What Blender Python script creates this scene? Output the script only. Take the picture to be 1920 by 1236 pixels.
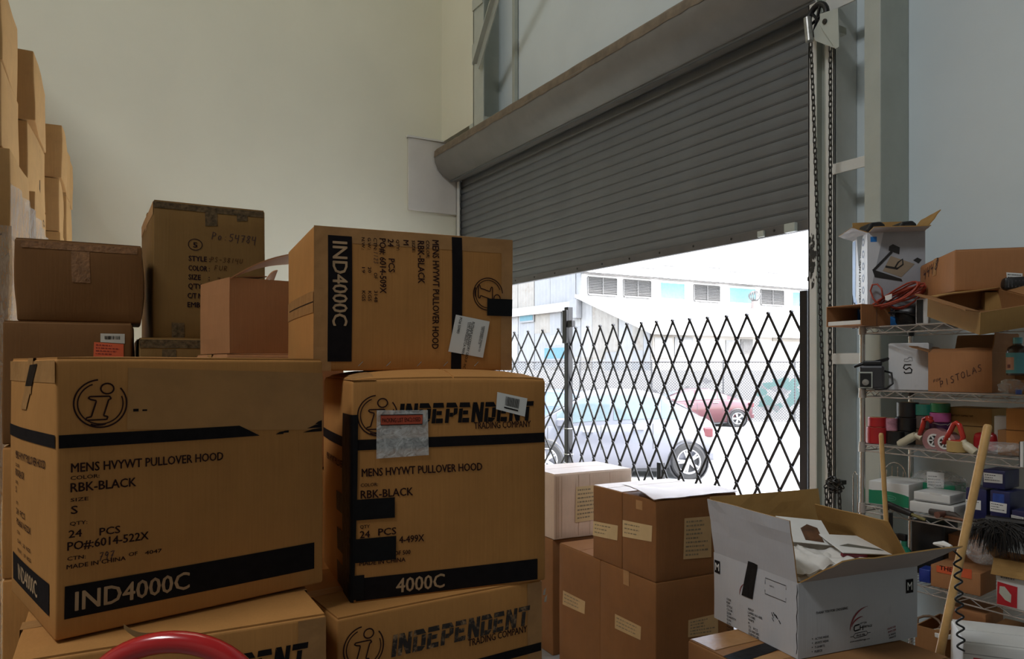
import bpy, bmesh, math, random
from mathutils import Vector, Matrix, noise
for o in list(bpy.data.objects):
    bpy.data.objects.remove(o)
SC = bpy.context.scene
COL = SC.collection
# ------------------------------------------------------------------ camera
CR, SR = 0.5027, 0.8645                 # heading of the camera in the room (x = along door wall, y = out of the door)
YAW = math.atan2(SR, CR)
FPX, CX, HY, EYE = 1400.0, 960.0, 686.0, 1.75
cam = bpy.data.cameras.new('camera')
cam.sensor_width = 36.0
cam.lens = FPX / 1920 * 36
cam.shift_y = (HY - 618) / 1920
cam.clip_start = 0.05
cam.clip_end = 400
cam_o = bpy.data.objects.new('camera', cam)
cam_o.location = (0, 0, EYE)
cam_o.rotation_euler = (math.pi / 2, 0, YAW)
COL.objects.link(cam_o)
SC.camera = cam_o
# ------------------------------------------------------------------ sky, sun, lamps, exposure
SC.view_settings.view_transform = 'Standard'
SC.view_settings.look = 'None'
SC.view_settings.gamma = 1
SC.view_settings.use_curve_mapping = False
SC.view_settings.exposure = 0.0
wd = bpy.data.worlds.new('sky')
SC.world = wd
wd.use_nodes = True
nt = wd.node_tree
nt.nodes.clear()
sk = nt.nodes.new('ShaderNodeTexSky')
sk.sky_type = 'NISHITA'
sk.sun_disc = False
sk.sun_elevation = math.radians(58)
sk.sun_rotation = math.radians(72)
sk.air_density = 1.0
sk.dust_density = 2.5
bg = nt.nodes.new('ShaderNodeBackground')
bg.inputs['Strength'].default_value = 1.7
wo = nt.nodes.new('ShaderNodeOutputWorld')
hs = nt.nodes.new('ShaderNodeHueSaturation')
hs.inputs['Saturation'].default_value = 0.5
nt.links.new(sk.outputs[0], hs.inputs['Color'])
nt.links.new(hs.outputs[0], bg.inputs[0])
nt.links.new(bg.outputs[0], wo.inputs[0])
sun = bpy.data.lights.new('sun', 'SUN')
sun.energy = 4.5
sun.angle = math.radians(0.6)
sun.color = (1.0, 0.96, 0.9)
sun_o = bpy.data.objects.new('sun', sun)
SUN_FROM = Vector((0.70, 0.22, 1.15)).normalized()
sun_o.rotation_euler = SUN_FROM.to_track_quat('Z', 'Y').to_euler()
sun_o.location = (0, 0, 30)
COL.objects.link(sun_o)
def skylight(name, loc, sx, sy, power, color, tilt=(0, 0, 0)):
    l = bpy.data.lights.new(name, 'AREA')
    l.shape = 'RECTANGLE'
    l.size, l.size_y = sx, sy
    l.energy = power
    l.color = color
    o = bpy.data.objects.new(name, l)
    o.location = loc
    o.rotation_euler = tilt
    COL.objects.link(o)
    return o
CEIL = 9.0
skylight('roof_light_warm', (-6.0, 1.4, CEIL - .06), 2.0, 3.0, 50, (1.0, 0.90, 0.72))
skylight('roof_light_cool', (-1.0, -4.4, CEIL - .06), 3.0, 2.0, 440, (0.96, 0.985, 1.0))

# ------------------------------------------------------------------ mapping between the photo and the room
def W(px, F):
    R = (px - CX) / FPX * F
    return (CR * R - SR * F, SR * R + CR * F)
def RF(R, F):
    return (CR * R - SR * F, SR * R + CR * F)
def ZF(py, F):
    return EYE + (HY - py) / FPX * F
def XY(px, c):                       # x on the plane y = c
    k = (px - CX) / FPX
    return c * (CR * k - SR) / (CR + SR * k)
def DEP(x, y):
    return -SR * x + CR * y
def ONY(px, py, c):
    x = XY(px, c)
    return Vector((x, c, ZF(py, DEP(x, c))))
def AT(px, py, F):
    x, y = W(px, F)
    return Vector((x, y, ZF(py, F)))

# ------------------------------------------------------------------ materials
MATS = {}
def nodes_of(name):
    m = bpy.data.materials.new(name)
    m.use_nodes = True
    t = m.node_tree
    return m, t, t.nodes['Principled BSDF']
def N(t, typ, **kw):
    n = t.nodes.new(typ)
    for k, v in kw.items():
        if k in n.inputs:
            n.inputs[k].default_value = v
        else:
            setattr(n, k, v)
    return n
def mat(name, col, rough=0.6, metal=0.0, var=0.12, scale=8.0, bump=0.0, bscale=60.0, coat=0.0, spec=None, dirt=None, dirt_scale=3.0, dirt_at=0.62):
    """flat procedural paint/plastic/metal with a little mottling, optional bump and stains"""
    if name in MATS:
        return MATS[name]
    m, t, b = nodes_of(name)
    L = t.links.new
    tc = N(t, 'ShaderNodeTexCoord')
    nz = N(t, 'ShaderNodeTexNoise', Scale=scale, Detail=5.0, Roughness=0.6)
    L(tc.outputs['Object'], nz.inputs['Vector'])
    rp = N(t, 'ShaderNodeValToRGB')
    c = Vector(col)
    rp.color_ramp.elements[0].position = 0.3
    rp.color_ramp.elements[1].position = 0.7
    rp.color_ramp.elements[0].color = (*(c * (1 - var)), 1)
    rp.color_ramp.elements[1].color = (*[min(1, v) for v in c * (1 + var)], 1)
    L(nz.outputs['Fac'], rp.inputs['Fac'])
    out = rp.outputs['Color']
    if dirt:
        n2 = N(t, 'ShaderNodeTexNoise', Scale=dirt_scale, Detail=8.0, Roughness=0.7)
        L(tc.outputs['Object'], n2.inputs['Vector'])
        r2 = N(t, 'ShaderNodeValToRGB')
        r2.color_ramp.elements[0].position = dirt_at
        r2.color_ramp.elements[1].position = min(1, dirt_at + .14)
        L(n2.outputs['Fac'], r2.inputs['Fac'])
        mx = N(t, 'ShaderNodeMix', data_type='RGBA')
        L(r2.outputs['Color'], mx.inputs['Factor'])
        L(out, mx.inputs['A'])
        mx.inputs['B'].default_value = (*dirt, 1)
        out = mx.outputs['Result']
    L(out, b.inputs['Base Color'])
    b.inputs['Roughness'].default_value = rough
    b.inputs['Metallic'].default_value = metal
    b.inputs['Coat Weight'].default_value = coat
    if spec is not None:
        b.inputs['Specular IOR Level'].default_value = spec
    if bump:
        n3 = N(t, 'ShaderNodeTexNoise', Scale=bscale, Detail=3.0)
        L(tc.outputs['Object'], n3.inputs['Vector'])
        bp = N(t, 'ShaderNodeBump', Strength=bump, Distance=0.01)
        L(n3.outputs['Fac'], bp.inputs['Height'])
        L(bp.outputs['Normal'], b.inputs['Normal'])
    MATS[name] = m
    return m
def cardboard(name, col, var=0.10, worn=0.0, rough=.72, spec=.25):
    if name in MATS:
        return MATS[name]
    m, t, b = nodes_of(name)
    L = t.links.new
    c = Vector(col)
    tc = N(t, 'ShaderNodeTexCoord')
    oi = N(t, 'ShaderNodeObjectInfo')
    big = N(t, 'ShaderNodeTexNoise', Scale=5.0, Detail=6.0, Roughness=0.65)
    L(tc.outputs['Object'], big.inputs['Vector'])
    mp = N(t, 'ShaderNodeMapping')
    mp.inputs['Scale'].default_value = (260, 260, 9)
    L(tc.outputs['Object'], mp.inputs['Vector'])
    fib = N(t, 'ShaderNodeTexNoise', Scale=1.0, Detail=2.0)
    L(mp.outputs['Vector'], fib.inputs['Vector'])
    mixf = N(t, 'ShaderNodeMath', operation='MULTIPLY_ADD')
    L(fib.outputs['Fac'], mixf.inputs[0])
    mixf.inputs[1].default_value = 0.35
    L(big.outputs['Fac'], mixf.inputs[2])
    rp = N(t, 'ShaderNodeValToRGB')
    rp.color_ramp.elements[0].position = 0.45
    rp.color_ramp.elements[1].position = 0.92
    rp.color_ramp.elements[0].color = (*(c * (1 - var)), 1)
    rp.color_ramp.elements[1].color = (*(c * (1 + var)), 1)
    L(mixf.outputs[0], rp.inputs['Fac'])
    out = rp.outputs['Color']
    if worn:
        n2 = N(t, 'ShaderNodeTexNoise', Scale=14.0, Detail=8.0, Roughness=0.75)
        L(tc.outputs['Object'], n2.inputs['Vector'])
        r2 = N(t, 'ShaderNodeValToRGB')
        r2.color_ramp.elements[0].position = 0.6
        r2.color_ramp.elements[1].position = 0.75
        r2.color_ramp.elements[1].color = (worn, worn, worn, 1)
        L(n2.outputs['Fac'], r2.inputs['Fac'])
        mx = N(t, 'ShaderNodeMix', data_type='RGBA')
        L(r2.outputs['Color'], mx.inputs['Factor'])
        L(out, mx.inputs['A'])
        mx.inputs['B'].default_value = (*(c * 0.55), 1)
        out = mx.outputs['Result']
    L(out, b.inputs['Base Color'])
    b.inputs['Roughness'].default_value = rough
    b.inputs['Specular IOR Level'].default_value = spec
    mp2 = N(t, 'ShaderNodeMapping')
    mp2.inputs['Scale'].default_value = (150, 150, 3)
    L(tc.outputs['Object'], mp2.inputs['Vector'])
    cor = N(t, 'ShaderNodeTexNoise', Scale=1.0, Detail=1.0)
    L(mp2.outputs['Vector'], cor.inputs['Vector'])
    bp = N(t, 'ShaderNodeBump', Strength=0.12, Distance=0.004)
    L(cor.outputs['Fac'], bp.inputs['Height'])
    L(bp.outputs['Normal'], b.inputs['Normal'])
    MATS[name] = m
    return m
def film(name, col, alpha, rough=0.18, fold=30.0, sc=(1, 1, 1), rot=(0, 0, 0)):
    if name in MATS:
        return MATS[name]
    m, t, b = nodes_of(name)
    L = t.links.new
    tc = N(t, 'ShaderNodeTexCoord')
    nz = N(t, 'ShaderNodeTexNoise', Scale=fold, Detail=5.0, Roughness=0.6)
    nz.inputs['Distortion'].default_value = 1.2
    mpf = N(t, 'ShaderNodeMapping')
    mpf.inputs['Scale'].default_value = sc
    mpf.inputs['Rotation'].default_value = rot
    L(tc.outputs['Object'], mpf.inputs['Vector'])
    L(mpf.outputs['Vector'], nz.inputs['Vector'])
    rp = N(t, 'ShaderNodeValToRGB')
    rp.color_ramp.elements[0].position = 0.35
    rp.color_ramp.elements[0].color = (alpha * .55,) * 3 + (1,)
    rp.color_ramp.elements[1].position = 0.7
    rp.color_ramp.elements[1].color = (min(1, alpha * 1.35),) * 3 + (1,)
    L(nz.outputs['Fac'], rp.inputs['Fac'])
    L(rp.outputs['Color'], b.inputs['Alpha'])
    b.inputs['Base Color'].default_value = (*col, 1)
    b.inputs['Roughness'].default_value = rough
    bp = N(t, 'ShaderNodeBump', Strength=0.5, Distance=0.01)
    L(nz.outputs['Fac'], bp.inputs['Height'])
    L(bp.outputs['Normal'], b.inputs['Normal'])
    MATS[name] = m
    return m
def glass(name, col, rough=0.02):
    if name in MATS:
        return MATS[name]
    return mat(name, col, rough, 0.0, 0.05, 2.0, coat=1.0, spec=0.9)

KRAFT = cardboard('kraft_tan', (0.44, 0.205, 0.058))
KRAFT_D = cardboard('kraft_brown', (0.27, 0.13, 0.05), worn=.35)
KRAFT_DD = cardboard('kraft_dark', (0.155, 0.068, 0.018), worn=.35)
KRAFT_R = cardboard('kraft_red_brown', (0.37, 0.17, 0.07))
KRAFT_RR = cardboard('kraft_deep_brown', (0.235, 0.102, 0.034))
KRAFT_L = cardboard('kraft_light', (0.52, 0.33, 0.15))
KRAFT_P = cardboard('kraft_pinkish', (0.62, 0.46, 0.34), rough=.42, spec=.55)
KRAFT_Y = cardboard('kraft_yellow', (0.36, 0.21, 0.07))
KRAFT_S = cardboard('kraft_stack', (0.60, 0.36, 0.145))
WHITECARD = cardboard('white_carton', (0.46, 0.475, 0.505), var=.04, worn=.12)
INK = mat('black_ink', (0.010, 0.008, 0.009), 0.8, var=.25, scale=40, spec=.12)
INKB = mat('brown_ink', (0.028, 0.011, 0.011), 0.8, var=.25, scale=40, spec=.12)
PEN = mat('marker_ink', (0.03, 0.008, 0.012), 0.6, var=.2)
PALE = mat('unprinted_card', (0.42, 0.28, 0.155), 0.8)
BTAPE = mat('black_tape', (0.008, 0.008, 0.009), 0.45, var=.3, bump=.2, bscale=40, spec=.12)
CTAPE = mat('brown_clear_tape', (0.38, 0.195, 0.07), 0.38, var=.14, scale=12, bump=.22, bscale=25, spec=.4)
PAPER = mat('white_paper', (0.72, 0.72, 0.70), 0.7, var=.04)
YLABEL = mat('yellowed_label', (0.58, 0.42, 0.21), 0.6, var=.08)
WALLP = mat('wall_paint', (0.69, 0.69, 0.57), 0.75, var=.03, scale=1.2, bump=.04, bscale=25)
WALLC = mat('wall_paint_cool_lit', (0.63, 0.71, 0.74), 0.7, var=.035, scale=1.5, bump=.06, bscale=12, dirt=(0.35, 0.35, 0.35), dirt_scale=7, dirt_at=.76)  # same paint as the side wall; cool light is put into this colour
STEELP = mat('painted_steel', (0.43, 0.465, 0.42), 0.5, var=.06, scale=5, bump=.05)
STEELW = mat('painted_steel_white', (0.62, 0.63, 0.60), 0.45, var=.06, scale=6, dirt=(0.22, 0.17, 0.11), dirt_scale=5, dirt_at=.68)
SHUT = mat('shutter_steel', (0.125, 0.135, 0.14), 0.42, var=.08, scale=5, coat=.05)
HOOD = mat('hood_steel', (0.165, 0.16, 0.148), 0.40, var=.12, scale=3, dirt=(0.10, 0.085, 0.06), dirt_scale=6, dirt_at=.66)
RUST = mat('rusty_edge', (0.14, 0.105, 0.07), 0.6, var=.3, scale=12)
BLACKM = mat('black_metal', (0.012, 0.012, 0.014), 0.38, metal=.3, var=.2)
GREASE = mat('greasy_chain', (0.045, 0.042, 0.036), 0.45, metal=.6, var=.3, scale=60)
CHROME = mat('chrome_wire', (0.55, 0.54, 0.52), 0.24, metal=.9, var=.1)
CHROMED = mat('dull_wire', (0.50, 0.47, 0.44), 0.4, metal=.6, var=.15)
WOOD = mat('broom_wood', (0.55, 0.33, 0.12), 0.45, var=.18, scale=14)
REDP = mat('red_enamel', (0.42, 0.012, 0.014), 0.22, var=.1, coat=.6)
BLACKP = mat('black_plastic', (0.012, 0.012, 0.013), 0.4, var=.2)
WHITEP = mat('white_plastic', (0.66, 0.66, 0.64), 0.45, var=.05)
FLOORM = mat('concrete_floor', (0.20, 0.19, 0.175), 0.55, var=.15, scale=2.5, bump=.05, dirt=(0.09, 0.085, 0.08), dirt_scale=2)
WRAP = film('stretch_film', (0.80, 0.78, 0.74), 0.40, .2, 1.0, (70, 70, 9), (.5, .2, .3))
POLY = film('poly_bag', (0.80, 0.80, 0.80), 0.30, .12, 34)

# ------------------------------------------------------------------ mesh collecting
class MB:
    def __init__(s, M=None):
        s.v, s.f, s.mi = [], [], []
        s.M = M
    def add(s, vs, fs, mi=0, M=None):
        n = len(s.v)
        mm = M if M is not None else s.M
        for p in vs:
            p = Vector(p)
            s.v.append(mm @ p if mm is not None else p)
        for f in fs:
            s.f.append([i + n for i in f])
            s.mi.append(mi)
        return s
    def box(s, x0, x1, y0, y1, z0, z1, mi=0, M=None):
        vs = [(x, y, z) for x in (x0, x1) for y in (y0, y1) for z in (z0, z1)]
        fs = [(0, 1, 3, 2), (4, 6, 7, 5), (0, 4, 5, 1), (2, 3, 7, 6), (0, 2, 6, 4), (1, 5, 7, 3)]
        return s.add(vs, fs, mi, M)
    def tube(s, pts, r, n=8, mi=0, closed=False, caps=True):
        pts = [Vector(p) for p in pts]
        m = len(pts)
        rr = r if isinstance(r, (list, tuple)) else [r] * m
        vs, fs = [], []
        up = None
        for i, p in enumerate(pts):
            if closed:
                d = pts[(i + 1) % m] - pts[i - 1]
            else:
                d = pts[min(i + 1, m - 1)] - pts[max(i - 1, 0)]
            if d.length < 1e-9:
                d = Vector((0, 0, 1))
            d.normalize()
            if up is None:
                up = Vector((0, 0, 1)) if abs(d.z) < .9 else Vector((1, 0, 0))
            a = up - d * up.dot(d)
            if a.length < 1e-6:
                a = d.orthogonal()
            a.normalize()
            up = a
            b = d.cross(a)
            for k in range(n):
                t = 2 * math.pi * k / n
                vs.append(p + a * (math.cos(t) * rr[i]) + b * (math.sin(t) * rr[i]))
        for i in range(m if closed else m - 1):
            j = (i + 1) % m
            for k in range(n):
                l = (k + 1) % n
                fs.append((i * n + k, i * n + l, j * n + l, j * n + k))
        if caps and not closed:
            fs.append(tuple(range(n))[::-1])
            fs.append(tuple((m - 1) * n + k for k in range(n)))
        return s.add(vs, fs, mi)
    def lathe(s, prof, n=24, mi=0, M=None, a0=0, a1=2 * math.pi):
        full = abs(a1 - a0 - 2 * math.pi) < 1e-6
        cnt = n if full else n + 1
        vs, fs = [], []
        for (r, z) in prof:
            for k in range(cnt):
                t = a0 + (a1 - a0) * k / n
                vs.append((r * math.cos(t), r * math.sin(t), z))
        for i in range(len(prof) - 1):
            for k in range(n):
                l = (k + 1) % cnt
                fs.append((i * cnt + k, i * cnt + l, (i + 1) * cnt + l, (i + 1) * cnt + k))
        return s.add(vs, fs, mi, M)
    def prism(s, poly, fn0, fn1, mi=0, cap=True):
        """extrude a 2-d polygon between two maps (u,v) -> point"""
        n = len(poly)
        vs = [fn0(*p) for p in poly] + [fn1(*p) for p in poly]
        fs = [(i, (i + 1) % n, n + (i + 1) % n, n + i) for i in range(n)]
        if cap:
            fs += [tuple(range(n))[::-1], tuple(range(n, 2 * n))]
        return s.add(vs, fs, mi)
    def grid(s, fn, nu, nv, mi=0):
        vs = [fn(i / nu, j / nv) for j in range(nv + 1) for i in range(nu + 1)]
        fs = [(j * (nu + 1) + i, j * (nu + 1) + i + 1, (j + 1) * (nu + 1) + i + 1, (j + 1) * (nu + 1) + i) for j in range(nv) for i in range(nu)]
        return s.add(vs, fs, mi)
    def mesh(s, name, mats, smooth=False, bevel=0, weld=False, normals=True, seg=2):
        me = bpy.data.meshes.new(name)
        me.from_pydata([tuple(p) for p in s.v], [], s.f)
        for i, p in enumerate(me.polygons):
            p.material_index = s.mi[i]
        if not isinstance(mats, (list, tuple)):
            mats = [mats]
        for m in mats:
            me.materials.append(m)
        if bevel or weld or normals:
            bm = bmesh.new()
            bm.from_mesh(me)
            if weld:
                bmesh.ops.remove_doubles(bm, verts=bm.verts, dist=1e-5)
            if normals:
                bmesh.ops.recalc_face_normals(bm, faces=bm.faces)
            if bevel:
                es = [e for e in bm.edges if len(e.link_faces) == 2 and e.calc_face_angle(0) > .6]
                bmesh.ops.bevel(bm, geom=es, offset=bevel, segments=seg, profile=.5, affect='EDGES', clamp_overlap=True)
            bm.to_mesh(me)
            bm.free()
        if smooth:
            me.polygons.foreach_set('use_smooth', [True] * len(me.polygons))
            if smooth != 'all':
                try:
                    me.set_sharp_from_angle(angle=math.radians(42))
                except Exception:
                    pass
        me.update()
        return me
    def build(s, name, mats, parent=None, smooth=False, bevel=0, weld=False, normals=True, seg=2):
        return link(name, s.mesh(name, mats, smooth, bevel, weld, normals, seg), parent)
def link(name, me, parent=None):
    o = bpy.data.objects.new(name, me)
    COL.objects.link(o)
    if parent is not None:
        o.parent = parent
    return o
def tag(o, label, cat, group=None, kind=None):
    o['label'] = label
    o['category'] = cat
    if group:
        o['group'] = group
    if kind:
        o['kind'] = kind
    return o
def thing(name, label, cat, loc=(0, 0, 0), rotz=0.0, group=None, rot=None):
    o = bpy.data.objects.new(name, None)
    o.empty_display_size = .1
    o.location = loc
    o.rotation_euler = rot if rot else (0, 0, rotz)
    COL.objects.link(o)
    return tag(o, label, cat, group)
def struct(name, mb, m, label=None, parent=None, **kw):
    o = mb.build(name, m, parent, **kw)
    if parent is None:
        o['kind'] = 'structure'
    if label:
        o['label'] = label
    return o
def frame(origin, xdir, ydir):
    x = Vector(xdir).normalized()
    y = Vector(ydir)
    y = (y - x * y.dot(x)).normalized()
    z = x.cross(y)
    m = Matrix((x, y, z)).transposed().to_4x4()
    m.translation = Vector(origin)
    return m

# ------------------------------------------------------------------ flat print: text, bars, strokes
_tc = {}
def text2d(s, cap=1.0, width=None, bold=0.022, shear=0.0):
    key = (s, 0, shear)
    if key not in _tc:
        cu = bpy.data.curves.new('lettering', 'FONT')
        cu.body = s
        cu.size = 1.0
        cu.shear = shear
        cu.resolution_u = 2
        ob = bpy.data.objects.new('lettering', cu)
        COL.objects.link(ob)
        bpy.context.view_layer.update()
        me = bpy.data.meshes.new_from_object(ob.evaluated_get(bpy.context.evaluated_depsgraph_get()))
        vs = [(v.co.x, v.co.y) for v in me.vertices]
        fs = [tuple(p.vertices) for p in me.polygons]
        bpy.data.objects.remove(ob)
        bpy.data.curves.remove(cu)
        bpy.data.meshes.remove(me)
        _tc[key] = (vs, fs)
    vs, fs = _tc[key]
    x0 = min(v[0] for v in vs)
    x1 = max(v[0] for v in vs)
    sy = cap / 0.70
    sx = sy if width is None else width / max(1e-6, x1 - x0)
    base = [((x - x0) * sx, y * sy) for x, y in vs]
    d = bold * 1.35 * sy
    out, of = [], []
    for dx, dy in ((-d, 0), (d, 0), (0, d * .7), (0, -d * .7)):          # thicken the strokes
        n = len(out)
        out += [(x + dx, y + dy) for x, y in base]
        of += [tuple(i + n for i in f) for f in fs]
    return out, of
def bar2d(u0, v0, u1, v1, nu=12, nv=2):
    vs = [(u0 + (u1 - u0) * i / nu, v0 + (v1 - v0) * j / nv) for j in range(nv + 1) for i in range(nu + 1)]
    fs = [(j * (nu + 1) + i, j * (nu + 1) + i + 1, (j + 1) * (nu + 1) + i + 1, (j + 1) * (nu + 1) + i) for j in range(nv) for i in range(nu)]
    return vs, fs
def quad2d(a, b, c, d, nu=8, nv=4):          # corners in order round the quad
    vs, fs = [], []
    for j in range(nv + 1):
        for i in range(nu + 1):
            s, t = i / nu, j / nv
            p = [(a[k] * (1 - s) + b[k] * s) * (1 - t) + (d[k] * (1 - s) + c[k] * s) * t for k in (0, 1)]
            vs.append(tuple(p))
    fs = [(j * (nu + 1) + i, j * (nu + 1) + i + 1, (j + 1) * (nu + 1) + i + 1, (j + 1) * (nu + 1) + i) for j in range(nv) for i in range(nu)]
    return vs, fs
def stroke2d(pts, w, closed=False):
    n = len(pts)
    vs, fs = [], []
    ws = w if isinstance(w, (list, tuple)) else [w] * n
    for i in range(n):
        if closed:
            a, b = pts[i - 1], pts[(i + 1) % n]
        else:
            a, b = pts[max(0, i - 1)], pts[min(n - 1, i + 1)]
        d = Vector((b[0] - a[0], b[1] - a[1]))
        if d.length < 1e-9:
            d = Vector((1, 0))
        d.normalize()
        q = Vector((-d.y, d.x)) * ws[i] / 2
        vs += [(pts[i][0] + q.x, pts[i][1] + q.y), (pts[i][0] - q.x, pts[i][1] - q.y)]
    for i in range(n if closed else n - 1):
        j = (i + 1) % n
        fs.append((2 * i, 2 * i + 1, 2 * j + 1, 2 * j))
    return vs, fs
def arc(cx, cy, rx, ry, a0, a1, n=20):
    return [(cx + rx * math.cos(math.radians(a0 + (a1 - a0) * i / n)), cy + ry * math.sin(math.radians(a0 + (a1 - a0) * i / n))) for i in range(n + 1)]
def poly2d(pts):
    return list(pts), [tuple(range(len(pts)))]
def xf2d(item, fn):
    return [fn(*p) for p in item[0]], item[1]
# block letters, slanted, in the manner of a stencil logo; each glyph in a 1 x 1 cell
GL = {
 'I': [[(0, 0), (.34, 0), (.34, 1), (0, 1)]],
 'N': [[(0, 0), (.3, 0), (.3, .58), (.0, 1)], [(0.02, 1), (.36, 1), (.95, .0), (.62, 0)], [(.66, .4), (.66, 1), (.95, 1), (.95, .0)]],
 'D': [[(0, 0), (.3, 0), (.3, .7), (0, .7)], [(0, .76), (.62, .76), (.95, .76), (.7, 1), (0, 1)], [(.62, .22), (.95, .22), (.95, .72), (.62, .72)], [(.34, 0), (.72, 0), (.95, .18), (.34, .24)]],
 'E': [[(0, 0), (.3, 0), (.3, .7), (0, .7)], [(0, .76), (.9, .76), (.82, 1), (0, 1)], [(.34, .4), (.76, .4), (.76, .6), (.34, .6)], [(.34, 0), (.9, 0), (.9, .23), (.34, .23)]],
 'P': [[(0, 0), (.3, 0), (.3, .7), (0, .7)], [(0, .76), (.95, .76), (.74, 1), (0, 1)], [(.64, .34), (.95, .46), (.95, .72), (.64, .72)], [(.34, .3), (.62, .3), (.62, .5), (.34, .5)]],
 'T': [[(0, .76), (1, .76), (1, 1), (0, 1)], [(.34, 0), (.66, 0), (.66, .72), (.34, .72)]],
}
def stencil_word(word, width, cap, shear=.12):
    adv = [.46 if ch == 'I' else 1.08 for ch in word]
    tot = sum(adv)
    k = width / tot
    vs, fs, x = [], [], 0
    for ch, a in zip(word, adv):
        for pl in GL[ch]:
            n = len(vs)
            vs += [((x + px) * k + py * cap * shear, py * cap) for px, py in pl]
            fs.append(tuple(range(n, n + len(pl))))
        x += a
    return vs, fs
def emblem(cx, cy, r, w):
    """ring with an outlined letter i inside; list of 2-d items"""
    its = [stroke2d(arc(cx, cy, r, r, 95, 300, 26), w), stroke2d(arc(cx, cy, r, r, -60, 40, 14), w),
           stroke2d(arc(cx, cy, r * .86, r * .86, 110, 285, 22), w * .8), stroke2d(arc(cx, cy, r * .86, r * .86, -75, 20, 12), w * .8),
           stroke2d(arc(cx + r * .26, cy + r * .62, r * .25, r * .22, 0, 342, 16), w, True)]
    i = [(-.40, .30), (.34, .30), (.40, .20), (.30, .14), (.10, -.52), (.26, -.56), (.22, -.68), (-.56, -.68), (-.54, -.58), (-.36, -.54), (-.16, .12), (-.38, .18), (-.46, .24)]
    pts = []
    for k in range(len(i)):
        a_, b_ = i[k], i[(k + 1) % len(i)]
        pts += [(a_[0] + (b_[0] - a_[0]) * t, a_[1] + (b_[1] - a_[1]) * t) for t in (.06, .94)]
    its.append(stroke2d([(cx + x * r, cy + y * r) for x, y in pts], w, True))
    its.append(stroke2d(arc(cx - r * .1, cy - r * .84, r * .28, r * .07, 180, 360, 6), w))
    return its
# handwriting: digit / letter strokes in a unit cell
HW = {'0': [[(.5, 1), (.1, .7), (.15, .2), (.5, 0), (.85, .3), (.8, .8), (.5, 1)]],
 '1': [[(.5, 1), (.45, 0)]], '4': [[(.1, 1), (.05, .45), (.8, .5)], [(.75, 1), (.7, -.2)]],
 '5': [[(.9, 1), (.2, .95), (.15, .6), (.7, .55), (.8, .2), (.4, 0), (.05, .1)]],
 '7': [[(.05, .9), (.85, 1), (.4, 0)], [(.3, .5), (.8, .5)]],
 '8': [[(.8, .9), (.4, 1), (.15, .75), (.8, .3), (.5, 0), (.1, .2), (.75, .75), (.8, .9)]],
 '3': [[(.1, .9), (.6, 1), (.75, .75), (.35, .55), (.8, .3), (.5, 0), (.05, .1)]],
 '9': [[(.8, .8), (.4, 1), (.15, .7), (.5, .5), (.8, .8), (.7, 0)]],
 '2': [[(.1, .8), (.5, 1), (.8, .75), (.1, .05), (.9, .05)]],
 'P': [[(.15, 0), (.2, 1), (.8, .85), (.7, .5), (.2, .45)]], 'o': [[(.5, .6), (.2, .4), (.3, .05), (.7, .1), (.8, .45), (.5, .6)]],
 ':': [[(.5, .55), (.5, .45)], [(.5, .15), (.5, .05)]], '-': [[(.15, .45), (.85, .5)]],
 'S': [[(.85, .9), (.4, 1), (.2, .75), (.75, .35), (.6, 0), (.1, .1)]], 'F': [[(.2, 0), (.2, 1), (.85, 1)], [(.2, .5), (.7, .5)]],
 'U': [[(.1, 1), (.15, .2), (.5, 0), (.85, .25), (.85, 1)]], 'R': [[(.15, 0), (.15, 1), (.75, .9), (.7, .55), (.15, .5), (.85, 0)]],
 'L': [[(.2, 1), (.15, 0), (.85, .05)]], 'I': [[(.5, 1), (.5, 0)]], 'T': [[(.05, 1), (.95, 1)], [(.5, 1), (.5, 0)]],
 'A': [[(.05, 0), (.5, 1), (.95, 0)], [(.25, .4), (.75, .4)]], 'O': [[(.5, 1), (.1, .7), (.15, .2), (.5, 0), (.85, .3), (.8, .8), (.5, 1)]],
 'H': [[(.1, 0), (.1, 1)], [(.9, 0), (.9, 1)], [(.1, .5), (.9, .5)]], 'E': [[(.9, 1), (.1, 1), (.1, 0), (.9, 0)], [(.1, .5), (.7, .5)]],
 '/': [[(.1, 0), (.9, 1)]], ' ': []}
def hand2d(s, cap, adv, w, slant=.15):
    vs, fs, x = [], [], 0
    for ch in s:
        for st in HW.get(ch, []):
            pts = []
            for i in range(len(st) - 1):
                a, b = st[i], st[i + 1]
                pts += [(a[0] + (b[0] - a[0]) * t / 3, a[1] + (b[1] - a[1]) * t / 3) for t in range(3)]
            pts.append(st[-1])
            q = [((x + px * .8) * adv + py * cap * slant, py * cap) for px, py in pts]
            v, f = stroke2d(q, w)
            n = len(vs)
            vs += v
            fs += [tuple(i + n for i in ff) for ff in f]
        x += 1
    return vs, fs
def barcode2d(u0, v0, u1, v1, seed=1, n=26):
    r = random.Random(seed)
    vs, fs = [], []
    u = u0
    st = (u1 - u0) / n
    while u < u1 - st * .5:
        w = st * r.choice((.25, .4, .7))
        k = len(vs)
        vs += [(u, v0), (u + w, v0), (u + w, v1), (u, v1)]
        fs.append((k, k + 1, k + 2, k + 3))
        u += st
    return vs, fs
def merge2d(items):
    vs, fs = [], []
    for v, f in items:
        n = len(vs)
        vs += v
        fs += [tuple(i + n for i in ff) for ff in f]
    return vs, fs

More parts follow.
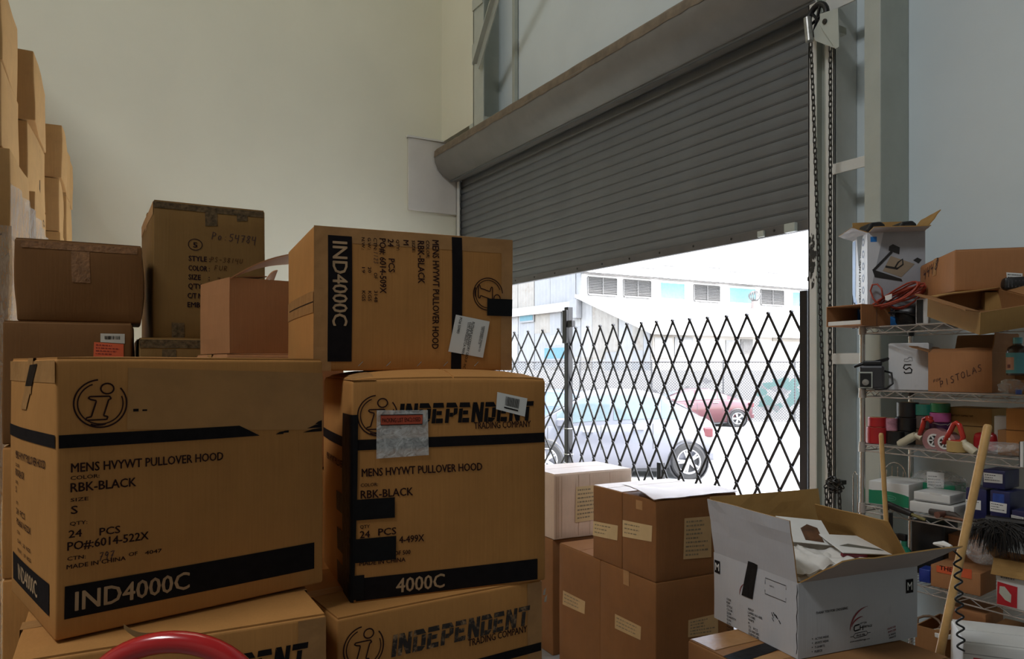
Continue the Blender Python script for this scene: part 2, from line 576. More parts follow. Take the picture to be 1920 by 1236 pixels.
# ================================================================== THE BUILDING
XW, YD = -7.84, 3.90            # side wall plane, door wall plane
XR, YB = 6.0, -9.0              # right and back walls behind the camera
OPX0, OPX1, OPZ = -7.78, -2.98, 4.05    # door opening
struct('floor', MB().box(XW - .3, XR + .3, YB - .3, YD + .35, -.25, 0), FLOORM, 'grey concrete warehouse floor')
struct('ceiling', MB().box(XW - .3, XR + .3, YB - .3, YD + .3, CEIL, CEIL + .2), mat('ceiling_paint', (.5, .5, .48), .8))
struct('wall_left', MB().box(XW - .25, XW, YB - .3, YD + .25, 0, CEIL), WALLP, 'tall off-white side wall behind the cartons')
wb = MB()
wb.box(OPX1, XR, YD, YD + .25, 0, CEIL)
wb.box(XW, OPX1, YD, YD + .25, OPZ, CEIL)
wb.box(XW, OPX0, YD, YD + .25, 0, OPZ)
struct('wall_door', wb, WALLC, 'pale grey wall around the roller door')
BACKM = mat('back_wall_paint', (.45, .43, .39), .9)
struct('wall_back', MB().box(XW - .3, XR + .3, YB - .25, YB, 0, CEIL), BACKM)
struct('wall_right', MB().box(XR, XR + .25, YB, YD, 0, CEIL), BACKM)
# shallow boxed-out panel on the side wall
pm = MB()
pm.box(XW, XW + .035, 3.20, YD, 3.50, 4.31)
struct('trim_1', pm, mat('panel_paint', (.60, .59, .55), .6, var=.06, scale=2), 'shallow boxed panel on side wall at the hood end', bevel=.004)
tl = MB()
tl.box(XW + .001, XW + .05, 3.18, YD, 4.31, 4.33)
struct('trim_2', tl, STEELW)

# ------------------------------------------------------------------ riveted columns
def rivet(mb, p, nrm, r=.013):
    M = frame(p, Vector(nrm).orthogonal(), Vector(nrm).cross(Vector(nrm).orthogonal()))
    mb.lathe([(r, 0), (r * .85, r * .5), (r * .45, r * .75), (0.0001, r * .82)], 10, 0, M)
def column(name, label, x0, x1, yf, z0, z1):
    t = thing(name, label, 'column', ((x0 + x1) / 2, YD - .1, z0))
    ox, oy = (x0 + x1) / 2, YD - .1
    def L(mb):
        mb.M = Matrix.Translation((-ox, -oy, -z0))
        return mb
    L(MB()).box(x0, x0 + (x1 - x0) * .52, yf, yf + .014, z0, z1).build('front_flange', STEELP, t, bevel=.003)
    L(MB()).box(x0 + .004, x0 + .018, yf, YD, z0, z1).build('web_plate', STEELP, t)
    L(MB()).box(x1 - .05, x1, YD - .05, YD - .01, z0, z1).build('rear_angle', STEELP, t, bevel=.002)
    return t, L
cx0, cx1 = XY(887, 3.60), XY(906, 3.60)
cx1 = cx0 + (cx1 - cx0) / .52 * 1.0
colA, LA = column('riveted_column', 'pale riveted steel column in the corner above the roller hood', cx0, cx1, 3.60, 3.99, CEIL)
fw = (cx1 - cx0) * .52
for (py0, py1) in ((2, 22), (85, 122)):
    z0, z1 = ZF(py1, DEP(cx0, 3.6)), ZF(py0, DEP(cx0, 3.6))
    gp = LA(MB()).box(cx0, cx0 + fw, 3.588, 3.600, z0, z1).build('gusset_plate', STEELP, colA, bevel=.002)
    rb = LA(MB())
    for a in (.22, .78):
        for b in (.18, .82):
            rivet(rb, (cx0 + fw * a, 3.588, z0 + (z1 - z0) * b), (0, -1, 0), .016)
    rb.build('rivets', STEELP, colA, smooth=True)
# diagonal brace rising to the right
pa, pb = ONY(899, 118, 3.56), ONY(935, -6, 3.45)
br = LA(MB())
d = (pb - pa)
pb2 = pa + d * 3.2
for off, wv in ((Vector((0, 0, 0)), .06), ):
    Mx = frame(pa, pb2 - pa, (0, -1, 0))
    ln = (pb2 - pa).length
    br.M = Matrix.Translation((-(cx0 + cx1) / 2, -(YD - .1), -3.99)) @ Mx
    br.box(-.04, ln, 0, .012, -.045, .045)
    br.box(-.04, ln, 0, .06, -.045, -.033)
br.build('diagonal_brace', STEELP, colA, bevel=.002)
base = LA(MB()).box(cx0 - .11, cx0 + fw, 3.61, YD, 3.99, ZF(229, DEP(cx0, 3.6)))
base.build('base_box', STEELP, colA, bevel=.003)

struct('trim_4', MB().box(XW + .001, cx0 - .004, YD - .28, YD - .002, 4.32, CEIL), WALLP, 'beige boxed corner between side wall and riveted column')
# door jamb at the right: guide channel, tube, gap with batten plates, box column
def jamb(px0, px1, c):
    return XY(px0, c), XY(px1, c)
gx = [XY(p, 3.70) for p in (1515, 1530, 1548, 1565)]
t = thing('door_guide', 'white painted steel guide channel at the right of the roller door', 'door frame', (gx[0], 3.70, 0))
Mo = Matrix.Translation((-gx[0], -3.70, 0))
GUIDE = mat('guide_paint', (.64, .65, .62), .45, var=.05, scale=4, dirt=(.20, .13, .07), dirt_scale=4, dirt_at=.70)
MB(Mo).box(gx[0], gx[1], 3.70, 3.712, 0, 4.9).box(gx[0], gx[0] + .012, 3.70, 3.82, 0, 4.9).build('guide_lip', GUIDE, t, bevel=.002)
MB(Mo).box(gx[1], gx[2], 3.745, 3.757, 0, 4.9).build('guide_recess', STEELP, t)
MB(Mo).box(gx[2], gx[3], 3.70, 3.712, 0, 4.9).box(gx[3] - .012, gx[3], 3.70, YD - .004, 0, 4.9).build('jamb_angle', STEELW, t, bevel=.002)
MB(Mo).box(gx[2] - .006, gx[2], 3.70, 3.75, 0, 4.9).box(gx[1], gx[1] + .006, 3.70, 3.75, 0, 4.9).build('channel_web', STEELP, t)
MB(Mo).box(gx[0] + .02, gx[3] - .012, 3.80, YD - .006, 0, 4.05).build('jamb_core', STEELP, t)
# grease smear patch on the lip
gr = MB(Mo)
rs = random.Random(4)
for i in range(46):
    p = ONY(1523 + rs.gauss(0, 3.2), 490 + rs.gauss(0, 20), 3.70)
    r = rs.uniform(.004, .017)
    p.y = 3.6985 - i * .00002
    a0 = rs.uniform(0, 6)
    n = 9
    pts = []
    for k in range(n):
        rr = r * rs.uniform(.4, 1.2)
        pts.append((p.x + rr * .7 * math.cos(a0 + k * 6.283 / n), p.y, p.z + 1.8 * rr * math.sin(a0 + k * 6.283 / n)))
    gr.add(pts, [tuple(range(n))])
gr.build('grease_smear', mat('grease_stain', (.03, .03, .028), .6, var=.3), t, normals=False)['label'] = 'dark greasy smear on the guide lip'
x0c, x1c = XY(1620, 3.65), XY(1651, 3.65)
t = thing('jamb_column', 'pale grey box column between the door guide and the wire shelf', 'column', (x0c, 3.65, 0))
Mo = Matrix.Translation((-x0c, -3.65, 0))
MB(Mo).box(x0c, x1c, 3.65, YD, 0, CEIL).build('column_shaft', STEELP, t, bevel=.006)
for py in (14, 320, 673, 1020):
    z = ZF(py, 4.25)
    b = MB(Mo).box(gx[3] - .01, x0c + .002, 3.69, 3.70, z - .03, z + .03)
    b.build('batten_plate', STEELW, t, bevel=.002)
# conduit on the wall
xc = XY(1689, 3.88)
t = thing('wall_conduit', 'thin painted conduit pipe running up the wall beside the column', 'pipe', (xc, 3.885, 0))
cb = MB()
cb.tube([(0, 0, 0), (0, 0, 2.4), (.004, 0, 3.3), (0, 0, CEIL)], .011, 8)
cb.build('pipe', STEELP, t, smooth=True)
for py in (30, 88, 175, 322, 430, 60):
    z = ZF(py, 4.06)
    cb = MB()
    cb.tube([(0, 0, z - .018), (0, 0, z + .018)], .0165, 8)
    cb.build('coupling', STEELP, t, smooth=True)
z = ZF(103, 4.06)
MB().box(-.03, .018, -.03, .01, z - .05, z + .05).build('junction_box', STEELP, t, bevel=.008)

# ------------------------------------------------------------------ roller door
YC = 3.84
t = thing('roller_door', 'dark grey steel roller shutter raised half way over the bright yard', 'roller door', (OPX0, YC, 2.58))
Mo = Matrix.Translation((-OPX0, -YC, -2.58))
PIT = .0785
prof = [(.004, 0), (.000, .003), (-.002, .010), (-.0028, .038), (-.002, .060), (.000, .066), (.005, .068), (.005, .072), (.001, .073), (.001, .0765), (.006, .0785)]
sl = MB()
n = len(prof)
vs = [(x, y, z) for x in (OPX0 - .03, gx[0] + .06) for (y, z) in prof]
fs = [(i, i + 1, n + i + 1, n + i) for i in range(n - 1)]
vs2 = [(x, y + .003, z) for (x, y, z) in vs]
sl.add([(x - OPX0, y, z) for x, y, z in vs] + [(x - OPX0, y, z) for x, y, z in vs2], fs + [tuple(2 * n + i for i in f)[::-1] for f in fs])
slat = sl.mesh('slat', SHUT, smooth=True, normals=False)
for i in range(17):
    o = link('slat', slat, t)
    o.location = (0, 0, .055 + i * PIT)
bb = MB(Mo)
bb.box(OPX0 + .02, gx[0] + .05, YC - .02, YC + .02, 2.575, 2.637)
bb.build('bottom_bar', mat('bar_steel', (.10, .098, .095), .45, var=.15), t, bevel=.004)
bl = MB()
for i in range(13):
    x = .2 + i * .36
    rivet(bl, (x, -.0205, .028), (0, -1, 0), .009)
bl.build('bottom_bar_bolts', GREASE, t, smooth=True)
bk = MB()
bk.box(4.62, 4.70, -.05, -.02, -.005, .05).box(4.40, 4.45, -.04, -.02, 0, .04)
bk.build('latch_bracket', STEELP, t, bevel=.003)
# left guide
MB(Mo).box(OPX0 - .02, OPX0 + .05, YC - .05, YC - .04, 0, 3.93).box(OPX0 - .02, OPX0 - .01, YC - .05, YC + .05, 0, 3.93).build('side_guide', STEELW, t)
# hood
hp = [(3.80, 3.875), (3.70, 3.875), (3.685, 3.885), (3.60, 3.925), (3.54, 3.985), (3.505, 4.06), (3.495, 4.13), (3.505, 4.19), (3.53, 4.215), (3.88, 4.26)]
HX0, HX1 = XW + .07, -2.86
t = thing('roller_hood', 'long dark steel hood housing the rolled shutter above the opening', 'hood', (HX0, 3.7, 3.9))
Mo = Matrix.Translation((-HX0, -3.7, -3.9))
def hood_strip(mb, pts, x0, x1, th=.004):
    n = len(pts)
    vs = [(x, y, z) for x in (x0, x1) for (y, z) in pts]
    vs += [(x, y + th, z + th * .3) for x in (x0, x1) for (y, z) in pts]
    fs = [(i, i + 1, n + i + 1, n + i) for i in range(n - 1)]
    mb.add(vs, fs + [tuple(2 * n + i for i in f)[::-1] for f in fs])
hm = MB(Mo)
hood_strip(hm, hp, HX0, HX1)
hm.build('hood_shell', HOOD, t, smooth=True, normals=False)
hr = MB(Mo)
rs = random.Random(7)
nx = 60
top = []
for i in range(nx + 1):
    x = HX0 + (HX1 - HX0) * i / nx
    d = rs.uniform(-.006, .006)
    top.append(((x, 3.4935, 4.115 + d), (x, 3.500, 4.185), (x, 3.527, 4.213 + abs(d) * .6), (x, 3.55, 4.225)))
hr.add([p for q in top for p in q], [(4 * i + k, 4 * i + k + 1, 4 * i + k + 5, 4 * i + k + 4) for i in range(nx) for k in range(3)])
hr.build('rusty_top_edge', RUST, t, smooth=True, normals=False)
he = MB(Mo)
poly = hp + [(3.88, 3.875)]
he.add([(HX0, y, z) for y, z in poly] + [(HX0 + .006, y, z) for y, z in poly], [tuple(range(len(poly))), tuple(range(len(poly), 2 * len(poly)))[::-1]])
he.build('end_cap', HOOD, t)
he = MB(Mo)
he.add([(HX1, y, z) for y, z in poly] + [(HX1 - .006, y, z) for y, z in poly], [tuple(range(len(poly)))[::-1], tuple(range(len(poly), 2 * len(poly)))])
he.build('end_cap', HOOD, t)
MB(Mo).box(HX0, HX1, 3.695, 3.71, 3.86, 3.878).build('lip_angle', SHUT, t, bevel=.002)
rl = MB(Mo)
rl.tube([(HX0 + .01, 3.71, 4.06), (HX1 - .01, 3.71, 4.06)], .13, 20)
rl.build('rolled_curtain', SHUT, t, smooth=True)

# ------------------------------------------------------------------ chain hoist
pb = ONY(1556, 52, 3.58)
t = thing('chain_hoist', 'grey bracket and black chain wheel at the top of the door guide', 'hoist', (pb.x, 3.62, pb.z))
def rel(p):
    return Vector(p) - Vector((pb.x, 3.62, pb.z))
out = [(1537, 26), (1571, 15), (1573, 88), (1566, 92), (1537, 48)]
m = MB()
m.prism(out, lambda a, b: rel(ONY(a, b, 3.57)), lambda a, b: rel(ONY(a, b, 3.57)) + Vector((0, .008, 0)))
m.build('side_plate', STEELP, t, bevel=.002)
out = [(1525, 58), (1537, 36), (1537, 48), (1566, 88), (1563, 90), (1527, 76)]
m = MB()
m.prism(out, lambda a, b: rel(ONY(a, b, 3.59)), lambda a, b: rel(ONY(a, b, 3.59)) + Vector((0, .008, 0)))
m.build('front_plate', STEELP, t, bevel=.002)
cc = rel(ONY(1546, 40, 3.565))
m = MB()
m.lathe([(.014, -.004), (.014, .003), (.008, .004), (.0001, .004)], 14, 0, frame(cc, (1, 0, 0), (0, 0, 1)))
m.build('hub_bolt', GREASE, t, smooth=True)
wc = rel(ONY(1532, 36, 3.62))
m = MB()
ang = [2 * math.pi * k / 22 for k in range(22)]
m.tube([wc + Vector((math.cos(a) * .062, math.sin(a) * .012, math.sin(a) * .085)) for a in ang], .017, 10, closed=True)
for k in range(3):
    a = k * 1.05 + .3
    m.tube([wc + Vector((math.cos(a) * .06, math.sin(a) * .012, math.sin(a) * .083)), wc - Vector((math.cos(a) * .06, math.sin(a) * .012, math.sin(a) * .083))], .009, 6)
m.build('chain_wheel', BLACKM, t, smooth=True)
m = MB()
m.tube([rel(ONY(1514, 34, 3.58)), rel(ONY(1518, 78, 3.58))], .022, 14)
m.build('chain_tube', mat('galvanised', (.42, .42, .40), .35, metal=.7, var=.3, scale=25), t, smooth=True)
MB().box(-.02, .02, -.03, .078, -.02, .02).build('wall_bracket', STEELP, t, bevel=.003)
# the hand chain, link by link
lk = MB()
pts = []
for k in range(14):
    a = 2 * math.pi * k / 14
    c, s_ = math.cos(a), math.sin(a)
    pts.append((c * .0085, 0, s_ * .0085 + (.0115 if s_ > 0 else -.0115)))
lk.tube(pts, .0036, 6, closed=True)
link_me = lk.mesh('chain_link', GREASE, smooth='all')
top = ONY(1518, 82, 3.58)
ch = thing('hand_chain', 'greasy steel hand chain hanging in two strands along the door guide', 'chain', (top.x, 3.58, 1.05))
cnt = 0
def strand(pts):
    global cnt
    pts = [Vector(p) for p in pts]
    acc = 0.0
    step = .0305
    for a, b in zip(pts[:-1], pts[1:]):
        seg = (b - a).length
        d = (b - a) / seg
        s0 = acc
        while s0 < seg:
            p = a + d * s0
            o = link('chain_link', link_me, ch)
            o.location = p - Vector((top.x, 3.58, 1.05))
            q = d.to_track_quat('Z', 'Y').to_euler()
            o.rotation_euler = q
            tw = math.pi / 2 * (cnt % 2) + .35
            o.rotation_euler.rotate_axis('Z', tw)
            cnt += 1
            s0 += step
        acc = s0 - seg
q = lambda a, b, c=3.60: ONY(a, b, c)
strand([q(1520, 84), q(1525, 190), q(1532, 400), q(1540, 640), q(1546, 790), q(1553, 850), q(1556, 902)])
strand([q(1557, 92), q(1557, 300), q(1556, 600), q(1557, 850), q(1557, 905)])
strand([q(1556, 905), q(1549, 912, 3.57), q(1550, 945, 3.57), q(1553, 990, 3.57)])
strand([q(1558, 908, 3.58), q(1557, 950, 3.58), q(1558, 990, 3.58)])
strand([q(1560, 905, 3.57), q(1573, 915, 3.57), q(1575, 960, 3.58), q(1574, 990, 3.58)])
for r_ in range(5):
    c0 = q(1561 + r_ * 2, 903 + (r_ % 3) * 6, 3.57)
    strand([c0 + Vector((math.cos(a) * .03, -.01 * math.sin(a * 2), math.sin(a) * .022)) for a in [k * .9 + r_ for k in range(5)]])
t = thing('chain_keeper', 'small rusty chain keeper bracket holding the bunched chain', 'bracket', q(1562, 905, 3.62))
MB().box(-.035, .035, -.02, YD - 3.62 if False else .07, -.012, .012).build('hook_plate', GREASE, t, bevel=.003)
m = MB()
m.tube([(.03, -.02, -.01), (.045, -.045, .0), (.05, -.05, .04)], .007, 8)
m.build('hook', GREASE, t, smooth=True)

# ------------------------------------------------------------------ folding scissor gate
YG = 3.98
def gate_leaf(name, label, x0, x1, npk, z0=.10, ztop=2.10, half=.1665):
    t = thing(name, label, 'gate', (x0, YG, 0))
    sp = (x1 - x0) / npk
    rows = int((ztop - z0) / half)
    hw = sp / 2
    zb = ztop - rows * half
    def bar(xa, za, xb, zb_, y):
        d = Vector((xb - xa, 0, zb_ - za))
        L = d.length
        M = frame((xa - x0, y, za), d, (0, 1, 0))
        mb = MB(M)
        w = .0095
        mb.box(-.008, L + .008, -.003, .003, -w, w)
        mb.build('lattice_bar', BLACKM, t, normals=False)
    # bars run from each top peak down both ways, cut at the ends of the leaf
    W_ = x1 - x0
    for sgn, yy in ((1, -.004), (-1, .004)):
        for i in range(-rows, npk * 2 + rows + 1):
            # line: x = i*hw at top, moves sgn*hw per row; peaks at odd i
            if i % 2 == 0:
                continue
            a, b = 0.0, float(rows)
            xi = i * hw
            # clip to 0..W_
            if sgn > 0:
                a = max(a, (0 - xi) / hw)
                b = min(b, (W_ - xi) / hw)
            else:
                a = max(a, (xi - W_) / hw)
                b = min(b, (xi - 0) / hw)
            if b - a < .5:
                continue
            bar(x0 + xi + sgn * hw * a, ztop - half * a, x0 + xi + sgn * hw * b, ztop - half * b, yy)
    rv = MB()
    for r in range(0, rows + 1):
        for i in range(0, npk * 2 + 1):
            if (i + r) % 2 == 1:
                rv.lathe([(.011, 0), (.011, .006), (.0001, .008)], 6, 0, frame((i * hw, -.008, ztop - r * half), (1, 0, 0), (0, 0, 1)))
    o = rv.build('pivot_rivets', BLACKM, t, normals=False)
    o['kind'] = 'stuff'
    return t
xm = XY(1066, YG)
gate_leaf('scissor_gate', 'black folding lattice gate leaf between post and right door guide', xm + .03, XY(1507, YG), 14)
gate_leaf('scissor_gate', 'black folding lattice gate leaf left of the tall gate post', XW + .08, xm - .03, 7)
t = thing('gate_post', 'tall black square gate post with latch between two lattice leaves', 'post', (xm, YG, -.1))
zt = ZF(576, DEP(xm, YG)) + .1
MB().box(-.03, .03, -.03, .03, 0, zt).build('post_tube', BLACKM, t, bevel=.006)
MB().box(-.034, .034, -.05, -.03, zt - .34, zt - .03).build('post_sleeve', BLACKM, t, bevel=.004)
MB().box(.03, .11, -.04, .0, zt - .19, zt - .13).build('latch_arm', BLACKM, t, bevel=.003)
m = MB()
for zz in (1.02, 1.26):
    m.box(-.034, .034, -.034, .034, zz, zz + .006)
zz = .93
m.tube([(.01 + math.cos(a) * .022, -.045, zz + math.sin(a) * .016) for a in [k * math.pi / 6 for k in range(12)]], .004, 6, closed=True)
m.build('padlock_ring', CHROME, t, smooth=True)
xs = XY(1512, YG - .02)
t = thing('gate_stack_bar', 'black vertical gate end bar against the right door guide', 'gate bar', (xs, YG, 0))
MB().box(-.045, .012, -.03, .03, 0, ZF(545, DEP(xs, YG))).build('channel', BLACKM, t, bevel=.004)
m = MB()
for zz in (1.98, 1.62, 1.2, .95, .6):
    m.box(-.055, -.045, -.012, .012, zz, zz + .10)
m.build('slot_lugs', BLACKM, t, bevel=.002)
xb = XY(1239, 4.25)
t = thing('gate_drop_post', 'short black drop-bolt post standing behind the lattice gate', 'post', (xb, 4.25, -.1))
hz = ZF(867, DEP(xb, 4.25)) + .1
MB().box(-.026, .026, -.026, .026, 0, hz).build('post_tube', BLACKM, t, bevel=.006)
MB().box(.026, .036, -.01, .01, hz - .2, hz - .06).build('bolt_handle', BLACKM, t, bevel=.002)

# ================================================================== OUTSIDE THE DOOR
GZ = -.10
ASPH = mat('sunlit_asphalt', (.36, .355, .35), .9, var=.06, scale=.8, bump=.03)
def gz(x, y):
    """the yard falls away gently from the door"""
    d = DEP(x, y)
    return GZ - .26 * max(0.0, min(1.0, (d - 6) / 8.0)) - .19 * max(0.0, min(1.0, (d - 14) / 14.0))
g = MB()
g.grid(lambda u, v: (lambda x, y: Vector((x, y, gz(x, y))))(-110 + 170 * u, YD + .35 + 110 * v), 68, 60)
struct('ground_yard', g, ASPH, 'sun-bleached asphalt yard outside the door')
struct('trim_3', MB().box(XW, XR, YD + .35, YD + .6, GZ - .1, -.02), mat('concrete_apron', (.42, .41, .39), .85))
# --- sheet-metal building
XE, YE = -32.7, 23.3
SHEETS = [mat('sheet_grey', (.21, .21, .21), .6, metal=.0, var=.08, scale=1.4, dirt=(.18, .165, .15), dirt_scale=1.1, dirt_at=.58),
          mat('sheet_pale', (.25, .245, .235), .6, var=.08, scale=1.6, dirt=(.20, .18, .16), dirt_scale=1.4, dirt_at=.6),
          mat('sheet_rusty', (.22, .20, .17), .6, var=.12, scale=1.8, dirt=(.17, .135, .10), dirt_scale=1.2, dirt_at=.55)]
ROOFW = mat('roof_white', (.80, .80, .79), .7, var=.04, scale=.6)
DARKG = mat('dark_opening', (.10, .095, .09), .7, var=.2)
LOUV = mat('louver_slat', (.085, .083, .08), .6, var=.08)
SKYGL = mat('sky_reflecting_pane', (.095, .19, .22), .6, var=.1, spec=.15)
t = thing('metal_building', 'old sheet-metal industrial building with clerestory louvers across the yard', 'building', (XE, YE, GZ))
Mo = Matrix.Translation((-XE, -YE, -GZ))
# core volumes
m = MB(Mo)
ridge = -46.0
m.prism([(XE, -1), (XE, 6.75), (ridge, 13.0), (-60, 7), (-60, -1)], lambda a, b: (a, YE + .05, b), lambda a, b: (a, 70, b))
m.build('main_hall', ROOFW, t)
m = MB(Mo)
m.prism([(XE + .6, 6.95), (XE + .6, 6.72), (ridge, 12.98), (ridge, 13.2)], lambda a, b: (a, YE - .3, b), lambda a, b: (a, 70, b))
m.build('main_roof', ROOFW, t)
XL = -27.1
m = MB(Mo)
m.prism([(XE, -1), (XE, 5.4), (XL, 3.4), (XL, -1)], lambda a, b: (a, YE + .05, b), lambda a, b: (a, 70, b))
m.build('lean_to', mat('lean_to_wall', (.36, .34, .31), .75, var=.08, scale=.7), t)
m = MB(Mo)
m.prism([(XE - .1, 5.56), (XE - .1, 5.40), (XL + .5, 3.22), (XL + .5, 3.38)], lambda a, b: (a, YE - .35, b), lambda a, b: (a, 70, b))
m.build('lean_to_roof', ROOFW, t)
# patched sheets of the end wall (each its own panel)
rs = random.Random(11)
def panel(x0, x1, z0, z1, k, top=None, y=None):
    m = MB(Mo)
    y = (YE - rs.uniform(.0, .05)) if y is None else y
    z1a, z1b = (z1, z1) if top is None else top
    n = max(2, int((x1 - x0) / .16))
    vs = []
    for j in range(2):
        for i in range(n + 1):
            s = i / n
            x = x0 + (x1 - x0) * s
            vs.append((x, y - (.02 if i % 2 else 0), z0 if j == 0 else z1a + (z1b - z1a) * s))
    m.add(vs, [(i, i + 1, n + 2 + i, n + 1 + i) for i in range(n)])
    m.box(x0, x1, y + .002, y + .02, z0, min(z1a, z1b))
    return m.build('sheet_panel', SHEETS[k], t, normals=False)
def rake(x):
    return 5.36 + (3.36 - 5.36) * (x - XE) / (XL - XE)
x = XE
while x < XL - .1:                                   # under the rake of the lean-to
    w = min(rs.uniform(.8, 1.25), XL - x)
    cut = rs.uniform(1.7, 2.6)
    panel(x, x + w - .02, -1, cut, rs.choice((0, 1, 0, 2)))
    panel(x, x + w - .02, cut - .05, 9, rs.choice((0, 1, 2, 2, 1)), top=(rake(x), rake(x + w)))
    x += w
x = XE - .02
while x > -46:
    w = rs.uniform(.9, 1.9)
    zs = [-1, rs.uniform(1.6, 2.2), rs.uniform(3.3, 3.9), rs.uniform(4.8, 5.3), 7.6]
    for a, b in zip(zs[:-1], zs[1:]):
        if rs.random() < .35 and b - a > 1:
            mid = x - w * rs.uniform(.35, .65)
            panel(x - w + .02, mid - .02, a, b + .04, rs.choice((0, 0, 1)))
            panel(mid, x, a, b + .04, rs.choice((0, 1, 2)))
        else:
            panel(x - w + .02, x, a, b + .04, rs.choice((0, 0, 1, 1, 2)))
    x -= w
MB(Mo).box(-47, XE + .05, YE - .35, YE - .08, 4.75, 5.22).build('gutter_beam', mat('pale_beam', (.36, .34, .31), .7, var=.08, scale=.8), t)
MB(Mo).box(XE - .55, XE + .1, YE - .4, YE - .05, 4.3, 5.3).build('beam_end_box', SHEETS[0], t)
for (pxa, pxb, pya, pyb) in ((974, 1001, 583, 606), (1020, 1063, 650, 676)):
    xa = XY(pxa, YE - .1); xb_ = XY(pxb, YE - .1)
    F_ = DEP(xa, YE)
    m = MB(Mo).box(xa, xb_, YE - .12, YE - .06, ZF(pyb, F_), ZF(pya, F_))
    w_ = m.build('window', SHEETS[0], t)
    MB(Mo).box(xa + .1, xb_ - .1, YE - .14, YE - .12, ZF(pyb, F_) + .1, ZF(pya, F_) - .1).build('pane', SKYGL, w_)
# clerestory: louvers and windows along the eave wall (x = XE)
def yx(px):                        # y on the plane x = XE+.02
    k = (px - CX) / FPX
    X_ = XE + .02
    return X_ * (-k * SR - CR) / (SR - k * CR)
m = MB(Mo)
m.box(XE, XE + .25, YE, 70, 6.66, 6.74)
m.build('eave_gutter', mat('dark_gutter', (.12, .115, .11), .7, var=.2), t)
cl = [('l', 1102, 1155), ('l', 1169, 1219), ('w', 1237, 1283), ('l', 1301, 1348), ('w', 1366, 1416), ('l', 1426, 1468), ('w', 1484, 1530), ('l', 1545, 1580)]
for kind, pa_, pb_ in cl:
    y0, y1 = yx(pa_), yx(pb_)
    z0, z1 = 5.62, 6.52
    if kind == 'l':
        fr = MB(Mo)
        fr.box(XE, XE + .10, y0, y1, z1, z1 + .05).box(XE, XE + .14, y0, y1, z0 - .08, z0).box(XE, XE + .1, y0 - .05, y0, z0, z1).box(XE, XE + .1, y1, y1 + .05, z0, z1)
        fr.box(XE, XE + .12, (y0 + y1) / 2 - .025, (y0 + y1) / 2 + .025, z0, z1)
        lv = fr.build('louver', LOUV, t)
        MB(Mo).box(XE + .005, XE + .02, y0, y1, z0, z1).build('louver_back', DARKG, lv)
        ns = 10
        for i in range(ns):
            zz = z0 + (z1 - z0) * i / ns
            MB(Mo).add([(XE + .03, y0, zz + .085), (XE + .03, y1, zz + .085), (XE + .10, y1, zz + .01), (XE + .10, y0, zz + .01),
                        (XE + .03, y0, zz + .072), (XE + .03, y1, zz + .072), (XE + .10, y1, zz), (XE + .10, y0, zz)],
                       [(0, 1, 2, 3), (7, 6, 5, 4), (3, 2, 6, 7), (0, 4, 5, 1), (0, 3, 7, 4), (1, 5, 6, 2)]).build('slat', LOUV, lv)
    else:
        fr = MB(Mo)
        for (a, b, c, d) in ((y0 - .06, y1 + .06, z1, z1 + .06), (y0 - .06, y1 + .06, z0 - .1, z0), (y0 - .06, y0, z0, z1), (y1, y1 + .06, z0, z1)):
            fr.box(XE, XE + .1, a, b, c, d)
        wv = fr.build('window', ROOFW, t)
        MB(Mo).box(XE + .02, XE + .04, y0, y1, z0, z1).build('pane', SKYGL, wv)
# turbine vent on the lean-to roof, and debris patches
y0 = yx(1407)
tv = thing('turbine_vent', 'round turbine roof vent standing before the clerestory window', 'roof vent', (XE + .9, y0 - .6, 5.05))
m = MB()
m.lathe([(.22, 0), (.22, .62)], 14)
m.build('vent_pipe', mat('vent_pipe', (.16, .13, .12), .6), tv, smooth=True)
m = MB()
for k in range(16):
    a = k * math.pi / 8
    pts = [(math.cos(a + b * .25) * .36 * math.sin(math.pi * (.12 + .78 * b)), math.sin(a + b * .25) * .36 * math.sin(math.pi * (.12 + .78 * b)), .62 + .62 * (1 - b)) for b in [i / 6 for i in range(7)]]
    m.tube(pts, .028, 4)
m.build('turbine_blades', LOUV, tv, smooth=True)
for (px, py) in ((1213, 503), (1252, 499), (1338, 502), (1377, 510), (1447, 512)):
    k = (px - CX) / FPX
    # on the main roof: search for the point where the view ray meets the slope
    for i in range(200):
        F_ = 42 + i * .15
        p = AT(px, py, F_)
        zr = 6.95 + (13.2 - 6.95) * (XE + .6 - p.x) / (XE + .6 - ridge)
        if p.z <= zr + .02:
            break
    m = MB(Mo)
    m.prism([(-.5, -.02), (.5, -.02), (.42, .10), (.1, .16), (-.2, .12)], lambda a, b: (p.x - .12, p.y + a, zr + b), lambda a, b: (p.x + .12, p.y + a, zr + b))
    m.build('roof_bracket', LOUV, t)
# openings in the low front wall of the lean-to (x = XL)
def yl(px, X_):
    k = (px - CX) / FPX
    return X_ * (-k * SR - CR) / (SR - k * CR)
for (pa_, pb_, ya, yb, mm) in ((1388, 1410, 636, 664, DARKG), (1360, 1386, 638, 662, SHEETS[0]), (1448, 1500, 605, 640, SHEETS[2]), (1222, 1262, 628, 672, SHEETS[2]), (1264, 1298, 632, 668, SHEETS[0])):
    y0, y1 = yl(pa_, XL), yl(pb_, XL)
    F_ = DEP(XL, y0)
    z0, z1 = max(GZ, ZF(yb, F_)), min(3.3, ZF(ya, F_))
    w_ = MB(Mo).box(XL, XL + .06, y0, y1, z0, z1).build('window', mm, t)
    MB(Mo).box(XL + .06, XL + .08, y0 + .12, y1 - .12, z0 + .12, z1 - .12).build('pane', DARKG if mm is DARKG else SHEETS[1], w_)
